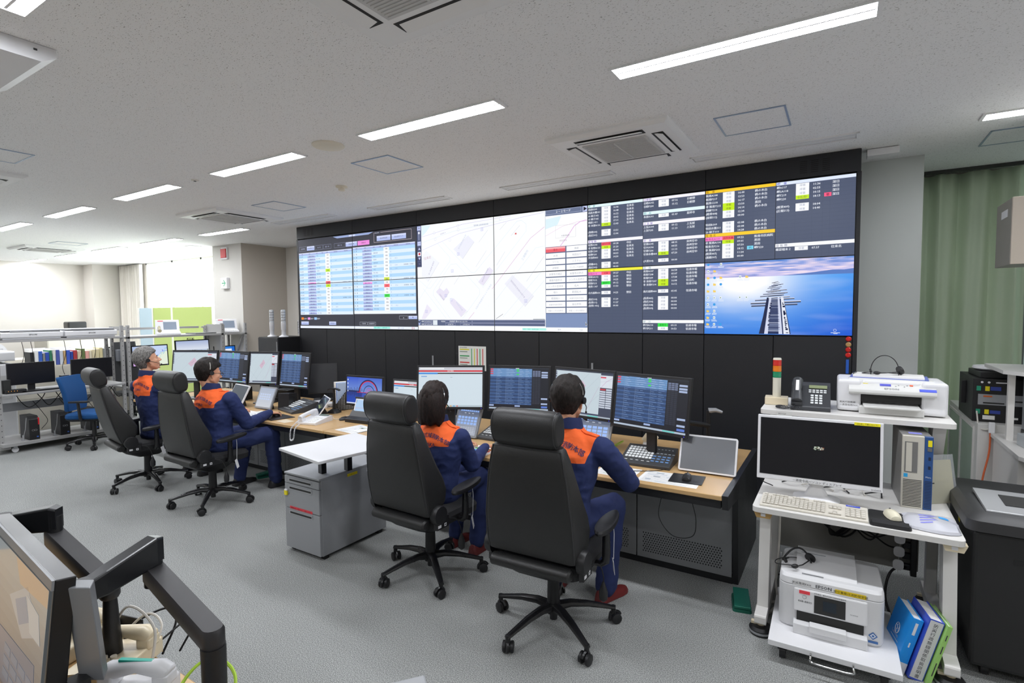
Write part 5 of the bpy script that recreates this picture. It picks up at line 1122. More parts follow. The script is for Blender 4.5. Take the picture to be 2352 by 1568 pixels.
# white desk telephone with coiled cord
def helix(p, r, turns, rad, mb, n=8):
    c = bez(p, 12); out = []; N = turns*n; u = None
    for i in range(N+1):
        f = i/N*(len(c)-1); k = min(int(f), len(c)-2); q = c[k].lerp(c[k+1], f-k); t_ = (c[k+1]-c[k]).normalized()
        if u is None: u = t_.orthogonal().normalized()
        u = (u-t_*u.dot(t_)).normalized(); w = t_.cross(u); a = 2*PI*i/n; out.append(q+(u*math.cos(a)+w*math.sin(a))*r)
    mb.tube(out, rad, 5)
def phone(label, loc, rz, m, dark=False, cord=None, group=None, lcd='#5c6a5c', tilt=.35, W=.20, D=.23):
    t = thing('desk_telephone', label, 'telephone', loc, rz, group); sl = math.atan2(.05*tilt/.35, D)
    b = MB(m); b.prism([(-D/2, 0), (-D/2, .025), (D/2-.05, .035+D*math.tan(sl)*.8), (D/2, .03+D*math.tan(sl)), (D/2, .0)], 'x', -W/2, W/2); b.build('body', t, bev=.006)
    M = TR(0, -D/2, .0255) @ rot(math.atan2(.01+D*math.tan(sl)*.8, D-.05), 'X')
    hk = 1.3 if dark else 1; b = MB(m).at(M @ TR(-W/2+.035, 0, .0)); b.box((-.026, .005, 0), (.026, .055, .03)); b.box((-.026, D-.065, 0), (.026, D-.012, .032)); b.tube([(0, .01, .035), (0, .05, .046), (0, .11, .050), (0, D-.06, .046), (0, D-.015, .036)], [.024*hk, .021*hk, .018*hk, .021*hk, .024*hk], 14); hs = b.build('handset', t)
    if dark: MB(PAPER).at(M @ TR(-W/2+.035, 0, .0)).box((-.009, .07, .073), (.009, .17, .0745)).build('name_strip', hs)
    b = MB(mat('lcd_'+lcd[1:], lcd, .25)).at(M); b.box((-.01, D*.80, .001), (W/2-.018, D*.93, .006)); b.build('display', t)
    b = MB(mat('key_white') if dark else mat('key_pale', '#f3f3ef', .5)).at(M)
    for r in range(4):
        for c in range(3): b.box((.0+c*.024, .03+r*.023, 0), (.017+c*.024, .045+r*.023, .005))
    for r in range(2):
        for c in range(5): b.box((-.012+c*.021, .135+r*.018, 0), (.004+c*.021, .146+r*.018, .004))
    b.build('keys', t, bev=.0015)
    if cord:
        b = MB(m); helix(cord, .0055, 46, .0022, b); b.build('coiled_cord', t)
    return t
phone('white desk telephone with coiled cord hanging over the desk edge', (2.66, -1.86, DZ), math.radians(14), WHITE, cord=[(-.08, -.13, .045), (-.085, -.19, .02), (-.09, -.25, -.03), (-.08, -.27, -.12), (-.045, -.27, -.11), (-.04, -.25, -.02), (-.05, -.17, .012)], tilt=.16, W=.22, D=.27)
# tablet in dock
t = thing('tablet_dock', 'black dock holding a white framed tablet with a map, between the consoles', 'dock', (3.06, -1.60, DZ), math.radians(4))
b = MB(BLACK); b.prism([(-.09, 0), (-.09, .035), (-.03, .055), (.02, .11), (.08, .10), (.09, 0)], 'x', -.15, .15); b.build('base', t, bev=.004)
M = TR(0, -.005, .05) @ rot(math.radians(-20), 'X'); tb = MB(WHITE).at(M).box((-.135, 0, 0), (.135, .018, .185)).build('tablet', t, bev=.008)
s = Screen(.236, .155, '#a9c8ea'); s.line([(.02, .55), (.98, .5)], .002, '#d07a80'); s.line([(.6, .05), (.55, .95)], .0015, '#8aa0a8'); s.line([(.1, .9), (.3, .7), (.5, .8), (.9, .6)], .001, '#8aa0b8')
for k in range(4): s.rect(.01, .02+k*.05, .03, .06+k*.05, '#20304a', 3)
o = s.build(tb); o.matrix_local = M @ TR(0, -.0012, .015)
MB(BLACK).at(M).box((-.145, -.004, .182), (.145, .024, .20)).build('clamp', t, bev=.003); MB(BLACK).at(M @ TR(0, .015, .21)).box((-.04, -.012, -.01), (.04, .012, .012)).build('knob', t, bev=.004)
# headset stand, binders in wire rack
t = thing('headset_stand', 'black headset stand with curved top beside the white binder box', 'stand', (2.40, -1.40, DZ), math.radians(20))
b = MB(BLACK); b.loft([rring(0, -.07, .07, .07, 0, .05), rring(0, -.065, .065, .065, .015, .05), rring(0, -.03, .03, .03, .04, .02)]); b.build('base', t); MB(BLACK).tube([(0, .0, .03), (0, .01, .12), (0, .005, .22), (0, 0, .26)], [.016, .012, .013, .016], 10).build('post', t)
b = MB(BLACK); b.loft([[(x, -.02, .275-4*x*x-.012), (x, .02, .275-4*x*x-.012), (x, .02, .275-4*x*x), (x, -.02, .275-4*x*x)] for x in [-.07+.014*i for i in range(11)]], True, False); b.build('saddle', t)
t = thing('magazine_file', 'black mesh file box beside the neon arch monitor', 'file box', (2.32, -1.18, DZ), math.radians(-25))
b = MB(BLACK)
for s_ in (-.085, .085):
    b.prism([(-.12, 0), (.12, 0), (.12, .25), (.02, .25), (-.12, .08)], 'x', s_-.0015, s_+.0015)
b.box((-.085, -.12, 0), (.085, .12, .004)); b.box((-.085, .118, 0), (.085, .121, .25)); b.box((-.085, -.121, 0), (.085, -.118, .08)); fb = b.build('body', t)
q = MB(mat('key_white'))
for r in range(15):
    for c in range(13):
        y = -.105+c*.018; z = .012+r*.016
        if z < .08+(y+.12)*1.2 and z < .24: q.box((.0866, y, z), (.0870, y+.008, z+.007)); 
q.build('mesh_holes', fb)
for i, (x, c, l) in enumerate(((-.06, '#f0eee8', 'white binder, left in the black mesh file box'), (-.02, '#f0eee8', 'white binder with written spine in the middle of the file box'), (.03, '#7c9ad8', 'blue folder standing in the black mesh file box'), (.06, '#b8cce8', 'pale blue folder, right in the black mesh file box'))):
    w = .036 if i < 2 else .02; M = TR(2.32, -1.18, DZ+.006) @ RZ(math.radians(-25)) @ TR(x, 0, 0)
    b = MB(mat('file_'+c[1:], c, .5)); b.box((-w/2, -.10, 0), (w/2, .112, .305)); ob = b.build('file_binder', bev=.002); ob.matrix_world = M; tag(ob, l, 'binder', 'files in the mesh box')
    if i < 2:
        q = MB(DKGREY); rnd = random.Random(i)
        for k in range(9): q.box((-.005, -.1006, .03+k*.028), (.004, -.1002, .04+k*.028))
        q.build('spine_marks', ob)
# speakers / small devices
def device(name, label, cat, loc, rz, d, m=BLACK, bev=.004, grp=None):
    b = MB(m); b.box((-d[0]/2, -d[1]/2, 0), (d[0]/2, d[1]/2, d[2])); return tag(b.build(name, loc=loc, rot=(0, 0, rz), bev=bev), label, cat, grp)
def speakerbox(label, loc, rz, d):
    t = thing('desk_speaker', label, 'speaker', loc, rz, 'black desk speakers'); b = MB(BLACK); b.prism([(-d[1]/2, 0), (-d[1]/2+.02, d[2]), (d[1]/2, d[2]-.02), (d[1]/2, 0)], 'x', -d[0]/2, d[0]/2); b.build('cabinet', t, bev=.004)
    MB(DKGREY).at(TR(0, -d[1]/2+.009, 0) @ rot(-math.atan2(.02, d[2]), 'X')).box((-d[0]/2+.01, -.004, .03), (d[0]/2-.01, 0, d[2]-.02)).build('grille', t, bev=.002)
speakerbox('black desk speaker box right of the faint grid touch panel', (1.72, -1.50, DZ), math.radians(25), (.13, .20, .19))
speakerbox('black desk speaker box left of the glossy touch panel', (.62, -1.38, DZ), math.radians(10), (.16, .18, .18))
device('junction_box', 'black box on the desk behind the rightmost left console monitor', 'box', (1.15, -1.12, DZ), .1, (.26, .16, .14))
device('router_box', 'white flat box of cables behind the key console', 'box', (1.95, -1.18, DZ), -.1, (.34, .14, .05), WHITE)
t = thing('tilted_tablet', 'glossy dark tablet propped beside the white telephone', 'tablet', (2.30, -1.58, DZ), math.radians(-28)); M = rot(math.radians(-36), 'X')
MB(WHITE).at(M).box((-.16, 0, 0), (.16, .012, .23)).build('frame', t, bev=.003); MB(GLOSS).at(M).box((-.15, -.0015, .01), (.15, .0, .22)).build('screen', t); MB(BLACK).prism([(.03, 0), (.13, 0), (.08, .10)], 'x', -.04, .04).build('stand', t)
t = thing('barcode_handset', 'white handset in a cradle behind the key console at the right', 'handset', (5.87, -1.12, DZ), .3)
b = MB(WHITE); b.loft([rring(0, -.05, .05, .06, 0, .03), rring(0, -.045, .045, .05, .03, .03)]); b.build('cradle', t); MB(BEIGE).tube([(-.05, 0, .04), (-.02, 0, .075), (.02, 0, .085), (.06, 0, .06)], [.022, .03, .03, .018], 12).build('handset', t)
t = thing('articulated_mount', 'black articulated arm behind the rightmost console monitor', 'monitor arm', (6.29, -.95, DZ), 0)
MB(BLACK).box((-.05, -.05, 0), (.05, .05, .012)).cyl((0, 0, .01), (0, 0, .30), .018).build('post', t); MB(BLACK).tube([(0, 0, .18), (-.12, -.16, .22), (-.20, -.42, .30)], [.022, .02, .018], 10).build('arm', t); MB(SILVER).tube([(0, 0, .30), (.05, .02, .305), (.1, .03, .29)], [.022, .018, .01], 10).build('cap', t)
device('power_adapter', 'black adapter box behind the silver touch panel', 'adapter', (6.45, -1.15, DZ), .1, (.16, .09, .06))
def cable(label, pts, r=.003, m=CABLEB, n=8, name='cable', g_=None): b = MB(m); b.tube(bez(pts, n), r, 6); return tag(b.build(name), label, 'cable', g_)
cable('thin black cable from the key console to the mouse at the right', [(6.18, -1.72, .728), (6.10, -1.80, .724), (5.95, -1.88, .724), (5.85, -1.93, .724)], .0022)
cable('black cable hanging in a loop under the right console desk', [(6.22, -2.0, .63), (6.21, -2.02, .50), (6.30, -2.03, .40), (6.42, -2.03, .42), (6.44, -2.02, .52), (6.41, -2.0, .63)], .0025)
cable('lime green cable curled beside the map monitor stand', [(5.62, -1.30, .724), (5.66, -1.22, .75), (5.70, -1.28, .77), (5.66, -1.34, .74), (5.60, -1.28, .726)], .004, mat('lime_cable', '#a8cc38', .5))
cable('white cable loop beside the tablet dock', [(2.62, -1.60, .724), (2.72, -1.66, .724), (2.78, -1.60, .724), (2.76, -1.48, .724), (2.66, -1.46, .724)], .003, CABLEW)
rnd = random.Random(21)
for i in range(7):
    x = .9+i*.2; cable('black cable tangle behind the left console monitors', [(x, -1.2, .724), (x+.1*rnd.random(), -1.28, .75+.05*rnd.random()), (x+.2, -1.18, .73), (x+.3, -1.26, .724)], .003, g_='cable tangle behind the left monitors')
# foot switches
def footswitch(label, loc, rz):
    t = thing('foot_switch', label, 'foot switch', loc, rz, 'green foot switches'); G = mat('green_enamel', '#1c6b58', .35, metal=.2)
    b = MB(G); b.loft([rring(0, -.10, .10, .055, 0, .02), rring(0, -.10, .10, .052, .02, .02)]); b.build('base', t)
    b = MB(G); b.prism([(-.10, .022), (.095, .045), (.095, .062), (-.10, .038)], 'x', -.045, .045); b.build('pedal', t, bev=.004)
footswitch('green foot switch on the carpet at the end of the right console', (6.69, -1.90, 0), math.radians(12)); footswitch('green foot switch under the desk between the feet of the person with glasses', (1.72, -1.80, 0), math.radians(-20))
# pedestal and white lift table
t = thing('drawer_pedestal', 'grey steel three drawer pedestal under the raised white board', 'drawer pedestal', (3.77, -2.53, 0))
b = MB(GREYMET); b.box((-.2, -.31, .03), (.2, .33, .60)); b.box((-.203, -.33, .60), (.203, .335, .615)); b.build('body', t, bev=.003)
for z0, z1 in ((.535, .59), (.345, .53), (.035, .34)):
    d = MB(GREYMET); d.box((-.198, -.33, z0), (.198, -.311, z1)); dr = d.build('drawer', t, bev=.002)
    h = MB(SILVER); h.box((-.15, -.333, z1-.043), (.12, -.3305, z1-.012)); h.use(SLOT).box((-.135, -.3345, z1-.034), (.11, -.3332, z1-.021)); h.build('handle', dr)
b = MB(mat('rubber', '#1a1a1a', .7))
for x in (-.17, .17):
    for y in (-.27, .27): b.box((x-.02, y-.02, 0), (x+.02, y+.02, .03))
b.build('feet', t)
s = Screen(.26, .02, '#e4404c', paint_mat()); s.text(.5, .85, '感染防止衣　手袋マスク　入替マニュアル', .62, '#5a1018', 'c', 3); s.build(t, (-.01, -.3312, .3405-.0), name='red_label')
q = MB(STICKY); q.box((-.19, -.345, .44), (-.16, -.331, .475)); q.use(WHITE).box((-.19, -.343, .47), (-.16, -.331, .485)); q.use(CHROME).cyl((-.155, -.336, .455), (-.155, -.330, .455), .008, n=10); q.build('lock_tag', t, bev=.002)
s = Screen(.10, .022, '#f2dc18', paint_mat()); s.text(.5, .75, 'ものを置かないこと', .55, '#403808', 'c', 3); s.build(t, (.204, -.02, .565), (0, 0, PI/2), 'yellow_label'); MB(WHITE).box((.2005, .13, .555), (.2015, .155, .585)).build('white_label', t)
t = thing('lift_table', 'white laptop board on black posts over the grey pedestal', 'side table', (4.10, -2.78, .615), math.radians(-10))
MB(mat('table_white', '#d6d6d8', .5)).box((-.28, -.31, .228), (.28, .31, .248)).build('table_top', t, bev=.003)
b = MB(FRAMEB)
b.box((-.19, .15, 0), (-.14, .19, .228)); b.build('post', t); MB(FRAMEB).box((-.27, -.02, 0), (-.22, .02, .228)).build('post', t)
# ---------------------------------------------------------------- steel racks on the left (running along y)
def post(mb, x, y, z0, z1, w=.035):
    mb.box((x-w/2, y-w/2, z0), (x+w/2, y+w/2, z1))
    k = mb.k; mb.use(SLOT)
    for i in range(int((z1-z0)/.075)): mb.box((x+w/2, y-.004, z0+.04+i*.075), (x+w/2+.0008, y+.004, z0+.052+i*.075))
    mb.k = k
t = thing('equipment_rack', 'light grey steel rack on castors carrying the two long scanners', 'rack', (-2.5, -2.25, 0)); T = TR(2.5, 2.25, 0)
for y in (-2.97, -1.53):
    for x in (-2.26, -2.80): b = MB(RACKG).at(T); post(b, x, y, .1, 1.66 if y > -2 and x > -2.5 else 1.62, .04); b.build('post', t)
MB(RACKG).at(T).box((-2.82, -2.97, 1.47), (-2.22, -1.53, 1.50)).build('top_shelf', t, bev=.003)
b = MB(RACKG).at(T); b.box((-2.80, -2.96, .755), (-2.18, -1.53, .785)); b.build('middle_shelf', t, bev=.006)
MB(RACKG).at(T).box((-2.82, -3.0, .09), (-2.13, -1.50, .135)).build('bottom_shelf', t, bev=.004)
MB(GREYMET).at(T).box((-2.78, -2.96, .48), (-2.76, -1.55, .60)).build('cable_tray', t)
for i, (x, y) in enumerate(((-2.2, -2.86), (-2.2, -1.6), (-2.74, -2.86), (-2.74, -1.6))):
    b = MB(WHITE if i != 2 else BLACK).at(T); b.tube([(x-.012, y, .035), (x+.012, y, .035)], .035, 16); b.use(SILVER).box((x-.025, y-.02, .05), (x+.025, y+.02, .092)); b.build('caster', t)
b = MB(RACKG).at(T); b.box((-2.32, -3.05, .05), (-2.20, -2.90, .10)); b.build('foot', t)
def scanner(label, y0, y1):
    t = thing('flatbed_scanner', label, 'scanner', (-2.52, (y0+y1)/2, 1.502), PI/2, 'long white scanners on the rack'); L = (y1-y0)/2
    b = MB(WHITE); b.prism([(-.27, .02), (-.285, .03), (-.29, .09), (-.28, .10), (.27, .115), (.28, .02)], 'x', -L, L); b.build('body', t, bev=.006)
    MB(mat('pale_grey_plastic', '#c4c5ca', .5)).box((-L+.03, -.25, .115), (L-.03, .25, .128)).box((-L+.02, -.272, 0), (L-.02, .26, .022)).build('lid', t, bev=.006)
    b = MB(DKGREY); b.prism([(-.285, .100), (-.24, .116), (-.24, .122), (-.28, .106)], 'x', -L+.10, L-.03); b.build('lid_gap', t)
    MB(DKGREY).text('EPSON', (.0, -.2895, .055), .028, al='c', bold=.015).build('lettering', t)
scanner('long white scanner at the left edge of the photo, left on the rack', -2.93, -2.265); scanner('long white scanner, right on the rack, by the steel post', -2.24, -1.60)
def rackmon(label, y0, y1):
    t = thing('monitor', label, 'monitor', (-2.42, (y0+y1)/2, .786), PI/2, 'dark wide monitors on the left rack'); L = (y1-y0)/2
    b = MB(BLACK); b.box((-L, 0, .09), (L, .03, .39)); b.build('bezel', t, bev=.004); MB(mat('dark_screen', '#14151c', .3)).box((-L+.008, -.001, .10), (L-.008, 0, .382)).build('screen', t)
    b = MB(BLACK); b.box((-.04, .03, .0), (.04, .05, .2)); b.loft([rring(0, -.08, .1, .1, 0, .03), rring(0, -.08, .1, .1, .01, .03)]); b.build('stand', t)
rackmon('wide dark monitor, left on the left rack', -2.84, -2.32); rackmon('wide dark monitor behind the blue chair, right on the left rack', -2.13, -1.61)
for y, l in ((-2.88, 'small black speaker left of the left rack monitor'), (-2.24, 'small black speaker between the two rack monitors')):
    t = thing('desk_speaker', l, 'speaker', (-2.35, y, .786), PI/2, 'small speakers on the rack'); MB(BLACK).box((-.045, -.05, 0), (.045, .05, .18)).build('cabinet', t, bev=.004); MB(SLOT).box((-.035, -.0515, .03), (.035, -.05, .165)).build('grille', t)
tag(MB(BLACK).box((-.02, -.23, 0), (.12, .23, .02)).build('keyboard', loc=(-2.34, -2.52, .786), bev=.004), 'black keyboard in front of the left rack monitor', 'keyboard')
t = thing('network_switch', 'small black device with coloured lights at the left end of the rack shelf', 'network device', (-2.27, -2.80, .786)); MB(BLACK).box((-.06, -.11, 0), (.05, .10, .05)).build('case', t, bev=.003)
b = MB(mat('amber_lamp', '#f0a040', .4, emit=2))
for k in range(4): b.box((.0505, -.09+k*.03, .03), (.051, -.085+k*.03, .035))
b.build('indicator_lights', t)
def tower(label, y):
    t = thing('desktop_computer', label, 'computer', (-2.33, y, .136), PI/2, 'black tower computers on the rack base')
    b = MB(BLACK); b.prism([(-.17, 0), (-.17, .28), (-.10, .32), (.17, .32), (.17, 0)], 'x', -.055, .055); b.build('case', t, bev=.005)
    MB(mat('red_corner', '#c8202a', .4)).prism([(-.171, .20), (-.171, .285), (-.15, .295), (-.15, .22)], 'x', .040, .056).build('red_corner', t)
    b = MB(SILVER); 
    for s in (-1, 1): b.tube([(s*.014+.014*math.cos(a), -.1715, .13+.010*math.sin(a)) for a in [2*PI*i/16 for i in range(17)]], .0012, 5)
    b.build('emblem', t); MB(mat('blue_badge', '#3a62b8', .4)).box((.02, -.1715, .03), (.04, -.17, .045)).build('badge', t)
    b = MB(SILVER); b.tube([(-.06, -.10, .30), (-.075, -.10, .15), (-.10, -.10, .05)], .004, 6); b.box((-.12, -.13, 0), (-.08, -.07, .01)); b.cyl((-.10, -.10, 0), (-.10, -.10, .07), .012, n=8); b.build('holding_bracket', t)
tower('black tower computer, leftmost on the rack base', -2.66); tower('black tower computer, second on the rack base', -2.32); tower('black tower computer behind the blue chair', -1.97)
rnd = random.Random(31)
for i in range(6):
    y = -2.7+i*.22; cable('black cable drooping below the rack shelf', [(-2.7, y, .75), (-2.66, y+.06, .60+.1*rnd.random()), (-2.68, y+.16, .52), (-2.7, y+.3, .62+.08*rnd.random()), (-2.7, y+.36, .75)], .006, g_='cables drooping under the rack shelf')
for i in range(4): cable('black cable falling from the rack shelf to the computers', [(-2.72, -2.5+i*.3, .60), (-2.62, -2.42+i*.3, .42), (-2.6, -2.38+i*.3, .3), (-2.58, -2.46+i*.3, .2)], .004, g_='cables from shelf to computers')
for i, y in enumerate((-2.55, -2.45, -2.06, -1.86, -1.68)): cable('thin black cable hanging behind the scanners', [(-2.84, y, 1.46), (-2.85, y+.02, 1.25), (-2.85, y-.03, 1.05), (-2.85, y, .9)], .004, g_='cables hanging behind the scanners')
# open rack with rails beyond
t = thing('equipment_rack', 'light grey open steel rack carrying the two white telephones', 'rack', (-2.55, -.35, 0)); T = TR(2.55, .35, 0)
for (x, y, z) in ((-2.30, -1.43, 1.66), (-2.86, -1.43, 1.64), (-2.30, .06, 1.66), (-2.86, .06, 1.62), (-2.30, .50, 1.66), (-2.86, .50, 1.66)): b = MB(RACKG).at(T); post(b, x, y, 0, z, .04); b.build('post', t)
MB(RACKG).at(T).box((-2.88, -1.45, 1.45), (-2.28, .12, 1.485)).build('top_shelf', t, bev=.003); MB(RACKG).at(T).box((-2.88, .12, 1.45), (-2.28, .53, 1.475)).build('end_shelf', t, bev=.003)
b = MB(RACKG).at(T); b.box((-2.88, -1.43, 1.575), (-2.85, -.05, 1.61)); b.box((-2.88, .0, 1.575), (-2.85, .5, 1.6)); b.build('back_rail', t)
MB(RACKG).at(T).box((-2.86, .09, 1.0), (-2.30, .11, 1.64)).build('side_plate', t); MB(RACKG).at(T).box((-2.86, -1.44, 1.60), (-2.30, -1.42, 1.64)).build('cross_rail', t)
b = MB(RACKG).at(T); b.tube([(-2.33, .50, 1.5), (-2.83, .50, .7)], .02, 4); b.build('diagonal_brace', t)
MB(RACKG).at(T).box((-2.9, -1.455, .66), (-2.2, .53, .69)).build('desk_shelf', t, bev=.004)
def fire_phone(label, y):
    t = thing('dispatch_telephone', label, 'telephone', (-2.56, y, 1.487), math.radians(70), 'white telephones with screens on the rack')
    b = MB(WHITE); b.prism([(-.17, 0), (-.17, .03), (-.02, .055), (.06, .24), (.10, .245), (.15, .0)], 'x', -.17, .17); b.build('body', t, bev=.006)
    M = TR(0, -.02, .055) @ rot(math.radians(66.5), 'X'); b = MB(mat('dim_lcd', '#8a96a6', .25)).at(M); b.box((-.06, .03, .0), (.13, .17, .002)); b.build('screen', t); MB(REDL).at(M).box((-.14, .18, 0), (-.06, .195, .002)).build('red_label', t)
    b = MB(mat('khaki_handset', '#a8a080', .5)); b.tube([(-.125, -.12, .065), (-.125, -.07, .085), (-.125, .0, .11), (-.12, .04, .13)], [.028, .018, .018, .028], 12); b.build('handset', t)
    b = MB(mat('key_pale')); M2_ = TR(0, -.17, .031) @ rot(math.atan2(.025, .15), 'X'); b.at(M2_)
    for r in range(4):
        for c in range(6): b.box((-.06+c*.03, .02+r*.028, 0), (-.042+c*.03, .036+r*.028, .006))
    b.build('keys', t)
fire_phone('white telephone with tilted screen on the rack before the green partition', -.72); fire_phone('white telephone with tilted screen on the rack before the pillar', .31)
tag(MB(BLACK).box((-.17, -.18, 0), (.17, .18, .012)).build('keyboard', loc=(-2.5, -.20, 1.487), bev=.003), 'flat black pad on the rack between the two telephones', 'pad')
device('small_box', 'small black device on the rack shelf behind the grey haired head', 'device', (-2.45, -1.37, .692), .3, (.09, .08, .07))
def wallmon(label, x, y0, y1, zt, H, f, rz=PI/2, base=.692): return monitor(label, (x, y0, zt), (x, y1, zt), H, f, 4, base, stand='foot')
wallmon('monitor with coastal rain map beside the grey haired head', -2.72, -1.21, -.645, 1.315, .36, scr_weather)
wallmon('monitor with city skyline picture and camera on top, below the rack shelf', -2.60, -.59, .0, 1.375, .30, scr_city)
wallmon('monitor with blue desktop and white window at the end of the rack', -2.60, .08, .49, 1.235, .32, scr_blue)
tag(MB(BLACK).box((-.03, -.05, 0), (.02, .05, .006)).box((-.03, -.05, 0), (-.02, -.04, .03)).box((-.03, .04, 0), (-.02, .05, .03)).box((-.03, -.05, .024), (.02, .05, .03)).build('webcam', loc=(-2.6, -.33, 1.378)), 'small black camera bracket on top of the skyline monitor', 'webcam')
# partition
t = thing('partition_screen', 'office partition with light blue and lime green panels before the windows', 'partition', (-5.6, .9, 0)); T = TR(5.6, -.9, 0)
LIME = mat('lime_fabric', '#b6c777', .9, bump=.2, bscale=400); SKY = mat('pale_blue_fabric', '#b4c8d2', .9, bump=.2, bscale=400)
for x0, x1, m in ((-7.22, -6.60, SKY), (-6.56, -5.76, LIME), (-5.68, -4.10, LIME)): MB(m).at(T).box((x0, .885, .08), (x1, .915, 1.985)).build('panel', t, bev=.004)
for x in (-6.58, -5.72, -4.06, -7.24): MB(OFFW).at(T).box((x-.022, .875, 0), (x+.022, .925, 1.99)).build('post', t)
# black cabinet and two lantern lamps
t = thing('steel_cabinet', 'low black steel cabinet left of the video wall', 'cabinet', (-.26, -.20, 0)); MB(BLACK).box((-.25, -.19, 0), (.235, .35, 1.465)).build('body', t, bev=.003)
d = MB(DKGREY).box((-.248, -.202, .03), (.232, -.190, 1.455)).build('door', t, bev=.002); MB(SLOT).box((-.05, -.2035, 1.13), (.14, -.202, 1.25)).build('window', d); MB(SILVER).box((.215, -.21, 1.25), (.23, -.202, 1.40)).build('latch', d); MB(mat('teal_sign', '#7fb0ac', .5)).box((-.04, -.2045, 1.13), (.13, -.2035, 1.18)).build('sign', d)
for x, l in ((-.42, 'tall white lantern lamp, left on the black cabinet'), (-.13, 'tall white lantern lamp, right on the black cabinet')):
    t = thing('lantern', l, 'lantern', (x, -.22, 1.466), 0, 'white lantern lamps'); b = MB(WHITE); b.lathe([(.07, 0), (.065, .012), (.032, .03), (.03, .10), (.036, .11), (.036, .22), (.034, .222)], n=20); b.build('base', t)
    b = MB(mat('clear_lens', '#d8dce0', .15)); b.lathe([(.033, .222), (.034, .40), (.030, .415), (.0, .42)], n=20)
    for k in range(4): b.use(SILVER).lathe([(.035, .25+k*.04), (.036, .262+k*.04), (.035, .268+k*.04)], n=20)
    b.build('lamp_head', t)
t = thing('wall_bracket', 'small white perforated bracket at the left edge of the video wall', 'bracket', (-.045, -.014, 1.49)); b = MB(WHITE); b.box((-.018, -.005, 0), (.014, 0, .23)); b.use(SLOT)
for k in range(5): b.box((-.006, -.0055, .03+k*.04), (.0, -.005, .042+k*.04))
b.build('strip', t); MB(DKGREY).box((-.012, -.008, .0), (-.008, -.005, .21)).build('hook', t)
# far desk area behind the rack
CREAM = mat('cream_steel', '#cdc8bb', .6)
t = thing('low_cabinet', 'long low cream cabinet carrying the row of folders behind the rack', 'cabinet', (-3.9, -1.75, 0)); MB(CREAM).box((-.25, -.75, 0), (.25, .9, 1.02)).build('body', t, bev=.004)
MB(CREAM).box((.25, -.74, .52), (.256, .05, 1.0)).build('door', t); MB(CREAM).box((.25, .07, .52), (.256, .89, 1.0)).build('door', t)
rnd = random.Random(17); y = -2.22; cols = ['#1e1f22', '#ededea', '#3560b8', '#8a8c88', '#2c4fae', '#2f7a58', '#e6e4de', '#4a5aa8', '#cfd4dc', '#c9a878', '#3a5cc0', '#24439a', '#b23b3f', '#d8c8a8', '#6a7a4a', '#f0b0a4', '#e8dcc0', '#e4d6b0', '#e0d2a8', '#dccf9f', '#8a8c88', '#2a2c30', '#e6e4de']
names = {'#1e1f22': 'black', '#ededea': 'white', '#3560b8': 'blue', '#8a8c88': 'grey', '#2c4fae': 'deep blue', '#2f7a58': 'green', '#e6e4de': 'off white', '#4a5aa8': 'violet blue', '#cfd4dc': 'pale grey', '#c9a878': 'tan', '#3a5cc0': 'bright blue', '#24439a': 'navy blue', '#b23b3f': 'red', '#d8c8a8': 'sand', '#6a7a4a': 'olive', '#f0b0a4': 'pink', '#e8dcc0': 'cream', '#e4d6b0': 'straw', '#e0d2a8': 'buff', '#dccf9f': 'pale yellow', '#2a2c30': 'charcoal'}
prev = None; od = ['first', 'second', 'third', 'fourth', 'fifth', 'sixth', 'seventh', 'eighth', 'ninth', 'tenth', 'eleventh', 'twelfth', 'thirteenth', 'fourteenth', 'fifteenth', 'sixteenth', 'seventeenth', 'eighteenth', 'nineteenth', 'twentieth', 'twenty first', 'twenty second', 'twenty third']
for i, c in enumerate(cols):
    w = .05 if i < 2 else rnd.uniform(.030, .055); h = rnd.uniform(.20, .25)
    t = thing('folder', '%s folder, %s from left in the row on the cream cabinet' % (names[c], od[i]), 'folder', (-3.80, y+w/2, 1.021), 0, 'folders on the cream cabinet')
    M = rot(rnd.uniform(-.02, .02) if i < 9 else 0, 'X'); MB(mat('folder_'+c[1:], c, .6)).at(M).box((-.13, -w/2+.002, .003), (.12, w/2-.002, h)).build('cover', t, bev=.002); MB(PAPER).at(M).box((-.12, -w/2+.007, h), (.118, w/2-.007, h+.004)).build('pages', t)
    y += w+.002
def lettertray(label, x, y, z):
    t = thing('letter_tray', label, 'letter tray', (x, y, z), 0, 'stacked letter trays')
    for k in range(3): b = MB(WHITE); b.box((-.12, -.14, .005+k*.055), (.14, .14, .009+k*.055)); b.box((-.12, -.14, .009+k*.055), (-.117, .14, .05+k*.055)); b.box((-.12, -.14, .009+k*.055), (.12, -.137, .045+k*.055)); b.box((-.12, .137, .009+k*.055), (.12, .14, .045+k*.055)); b.build('tray', t); MB([mat('tray_red', '#8a4a40', .7), mat('tray_green', '#3f6a58', .7), PAPER][k]).box((-.1, -.12, .01+k*.055), (.13, .12, .03+k*.055)).build('papers', t)
t = thing('side_cabinet', 'cream cabinet behind the folders carrying the letter trays', 'cabinet', (-4.65, -1.95, 0)); MB(CREAM).box((-.3, -.5, 0), (.3, 1.9, 1.10)).build('body', t, bev=.004); MB(CREAM).box((.3, -.48, .05), (.306, .7, 1.08)).build('door', t); MB(CREAM).box((.3, .72, .05), (.306, 1.88, 1.08)).build('door', t)
lettertray('stacked letter trays with red papers behind the folders', -4.6, -1.85, 1.101); lettertray('stacked letter trays with green papers behind the folders', -4.6, -1.50, 1.101)
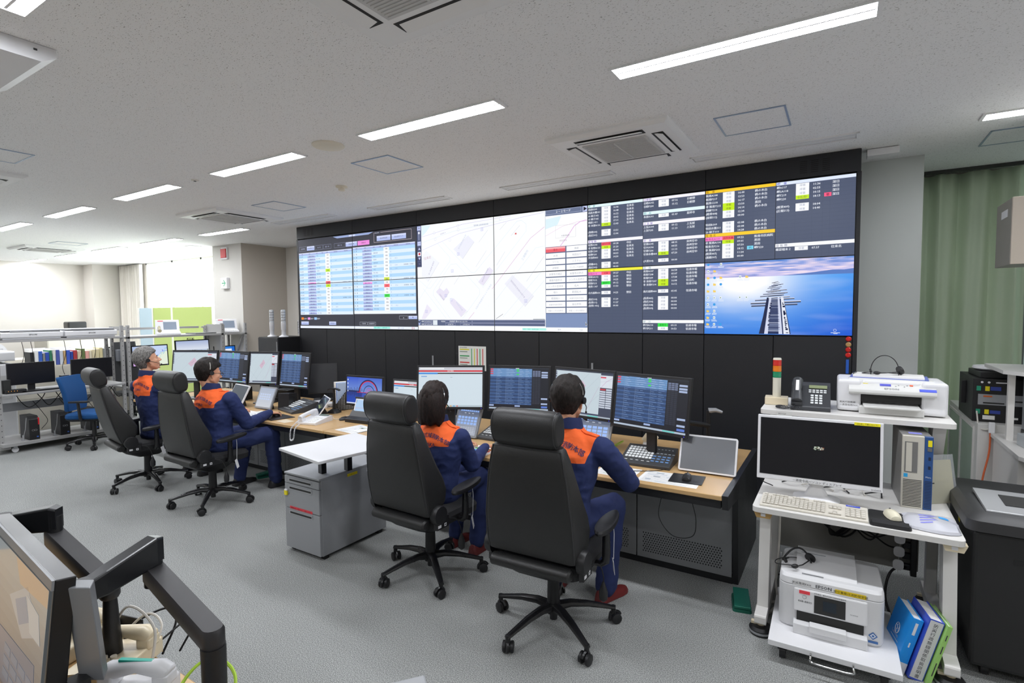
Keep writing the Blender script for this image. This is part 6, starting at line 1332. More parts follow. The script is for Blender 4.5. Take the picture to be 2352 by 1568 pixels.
t = thing('photocopier', 'white photocopier behind the rack at the left edge', 'photocopier', (-3.55, -2.82, 0)); MB(WHITE).box((-.3, -.35, 0), (.3, .3, 1.12)).build('body', t, bev=.02); MB(WHITE).prism([(-.30, 1.12), (-.30, 1.30), (.30, 1.30), (.30, 1.16)], 'y', -.35, .3).build('scanner_unit', t, bev=.02); MB(ACG).box((.30, -.30, .6), (.305, .25, .95)).build('front_grille', t)
t = thing('wall_poster_clock', 'white round clock behind the photocopier', 'clock', (-4.6, -2.75, 1.25)); MB(WHITE).tube([(0, 0, .12), (.03, 0, .12)], .20, 32).build('case', t); q = MB(DKGREY)
for k in range(12): a = k*PI/6; q.text(str((12-k) % 12 or 12), (.0305, .15*math.sin(-a)*-1-.02, .12+.15*math.cos(a)-.012), .035, (0, 1, 0), (0, 0, 1))
q.build('numerals', t); t['label'] = 'white round clock with numerals behind the photocopier'; t.name = 'wall_clock'; t.location = (-4.2, -2.55, 1.10)
device('storage_box', 'grey file box standing on the cream cabinet right of the folders', 'box', (-3.55, -1.05, 1.021), 0, (.16, .10, .2), mat('slate_box', '#6a6d74', .6))
device('printer_box', 'small black device on the far cabinet by the left wall', 'device', (-4.7, -.65, 1.101), 0, (.2, .3, .12)); 
t = thing('far_cabinet', 'cream tall cabinet far away by the left column', 'cabinet', (-8.9, .4, 0)); MB(CREAM).box((-.4, -.9, 0), (.4, .35, 1.50)).build('body', t, bev=.004); MB(CREAM).box((.4, -.88, .05), (.406, -.28, 1.48)).build('door', t); MB(CREAM).box((.4, -.26, .05), (.406, .33, 1.48)).build('door', t)
device('far_bag', 'small black object on top of the far cream cabinet', 'bag', (-8.8, .15, 1.501), 0, (.3, .38, .17), BLACK, .03)
t = thing('office_chair', 'dark grey office chair behind the steel posts', 'office chair', (-3.35, -.95, 0)); star_base(t, .28, .2); MB(BLACK).cyl((0, 0, .1), (0, 0, .44), .03).build('gas_column', t); b = MB(DKGREY); b.loft([rring(0, -.22, .22, .22, .44, .07), rring(0, -.22, .22, .22, .50, .08)]); b.build('seat', t); b = MB(DKGREY); b.loft([rring(-.22, -.2, .2, .03, .6, .03), rring(-.25, -.22, .22, .03, .9, .03), rring(-.27, -.18, .18, .03, 1.35, .03)]); b.build('backrest', t)
# ---------------------------------------------------------------- white computer cart at the right
CARTW = mat('cart_white', '#dcdad6', .5, var=.02)
t = thing('computer_desk', 'white two level computer desk carrying printer, monitor and keyboard', 'desk', (7.24, -1.65, 0)); T = TR(-7.24, 1.65, 0)
def rtop(x0, y0, x1, y1, z0, z1, r=.02):
    pts = []
    for cx, cy, a0 in ((x1-r, y1-r, 0), (x0+r, y1-r, PI/2), (x0+r, y0+r, PI), (x1-r, y0+r, 1.5*PI)): pts += [(cx+r*math.cos(a0+PI/2*k/4), cy+r*math.sin(a0+PI/2*k/4)) for k in range(5)]
    return pts
b = MB(CARTW).at(T); b.prism(rtop(6.775, -2.165, 7.705, -1.30, 0, 0, .03), 'z', .692, .72); b.build('desktop', t, bev=.008, seg=3)
b = MB(CARTW).at(T); b.prism(rtop(6.745, -1.62, 7.735, -1.02, 0, 0, .03), 'z', 1.152, 1.18); b.build('upper_shelf', t, bev=.008, seg=3)
for x in (6.83, 7.665):
    b = MB(CARTW).at(T)
    b.prism([(-2.20, .07), (-2.20, .12), (-1.72, .15), (-1.25, .12), (-1.25, .07)], 'x', x-.03, x+.03); b.build('foot', t, bev=.01)
    b = MB(CARTW).at(T); b.prism([(-2.10, .12), (-1.98, .13), (-1.93, .69), (-2.02, .69)], 'x', x-.028, x+.028); b.build('leg', t, bev=.008)
    b = MB(CARTW).at(T); b.box((x-.028, -1.45, .12), (x+.028, -1.38, 1.152)); b.build('leg', t, bev=.005)
    b = MB(CARTW).at(T); b.prism([(-1.58, 1.152), (-1.38, 1.152), (-1.38, .85), (-1.42, .85)], 'x', x-.03, x+.03); b.build('shelf_bracket', t, bev=.004)
    b = MB(mat('brown_tape', '#b8945a', .5) if x < 7 else BEIGE).at(T); b.prism([(x-.05, .692), (x+.05, .692), (x+.035, .655), (x-.035, .655)], 'y', -2.14, -2.09); b.use(WHITE).box((x-.012, -2.142, .665), (x+.012, -2.14, .682)); b.build('bracket_cap', t)
    for y in (-2.15, -1.32):
        b = MB(BLACK).at(T @ TR(x, y, 0)); b.lathe([(.058, 0), (.062, .008), (.062, .03), (.05, .045), (.02, .05)], n=24); b.use(GREYMET).lathe([(.0625, .012), (.063, .018), (.0625, .024)], n=24); b.use(BEIGE).cyl((0, 0, .045), (0, 0, .075), .022, n=12); b.box((-.05, -.012, .048), (-.01, .012, .062)); b.build('caster', t)
b = MB(mat('modesty_grey', '#97958f', .6)).at(T); b.box((6.86, -1.46, .25), (7.60, -1.445, .69)); b.build('back_panel', t)
# white framed monitor
t = thing('monitor', 'white framed monitor with a black screen and a small logo on the white desk', 'monitor', (7.08, -1.93, .72), math.radians(2.8))
Wm, Hm, hb = .62, .375, .105
M = TR(0, 0, hb) @ rot(math.radians(-6), 'X')
MB(WHITE).at(M).box((-Wm/2, 0, 0), (Wm/2, .022, Hm)).prism([(-.2, .06), (.2, .06), (.22, .30), (-.22, .30)], 'y', .022, .055).build('bezel', t, bev=.004)
s = Screen(Wm-.03, Hm-.045, '#020203', screen_mat('dark_gloss_screen', 1, .25, .3)); rnd = random.Random(8)
for k in range(34): a = rnd.uniform(-.045, .045); v = .46+rnd.uniform(-.03, .035)*(1-abs(a)*10); s.rect(.5+a, v, .5+a+.012, v+.008, rnd.choice(['#d8dcd0', '#a8c0a8', '#f0ece0', '#7a8a70', '#a86040']), 3)
s.line([(.52, .462), (.555, .466)], .002, '#c8d0c0', 4)
o = s.build(t); o.matrix_local = M @ TR(0, -.0012, .03)
s = Screen(.12, .016, '#f2e61c', paint_mat()); s.text(.5, .75, '※を押して閉じないで！', .62, '#3a3818', 'c', 3); o = s.build(t, name='yellow_label'); o.matrix_local = M @ TR(.235, -.002, Hm-.020)
q = MB(DKGREY).at(M); q.text('一斉受令用パソコン ディスプレイ', (.0, -.0012, .007), .016, al='c'); q.text('IO-DATA', (.28, -.0012, .008), .011, al='c'); q.build('lettering', t)
b = MB(WHITE); b.loft([rring(0, .0, .16, .12, 0, .05), rring(0, .0, .16, .118, .008, .05), rring(0, .03, .10, .06, .03, .03), rring(0, .035, .075, .035, .08, .015), rring(0, .03, .06, .035, .22, .012)]); b.build('stand', t)
# keyboard, mouse, pad, plastic bag
t = thing('keyboard', 'cream full size keyboard on the front of the white desk', 'keyboard', (7.065, -2.045, .72), math.radians(0)); sl = math.radians(5)
KC = mat('keyboard_cream', '#d9d4c8', .5); KG = mat('keycap_cream', '#cfcabf', .55)
b = MB(KC); b.prism([(-.085, 0), (-.085, .012), (.085, .028), (.085, 0)], 'x', -.255, .255); b.build('body', t, bev=.004)
b = MB(KG).at(TR(0, -.085, .013) @ rot(math.atan2(.016, .17), 'X'))
for r in range(6):
    y = .012+r*.0235+(.006 if r == 5 else 0)
    for c in range(15):
        if r == 0 and 3 < c < 9: continue
        if r == 5 and c in (1, 6, 11): continue
        b.box((-.243+c*.0205, y, 0), (-.243+c*.0205+.0165, y+.018, .008))
    if r == 0: b.box((-.243+4*.0205, y, 0), (-.243+9*.0205-.004, y+.018, .008))
    if r in (0, 1, 3, 4):
        for c in range(3):
            if r == 1 and c != 1: continue
            b.box((.078+c*.0205, y, 0), (.0945+c*.0205, y+.018, .008))
    if r < 5:
        for c in range(4): b.box((.155+c*.0235, y, 0), (.174+c*.0235, y+.018, .008))
b.build('keys', t, bev=.0015)
s = Screen(.065, .018, '#3f54d0', paint_mat()); [s.rect(.1, .15+k*.3, .9-.2*k, .25+k*.3, '#c0c8f4', 2) for k in range(3)]; o = s.build(t, name='blue_label'); o.matrix_local = TR(.19, .06, .0275) @ rot(-PI/2+.09, 'X')
b = MB(BLACK); b.prism(rtop(7.325, -2.15, 7.50, -1.90, 0, 0, .02), 'z', 0, .006); b.prism([(-2.15, .003), (-2.145, .02), (-2.10, .024), (-2.08, .006)], 'x', 7.335, 7.49); b.v = [p-Vector((7.41, -2.03, 0)) for p in b.v]; tag(b.build('mouse_pad', loc=(7.41, -2.03, .7205), bev=.002), 'black mouse pad with wrist rest on the white desk', 'mouse pad')
mouse('cream computer mouse on the black wrist rest pad', 7.43, -1.985, .727, .25, mat('mouse_cream', '#e0dac2', .4), 1.1)
# crumpled plastic bag
PB = mat('clear_plastic_bag', '#dfe0e8', .2, trans=.25); rings = []
for i, (x, w, h) in enumerate(((7.475, .08, .006), (7.50, .11, .022), (7.55, .12, .03), (7.60, .125, .034), (7.65, .12, .03), (7.685, .10, .02), (7.70, .08, .006))):
    rings.append([(x+.012*noise.noise(Vector((k, i, 0))), -1.985+w*math.cos(2*PI*k/20)-.06*(x-7.48), .723+max(0, h*math.sin(2*PI*k/20))+(.016*noise.noise(Vector((k*1.7, i*2.1, 4))) if 0 < k < 10 else 0)) for k in range(20)])
b = MB(PB); b.loft(rings); b.v = [p-Vector((7.59, -1.99, .722)) for p in b.v]; o = b.build('plastic_bag', loc=(7.59, -1.99, .722)); tag(o, 'clear plastic bag with blue printing on the front right of the white desk', 'plastic bag')
bv = BVHTree.FromObject(o, bpy.context.evaluated_depsgraph_get())
def on_bag(m, name, rects):
    q = MB(m)
    for x0, y0, x1, y1 in rects:
        g = [[(x0+(x1-x0)*a/8, y0+(y1-y0)*c/2) for a in range(9)] for c in range(3)]; rr = []
        for row_ in g: rr.append([(x, y, (bv.ray_cast(Vector((x, y, 1)), Vector((0, 0, -1)))[0] or Vector((0, 0, .01))).z+.0012) for x, y in row_])
        q.loft(rr, False, False, False)
    return q.build(name, o)
on_bag(mat('bag_print', '#8a8ce0', .5), 'print', [(-.05, -.07+k*.022, -.0+.012*(k % 3), -.060+k*.022) for k in range(6)]); on_bag(mat('bag_blue', '#3aa0e8', .5), 'blue_corner', [(.035, .03, .075, .062)])
# desktop PC
t = thing('desktop_computer', 'cream and blue slim desktop computer standing beside the white framed monitor', 'computer', (7.54, -1.56, .72), math.radians(3)); PCC = mat('pc_cream', '#c9c5b8', .5); PCG = mat('pc_side_grey', '#7c7b78', .5, metal=.2); PCB = mat('pc_blue', '#2a4f86', .4)
b = MB(PCG); b.box((-.068, -.17, .0), (.068, .19, .40)); b.build('case', t, bev=.002)
b = MB(PCC); b.box((-.068, -.195, 0), (.030, -.17, .402)); f = b.build('front_panel', t, bev=.003)
q = MB(PCG); q.box((-.058, -.1965, .20), (-.0, -.195, .37)); q.use(PCC).box((-.052, -.198, .205), (-.025, -.1965, .365)); q.build('disc_drive', f)
q = MB(SLOT)
for k in range(18): q.box((-.062, -.1958, .012+k*.0085), (.022, -.195, .0155+k*.0085))
q.build('vent_slots', f); q = MB(mat('cpu_badge', '#2aa0d8', .3)).box((-.060, -.196, .172), (-.042, -.195, .192)).build('badge', f)
b = MB(PCB); b.box((.030, -.197, 0), (.068, -.168, .402)); f = b.build('blue_strip', t, bev=.002)
q = MB(mat('pc_slot', '#142440', .5))
for k in range(18): q.box((.034, -.1978, .012+k*.0085), (.064, -.197, .0155+k*.0085))
for z in (.225, .275): q.box((.047, -.1978, z), (.058, -.197, z+.018))
q.use(CHROME).box((.042, -.199, .325), (.062, -.197, .345)); q.use(STICKY).box((.044, -.1985, .35), (.062, -.197, .385)); q.use(WHITE).text('Mate', (.037, -.1975, .178), .012); q.build('controls', f)
q = MB(mat('bag_print')).box((-.03, -.12, .4005), (.03, -.08, .4012)).build('top_label', t)
t = thing('clear_folder', 'clear folder with printed papers leaning beside the blue and cream computer', 'folder', (7.665, -1.60, .721), math.radians(38)); M = rot(math.radians(-10), 'X'); MB(mat('manila', '#dcd6b0', .5)).at(M).box((-.12, 0, 0), (.11, .003, .24)).build('papers', t); MB(mat('clear_sleeve', '#e8ecf0', .15, alpha=.22)).at(M).box((-.125, -.002, 0), (.125, .0, .27)).build('sleeve', t); q = MB(DKGREY).at(M)
for k in range(6): q.box((-.08+.02*(k % 3), -.0026, .05+k*.03), (-.05+.02*(k % 3), -.002, .056+k*.03))
q.build('print', t)
# items on the upper shelf
t = thing('signal_tower', 'red amber green signal light tower on the upper shelf of the white desk', 'signal light', (6.815, -1.36, 1.181), math.radians(4))
MB(BEIGE).box((-.07, -.055, 0), (.07, .055, .05)).build('base', t, bev=.004); b = MB(mat('tower_cream', '#dcd8c8', .4)); b.tube([(0, 0, .05), (0, 0, .18)], [.026, .026], 20); b.build('column', t); MB(MATS['tower_cream']).tube([(0, 0, .30), (0, 0, .312)], [.027, .024], 20).build('cap', t)
for z, c, n_ in ((.18, '#1f8a60', 'green_lamp'), (.22, '#e07a1a', 'amber_lamp'), (.26, '#c82a24', 'red_lamp')):
    b = MB(mat('lens_'+c[1:], c, .15, coat=.5)); b.tube([(0, 0, z), (0, 0, z+.002), (0, 0, z+.019), (0, 0, z+.021), (0, 0, z+.038), (0, 0, z+.04)], [.025, .027, .027, .0265, .027, .025], 20); b.build(n_, t)
phone('black desk telephone with coiled cord on the upper shelf of the white desk', (7.02, -1.44, 1.181), math.radians(2), mat('telephone_charcoal', '#3a3c40', .4), True, [(-.07, -.09, .05), (-.10, -.12, .015), (-.15, -.13, .01), (-.19, -.10, .012), (-.17, -.06, .012), (-.11, -.07, .012), (-.06, -.12, .014)], lcd='#8a9470', tilt=.9, W=.22, D=.22)
LG = mat('printer_light', '#d9d9d6', .45)
t = thing('inkjet_printer', 'white inkjet printer with clipboard on top on the upper shelf', 'printer', (7.44, -1.33, 1.181), math.radians(1))
b = MB(WHITE); b.box((-.275, -.12, .005), (-.15, .2, .20)); b.box((.15, -.12, .005), (.275, .2, .20)); b.box((-.15, -.05, .0), (.15, .2, .20)); b.box((-.15, -.10, .125), (.15, -.05, .20)); b.build('body', t, bev=.018, seg=3)
M = TR(0, -.158, .1485) @ rot(math.atan2(.056, .103), 'X'); b = MB(LG).at(M); b.at(); b.prism([(-.15, .118), (-.162, .130), (-.158, .148), (-.055, .204), (.0, .204), (.0, .118)], 'x', -.215, .215); cp = b.build('control_panel', t, bev=.004)
q = MB(mat('lcd_blue', '#5a5fc8', .3)).at(M @ TR(0, 0, -.0118)); q.box((-.055, .045, .012), (.0, .075, .0135)); q.use(mat('orange_key', '#f06a3c', .4)).box((.092, .055, .012), (.108, .07, .014)); q.use(STICKY).box((-.14, .062, .012), (-.115, .072, .013)); q.use(GREYMET)
for k in range(5): q.box((.02+k*.014, .045+.012*(k % 3), .012), (.027+k*.014, .05+.012*(k % 3), .0135))
q.text('EPSON', (-.0, .010, .0128), .024, (1, 0, 0), (0, 1, 0), al='c', bold=.02); q.use(mat('label_blue', '#3f54d0', .5)).box((.135, .004, .012), (.215, .03, .013)); q.build('buttons', cp)
b = MB(SLOT); b.box((-.15, -.105, .07), (.15, -.045, .124)); b.build('paper_slot', t)
b = MB(LG); b.box((-.16, -.16, .0), (.16, -.03, .045)); b.box((-.14, -.215, .045), (.14, -.04, .058)); b.build('paper_tray', t, bev=.004)
q = MB(DKGREY); q.text('防災行政無線', (-.262, -.1205, .055), .014); q.text('一斉受信用FAX', (-.262, -.1205, .037), .014); q.build('lettering', t)
t = thing('clipboard', 'blue clipboard with white papers lying on the inkjet printer', 'clipboard', (7.44, -1.24, 1.385), math.radians(-4)); MB(mat('clip_blue', '#6a78c0', .4)).box((-.2, -.12, 0), (.2, .12, .004)).build('board', t); MB(PAPER).box((-.185, -.11, .004), (.18, .11, .014)).build('papers', t); MB(CHROME).tube([(-.19, -.05, .016), (-.17, 0, .024), (-.19, .05, .016)], .004, 6).build('clip', t)
def loose_headset(label, loc, rz, k=1.0, upright=True):
    t = thing('headset', label, 'headset', loc, rz, 'black headsets lying on the printers')
    b = MB(CABLEB); b.tube([(.075*k*math.cos(a), .01*math.sin(a), .012+(.10*k*math.sin(a) if upright else .02*math.sin(a))+.01) if upright else (.075*k*math.cos(a), .09*k*math.sin(a), .03+.03*math.sin(2*a)) for a in [PI*i/20 for i in range(-2, 23)]], .0025 if upright else .005, 6); b.build('headband', t)
    b = MB(BLACK); b.tube([(.075*k, -.005, .028), (.085*k, .0, .032)], .028, 18); b.tube([(-.08*k, .0, .02), (-.07*k, .0, .022)], .014, 12); b.build('ear_pad', t); b = MB(BLACK); b.tube([(.07*k, -.01, .02), (.0, -.05, .016), (-.04, -.06, .014)], .003, 6); b.sph((-.05, -.062, .016), (.02, .012, .012), 12, 8); b.build('microphone', t)
    b = MB(CABLEB); b.tube(bez([(.08*k, 0, .008), (.02, .06, .006), (-.08, .05, .006), (-.12, 0, .006), (-.05, -.03, .006)], 8), .0025, 5); b.build('cord', t)
loose_headset('black headset standing on the clipboard on the inkjet printer', (7.42, -1.24, 1.40), .1); 
# multifunction printer on low trolley
t = thing('printer_trolley', 'low white board on castors under the multifunction printer', 'trolley', (7.17, -2.08, 0), math.radians(1)); MB(WHITE).box((-.285, -.31, .085), (.285, .30, .115)).build('board', t, bev=.003)
for x in (-.22, .22):
    for y in (-.24, .24): b = MB(BLACK); b.tube([(x-.014, y, .036), (x+.014, y, .036)], .035, 16); b.box((x-.022, y-.022, .05), (x+.022, y+.022, .085)); b.build('caster', t)
b = MB(CHROME); b.tube(bez([(-.09, -.312, .1), (-.09, -.34, .095), (-.085, -.345, .075), (0, -.347, .072), (.085, -.345, .075), (.09, -.34, .095), (.09, -.312, .1)], 6), .005, 8); b.build('handle', t)
t = thing('multifunction_printer', 'white multifunction printer with touch screen under the white desk', 'printer', (7.155, -2.03, .115), math.radians(1.5)); MW = mat('printer_white', '#dcdcdd', .45, var=.02)
b = MB(MW); b.loft([rring(0, -.17, .18, .232, .0, .04), rring(0, -.18, .19, .238, .02, .045), rring(0, -.18, .19, .238, .235, .045)]); bd = b.build('body', t, bev=.003)
b = MB(MW); b.loft([rring(0, -.18, .19, .238, .237, .045), rring(0, -.175, .19, .236, .27, .045), rring(0, -.16, .19, .23, .285, .045)]); b.build('scanner_lid', t, bev=.003)
b = MB(MW); b.prism([(-.14, .28), (.18, .28), (.18, .315), (.02, .312), (-.11, .295)], 'x', -.16, .12); b.build('document_feeder', t, bev=.012, seg=3)
b = MB(GREYMET).box((-.13, -.142, .283), (-.03, -.139, .292)); b.box((-.14, .08, .3135), (-.02, .085, .3165)); b.build('feeder_slots', t)
M = TR(0, -.190, .085) @ rot(math.radians(-6), 'X'); b = MB(MW).at(M); b.box((-.165, -.012, .02), (.165, .02, .14)); cp = b.build('control_panel', t, bev=.008)
MB(SLOT).at(M).box((-.07, -.0135, .03), (.07, -.012, .12)).build('touch_screen', cp); MB(mat('dim_icon', '#1c2630', .3)).at(M).box((-.03, -.014, .05), (.03, -.0135, .10)).build('screen_icon', cp)
q = MB(DKGREY).at(M); q.text('448-8800', (-.145, -.0125, .07), .017); q.text('PX-M730F', (.09, -.0125, .06), .008); q.text('令和電送・操作方法等は取扱説明書参照', (0, -.0125, .126), .008, al='c'); q.tube([(-.115+.009*math.cos(a), -.0125, .10+.009*math.sin(a)) for a in [2*PI*i/14 for i in range(15)]], .0006, 4); q.build('lettering', cp)
MB(REDL).at(M).box((-.14, -.0135, .115), (-.09, -.012, .132)).build('red_label', cp)
b = MB(SLOT); b.box((-.15, -.192, .055), (.15, -.16, .115)); b.build('output_slot', t); b = MB(MW); b.box((-.165, -.235, .0), (.165, -.16, .055)); b.box((-.09, -.25, .03), (.075, -.20, .066)); b.build('paper_tray', t, bev=.004)
q = MB(DKGREY); q.text('EPSON', (-.03, -.1825, .244), .024, al='c', bold=.02); q.build('brand_lettering', t)
s = Screen(.08, .028, '#e8e8e8', paint_mat()); s.text(.5, .75, '防災専用FAX', .55, '#303030', 'c', 3); s.build(t, (-.13, -.183, .238), name='white_label')
s = Screen(.135, .022, '#f0d020', paint_mat()); s.text(.5, .78, '関空事案は消防保安課', .68, '#403808', 'c', 3); s.build(t, (.09, -.183, .238), name='yellow_label')
q = MB(mat('logo_blue', '#3a6aa8', .4)); q.at(TR(.19, -.1812, .06) @ rot(PI/4, 'Y')).box((-.014, -.001, -.014), (.014, 0, .014)); q.use(WHITE).box((-.009, -.0015, -.009), (.009, -.001, .009)); q.use(mat('logo_blue')).box((-.005, -.002, -.005), (.005, -.0015, .005)); q.at().box((.170, -.182, .022), (.212, -.1812, .034)); q.build('diamond_logo', t)
loose_headset('black headset lying on the multifunction printer under the desk', (7.00, -2.08, .412), .6, .9, False)
# binders on the floor
def binder(label, x, y, rz, w, h, d, lean, col, spine, name='binder', hand_=None):
    t = thing(name, label, 'binder', (x, y, 0), rz, 'books and binders standing on the floor'); M = rot(lean, 'Y'); c = mat('cover_'+col[1:], col, .35)
    b = MB(c).at(M); b.box((-w/2, -d/2, 0), (-w/2+.004, d/2, h)); b.box((w/2-.004, -d/2, 0), (w/2, d/2, h)); b.box((-w/2, -d/2-.002, 0), (w/2, -d/2+.003, h)); b.build('cover', t, bev=.001)
    MB(PAPER).at(M).box((-w/2+.004, -d/2+.004, .004), (w/2-.004, d/2-.006, h-.006)).build('pages', t)
    if spine: spine(t, M, w, h, d)
    return t
def sp_blue(t, M, w, h, d):
    q = MB(WHITE).at(M); q.box((-w/2-.0006, -d/2, 0), (-w/2, d/2, h*.25)); q.box((-w/2, -d/2-.0026, 0), (w/2, -d/2-.002, h*.22))
    q.tube([(-w/2-.001, .0+.024*math.cos(a), h*.6+.028*math.sin(a)) for a in [2*PI*i/20 for i in range(21)]], .0016, 5)
    for a0 in (0, 2.09, 4.19): q.tube([(-w/2-.001, .012*math.cos(a0)+.012*math.cos(a), h*.6+.014*math.sin(a0)+.012*math.sin(a)) for a in [2*PI*i/12 for i in range(13)]], .0012, 5)
    q.box((-w/2-.0006, -.05, h*.42), (-w/2, .05, h*.43)); q.text('Lascom', (-w/2-.001, .045, h*.47), .026, (0, -1, 0), (0, 0, 1)); q.box((-.006, -d/2-.0028, h*.72), (.006, -d/2-.002, h*.93)); q.box((-.003, -d/2-.0028, h*.5), (.003, -d/2-.002, h*.58)); q.build('print', t)
def sp_hand(t, M, w, h, d):
    q = MB(mat('spine_white', '#d8d8d8', .5)).at(M); q.box((-w/2+.004, -d/2-.0026, .01), (w/2-.004, -d/2-.002, h-.005)); q.use(DKGREY)
    for k, ch in enumerate('防災行政無線関係取扱説明書'): q.text(ch, (0, -d/2-.003, h-.035-k*.0228), .021, al='c')
    q.build('spine_lettering', t)
def sp_green(t, M, w, h, d):
    q = MB(DKGREY).at(M)
    for z0, z1 in ((.05, .12), (.17, .21), (.24, .27)): q.box((-.002, -d/2-.0028, z0), (.002, -d/2-.002, z1))
    q.build('spine_marks', t)
binder('bright blue and white book standing on the floor beside the trolley', 7.435, -2.075, math.radians(12), .045, .305, .215, math.radians(15), '#1592e6', sp_blue, 'book'); binder('binder with white handwritten spine between the blue book and the green book', 7.502, -2.085, math.radians(12), .062, .325, .215, math.radians(15), '#3a55c4', sp_hand); binder('thin light green book at the right of the floor binders', 7.552, -2.095, math.radians(12), .02, .315, .215, math.radians(15), '#9ed070', sp_green, 'book')
# cables under the desk and strung tags
rnd = random.Random(41)
for i in range(5):
    a = rnd.uniform(-.04, .04); cable('black cable bundle hanging under the white desk', [(7.20+a, -1.50, .68), (7.16+a, -1.52, .58+a), (7.26+a, -1.52, .50), (7.18+a, -1.51, .40), (7.12-a, -1.50, .50), (7.20, -1.52, .56)], .006, g_='black cable bundle under the white desk')
for i, z in enumerate((.62, .50, .42)): cable('black cable running to the power strip under the white desk', [(7.24, -1.52, .52), (7.36, -1.53, .42+i*.02), (7.46, -1.53, z-.02), (7.58, -1.52, z)], .005, g_='cables to the power strip')
cable('white cable looping under the white desk', [(7.22, -1.52, .68), (7.33, -1.55, .62), (7.44, -1.55, .64), (7.52, -1.53, .67)], .004, CABLEW); cable('thick cream cable on the floor beside the green foot switch', [(6.98, -1.9, .30), (6.93, -1.86, .12), (6.86, -1.9, .012), (6.80, -1.98, .012), (6.78, -1.88, .012), (6.84, -1.80, .012), (6.94, -1.75, .012)], .009, CABLEW)
cable('cream cable hanging at the left leg of the white desk', [(6.90, -1.95, .69), (6.895, -1.93, .45), (6.88, -1.9, .2), (6.9, -1.88, .03)], .006, CABLEW)
cable('black cable loop at the left edge of the white framed monitor', [(6.80, -1.70, .95), (6.75, -1.72, .86), (6.77, -1.74, .76), (6.84, -1.75, .73)], .003)
for i in range(5): cable('grey tangled cable behind the white framed monitor' if i % 2 else 'black tangled cable behind the white framed monitor', [(6.88+i*.11, -1.62, .726), (6.94+i*.11, -1.68, .75+.02*rnd.random()), (7.0+i*.1, -1.60, .74), (7.08+i*.08, -1.66, .726)], .004, CABLEW if i % 2 else CABLEB, g_='tangled cables behind the white monitor' if i % 2 == 0 else 'white tangled cables behind the white monitor')
t = thing('strung_tags', 'string of round white plastic tags hanging under the desktop', 'tags', (7.50, -1.60, .28)); MB(CABLEW).tube([(0, 0, .40), (.0, 0, .2), (-.01, 0, .0)], .0012, 5).build('string', t)
for k in range(5): MB(WHITE).at(TR(-.002*k, -.004, .36-k*.078)).prism(rtop(-.026, -.03, .026, .03, 0, 0, .02), 'y', -.003, .003).build('tag', t)
t = thing('power_strip', 'black power strip with plugs fixed to the right leg of the white desk', 'power strip', (7.585, -1.53, .25)); MB(BLACK).box((-.03, -.02, 0), (.0, .02, .36)).build('case', t, bev=.004)
for k in range(5): MB(WHITE if k == 3 else BLACK).box((-.07, -.016, .03+k*.065), (-.03, .016, .065+k*.065)).build('plug', t, bev=.004)
cable('black mains cable curving to the floor behind the blue book', [(7.55, -1.53, .30), (7.46, -1.60, .28), (7.43, -1.66, .15), (7.47, -1.72, .02)], .007)
# paper taped to the shelf front
s = Screen(.085, .05, '#d8d8d4', paint_mat()); s.text(.1, .35, 'H:1120', .3, '#3a3a3a', z=2); s.text(.1, .7, 'W:800', .3, '#3a3a3a', z=2); s.text(.1, 1.0, 'D:530', .26, '#3a3a3a', z=2); o = s.build(None, (6.885, -1.6225, 1.125), name='taped_note'); tag(o, 'small note with sizes taped to the front edge of the upper shelf', 'note')
MB(PAPER)
b = MB(PAPER); b.box((-.001, -.02, 0), (.001, .05, .30)); tag(b.build('hanging_paper', loc=(7.665, -1.40, .80), rot=(0, .04, 0)), 'narrow white paper strip hanging beside the right shelf leg', 'paper')
# ---------------------------------------------------------------- far right
GB = mat('office_black', '#1c1c1d', .5); SV = mat('control_silver', '#b9babc', .35, metal=.4)
t = thing('office_shredder', 'large black machine with silver control panel at the lower right corner', 'shredder', (8.08, -1.70, 0)); b = MB(GB); b.box((-.33, -.32, .06), (.36, .35, .74)); b.build('body', t, bev=.02, seg=3)
b = MB(mat('shredder_lid', '#2c2c2d', .45)); b.loft([rring(0, -.34, .38, .36, .74, .05), rring(0, -.335, .38, .355, .79, .05), rring(0, -.28, .38, .32, .815, .05)]); b.build('lid', t)
M = TR(0, -.30, .817); b = MB(SV).at(TR(0, 0, 0)); b.prism([(-.24, .812), (.10, .826), (.10, .84), (-.24, .824)], 'x', -.27, .30); p = b.build('control_panel', t, bev=.004)
sl = math.atan2(.016, .34); M = TR(0, -.24, .8245) @ rot(sl, 'X'); q = MB(SLOT).at(M); q.box((-.18, .10, 0), (-.03, .26, .003)); q.box((.06, .02, 0), (.12, .32, .003)); q.use(PAPER).box((.14, .22, 0), (.26, .30, .002)); q.use(GB).text('180J', (-.01, .27, .002), .04, (1, 0, 0), (0, 1, 0), bold=.03); q.use(DKGREY)
for k in range(3): q.box((-.0, .10+k*.05, 0), (.02, .105+k*.05, .002))
q.build('panel_marks', p); MB(mat('shredder_groove', '#111112', .6)).box((-.18, -.3215, .60), (.2, -.32, .625)).build('pull_slot', t)
MB(STICKY).box((-.3315, .02, .66), (-.33, .06, .70)).build('yellow_sticker', t)
for x in (-.26, .28): b = MB(BLACK); b.tube([(x-.015, -.25, .032), (x+.015, -.25, .032)], .032, 14); b.box((x-.02, -.27, .04), (x+.02, -.23, .065)); b.build('caster', t)
t = thing('display_cabinet', 'low grey white cabinet with framed sides at the right below the curtain', 'cabinet', (8.55, .43, 0)); b = MB(mat('cabinet_pale', '#d4d3cf', .5)); b.box((-.49, -.62, 0), (.9, .6, .96)); b.build('body', t, bev=.004)
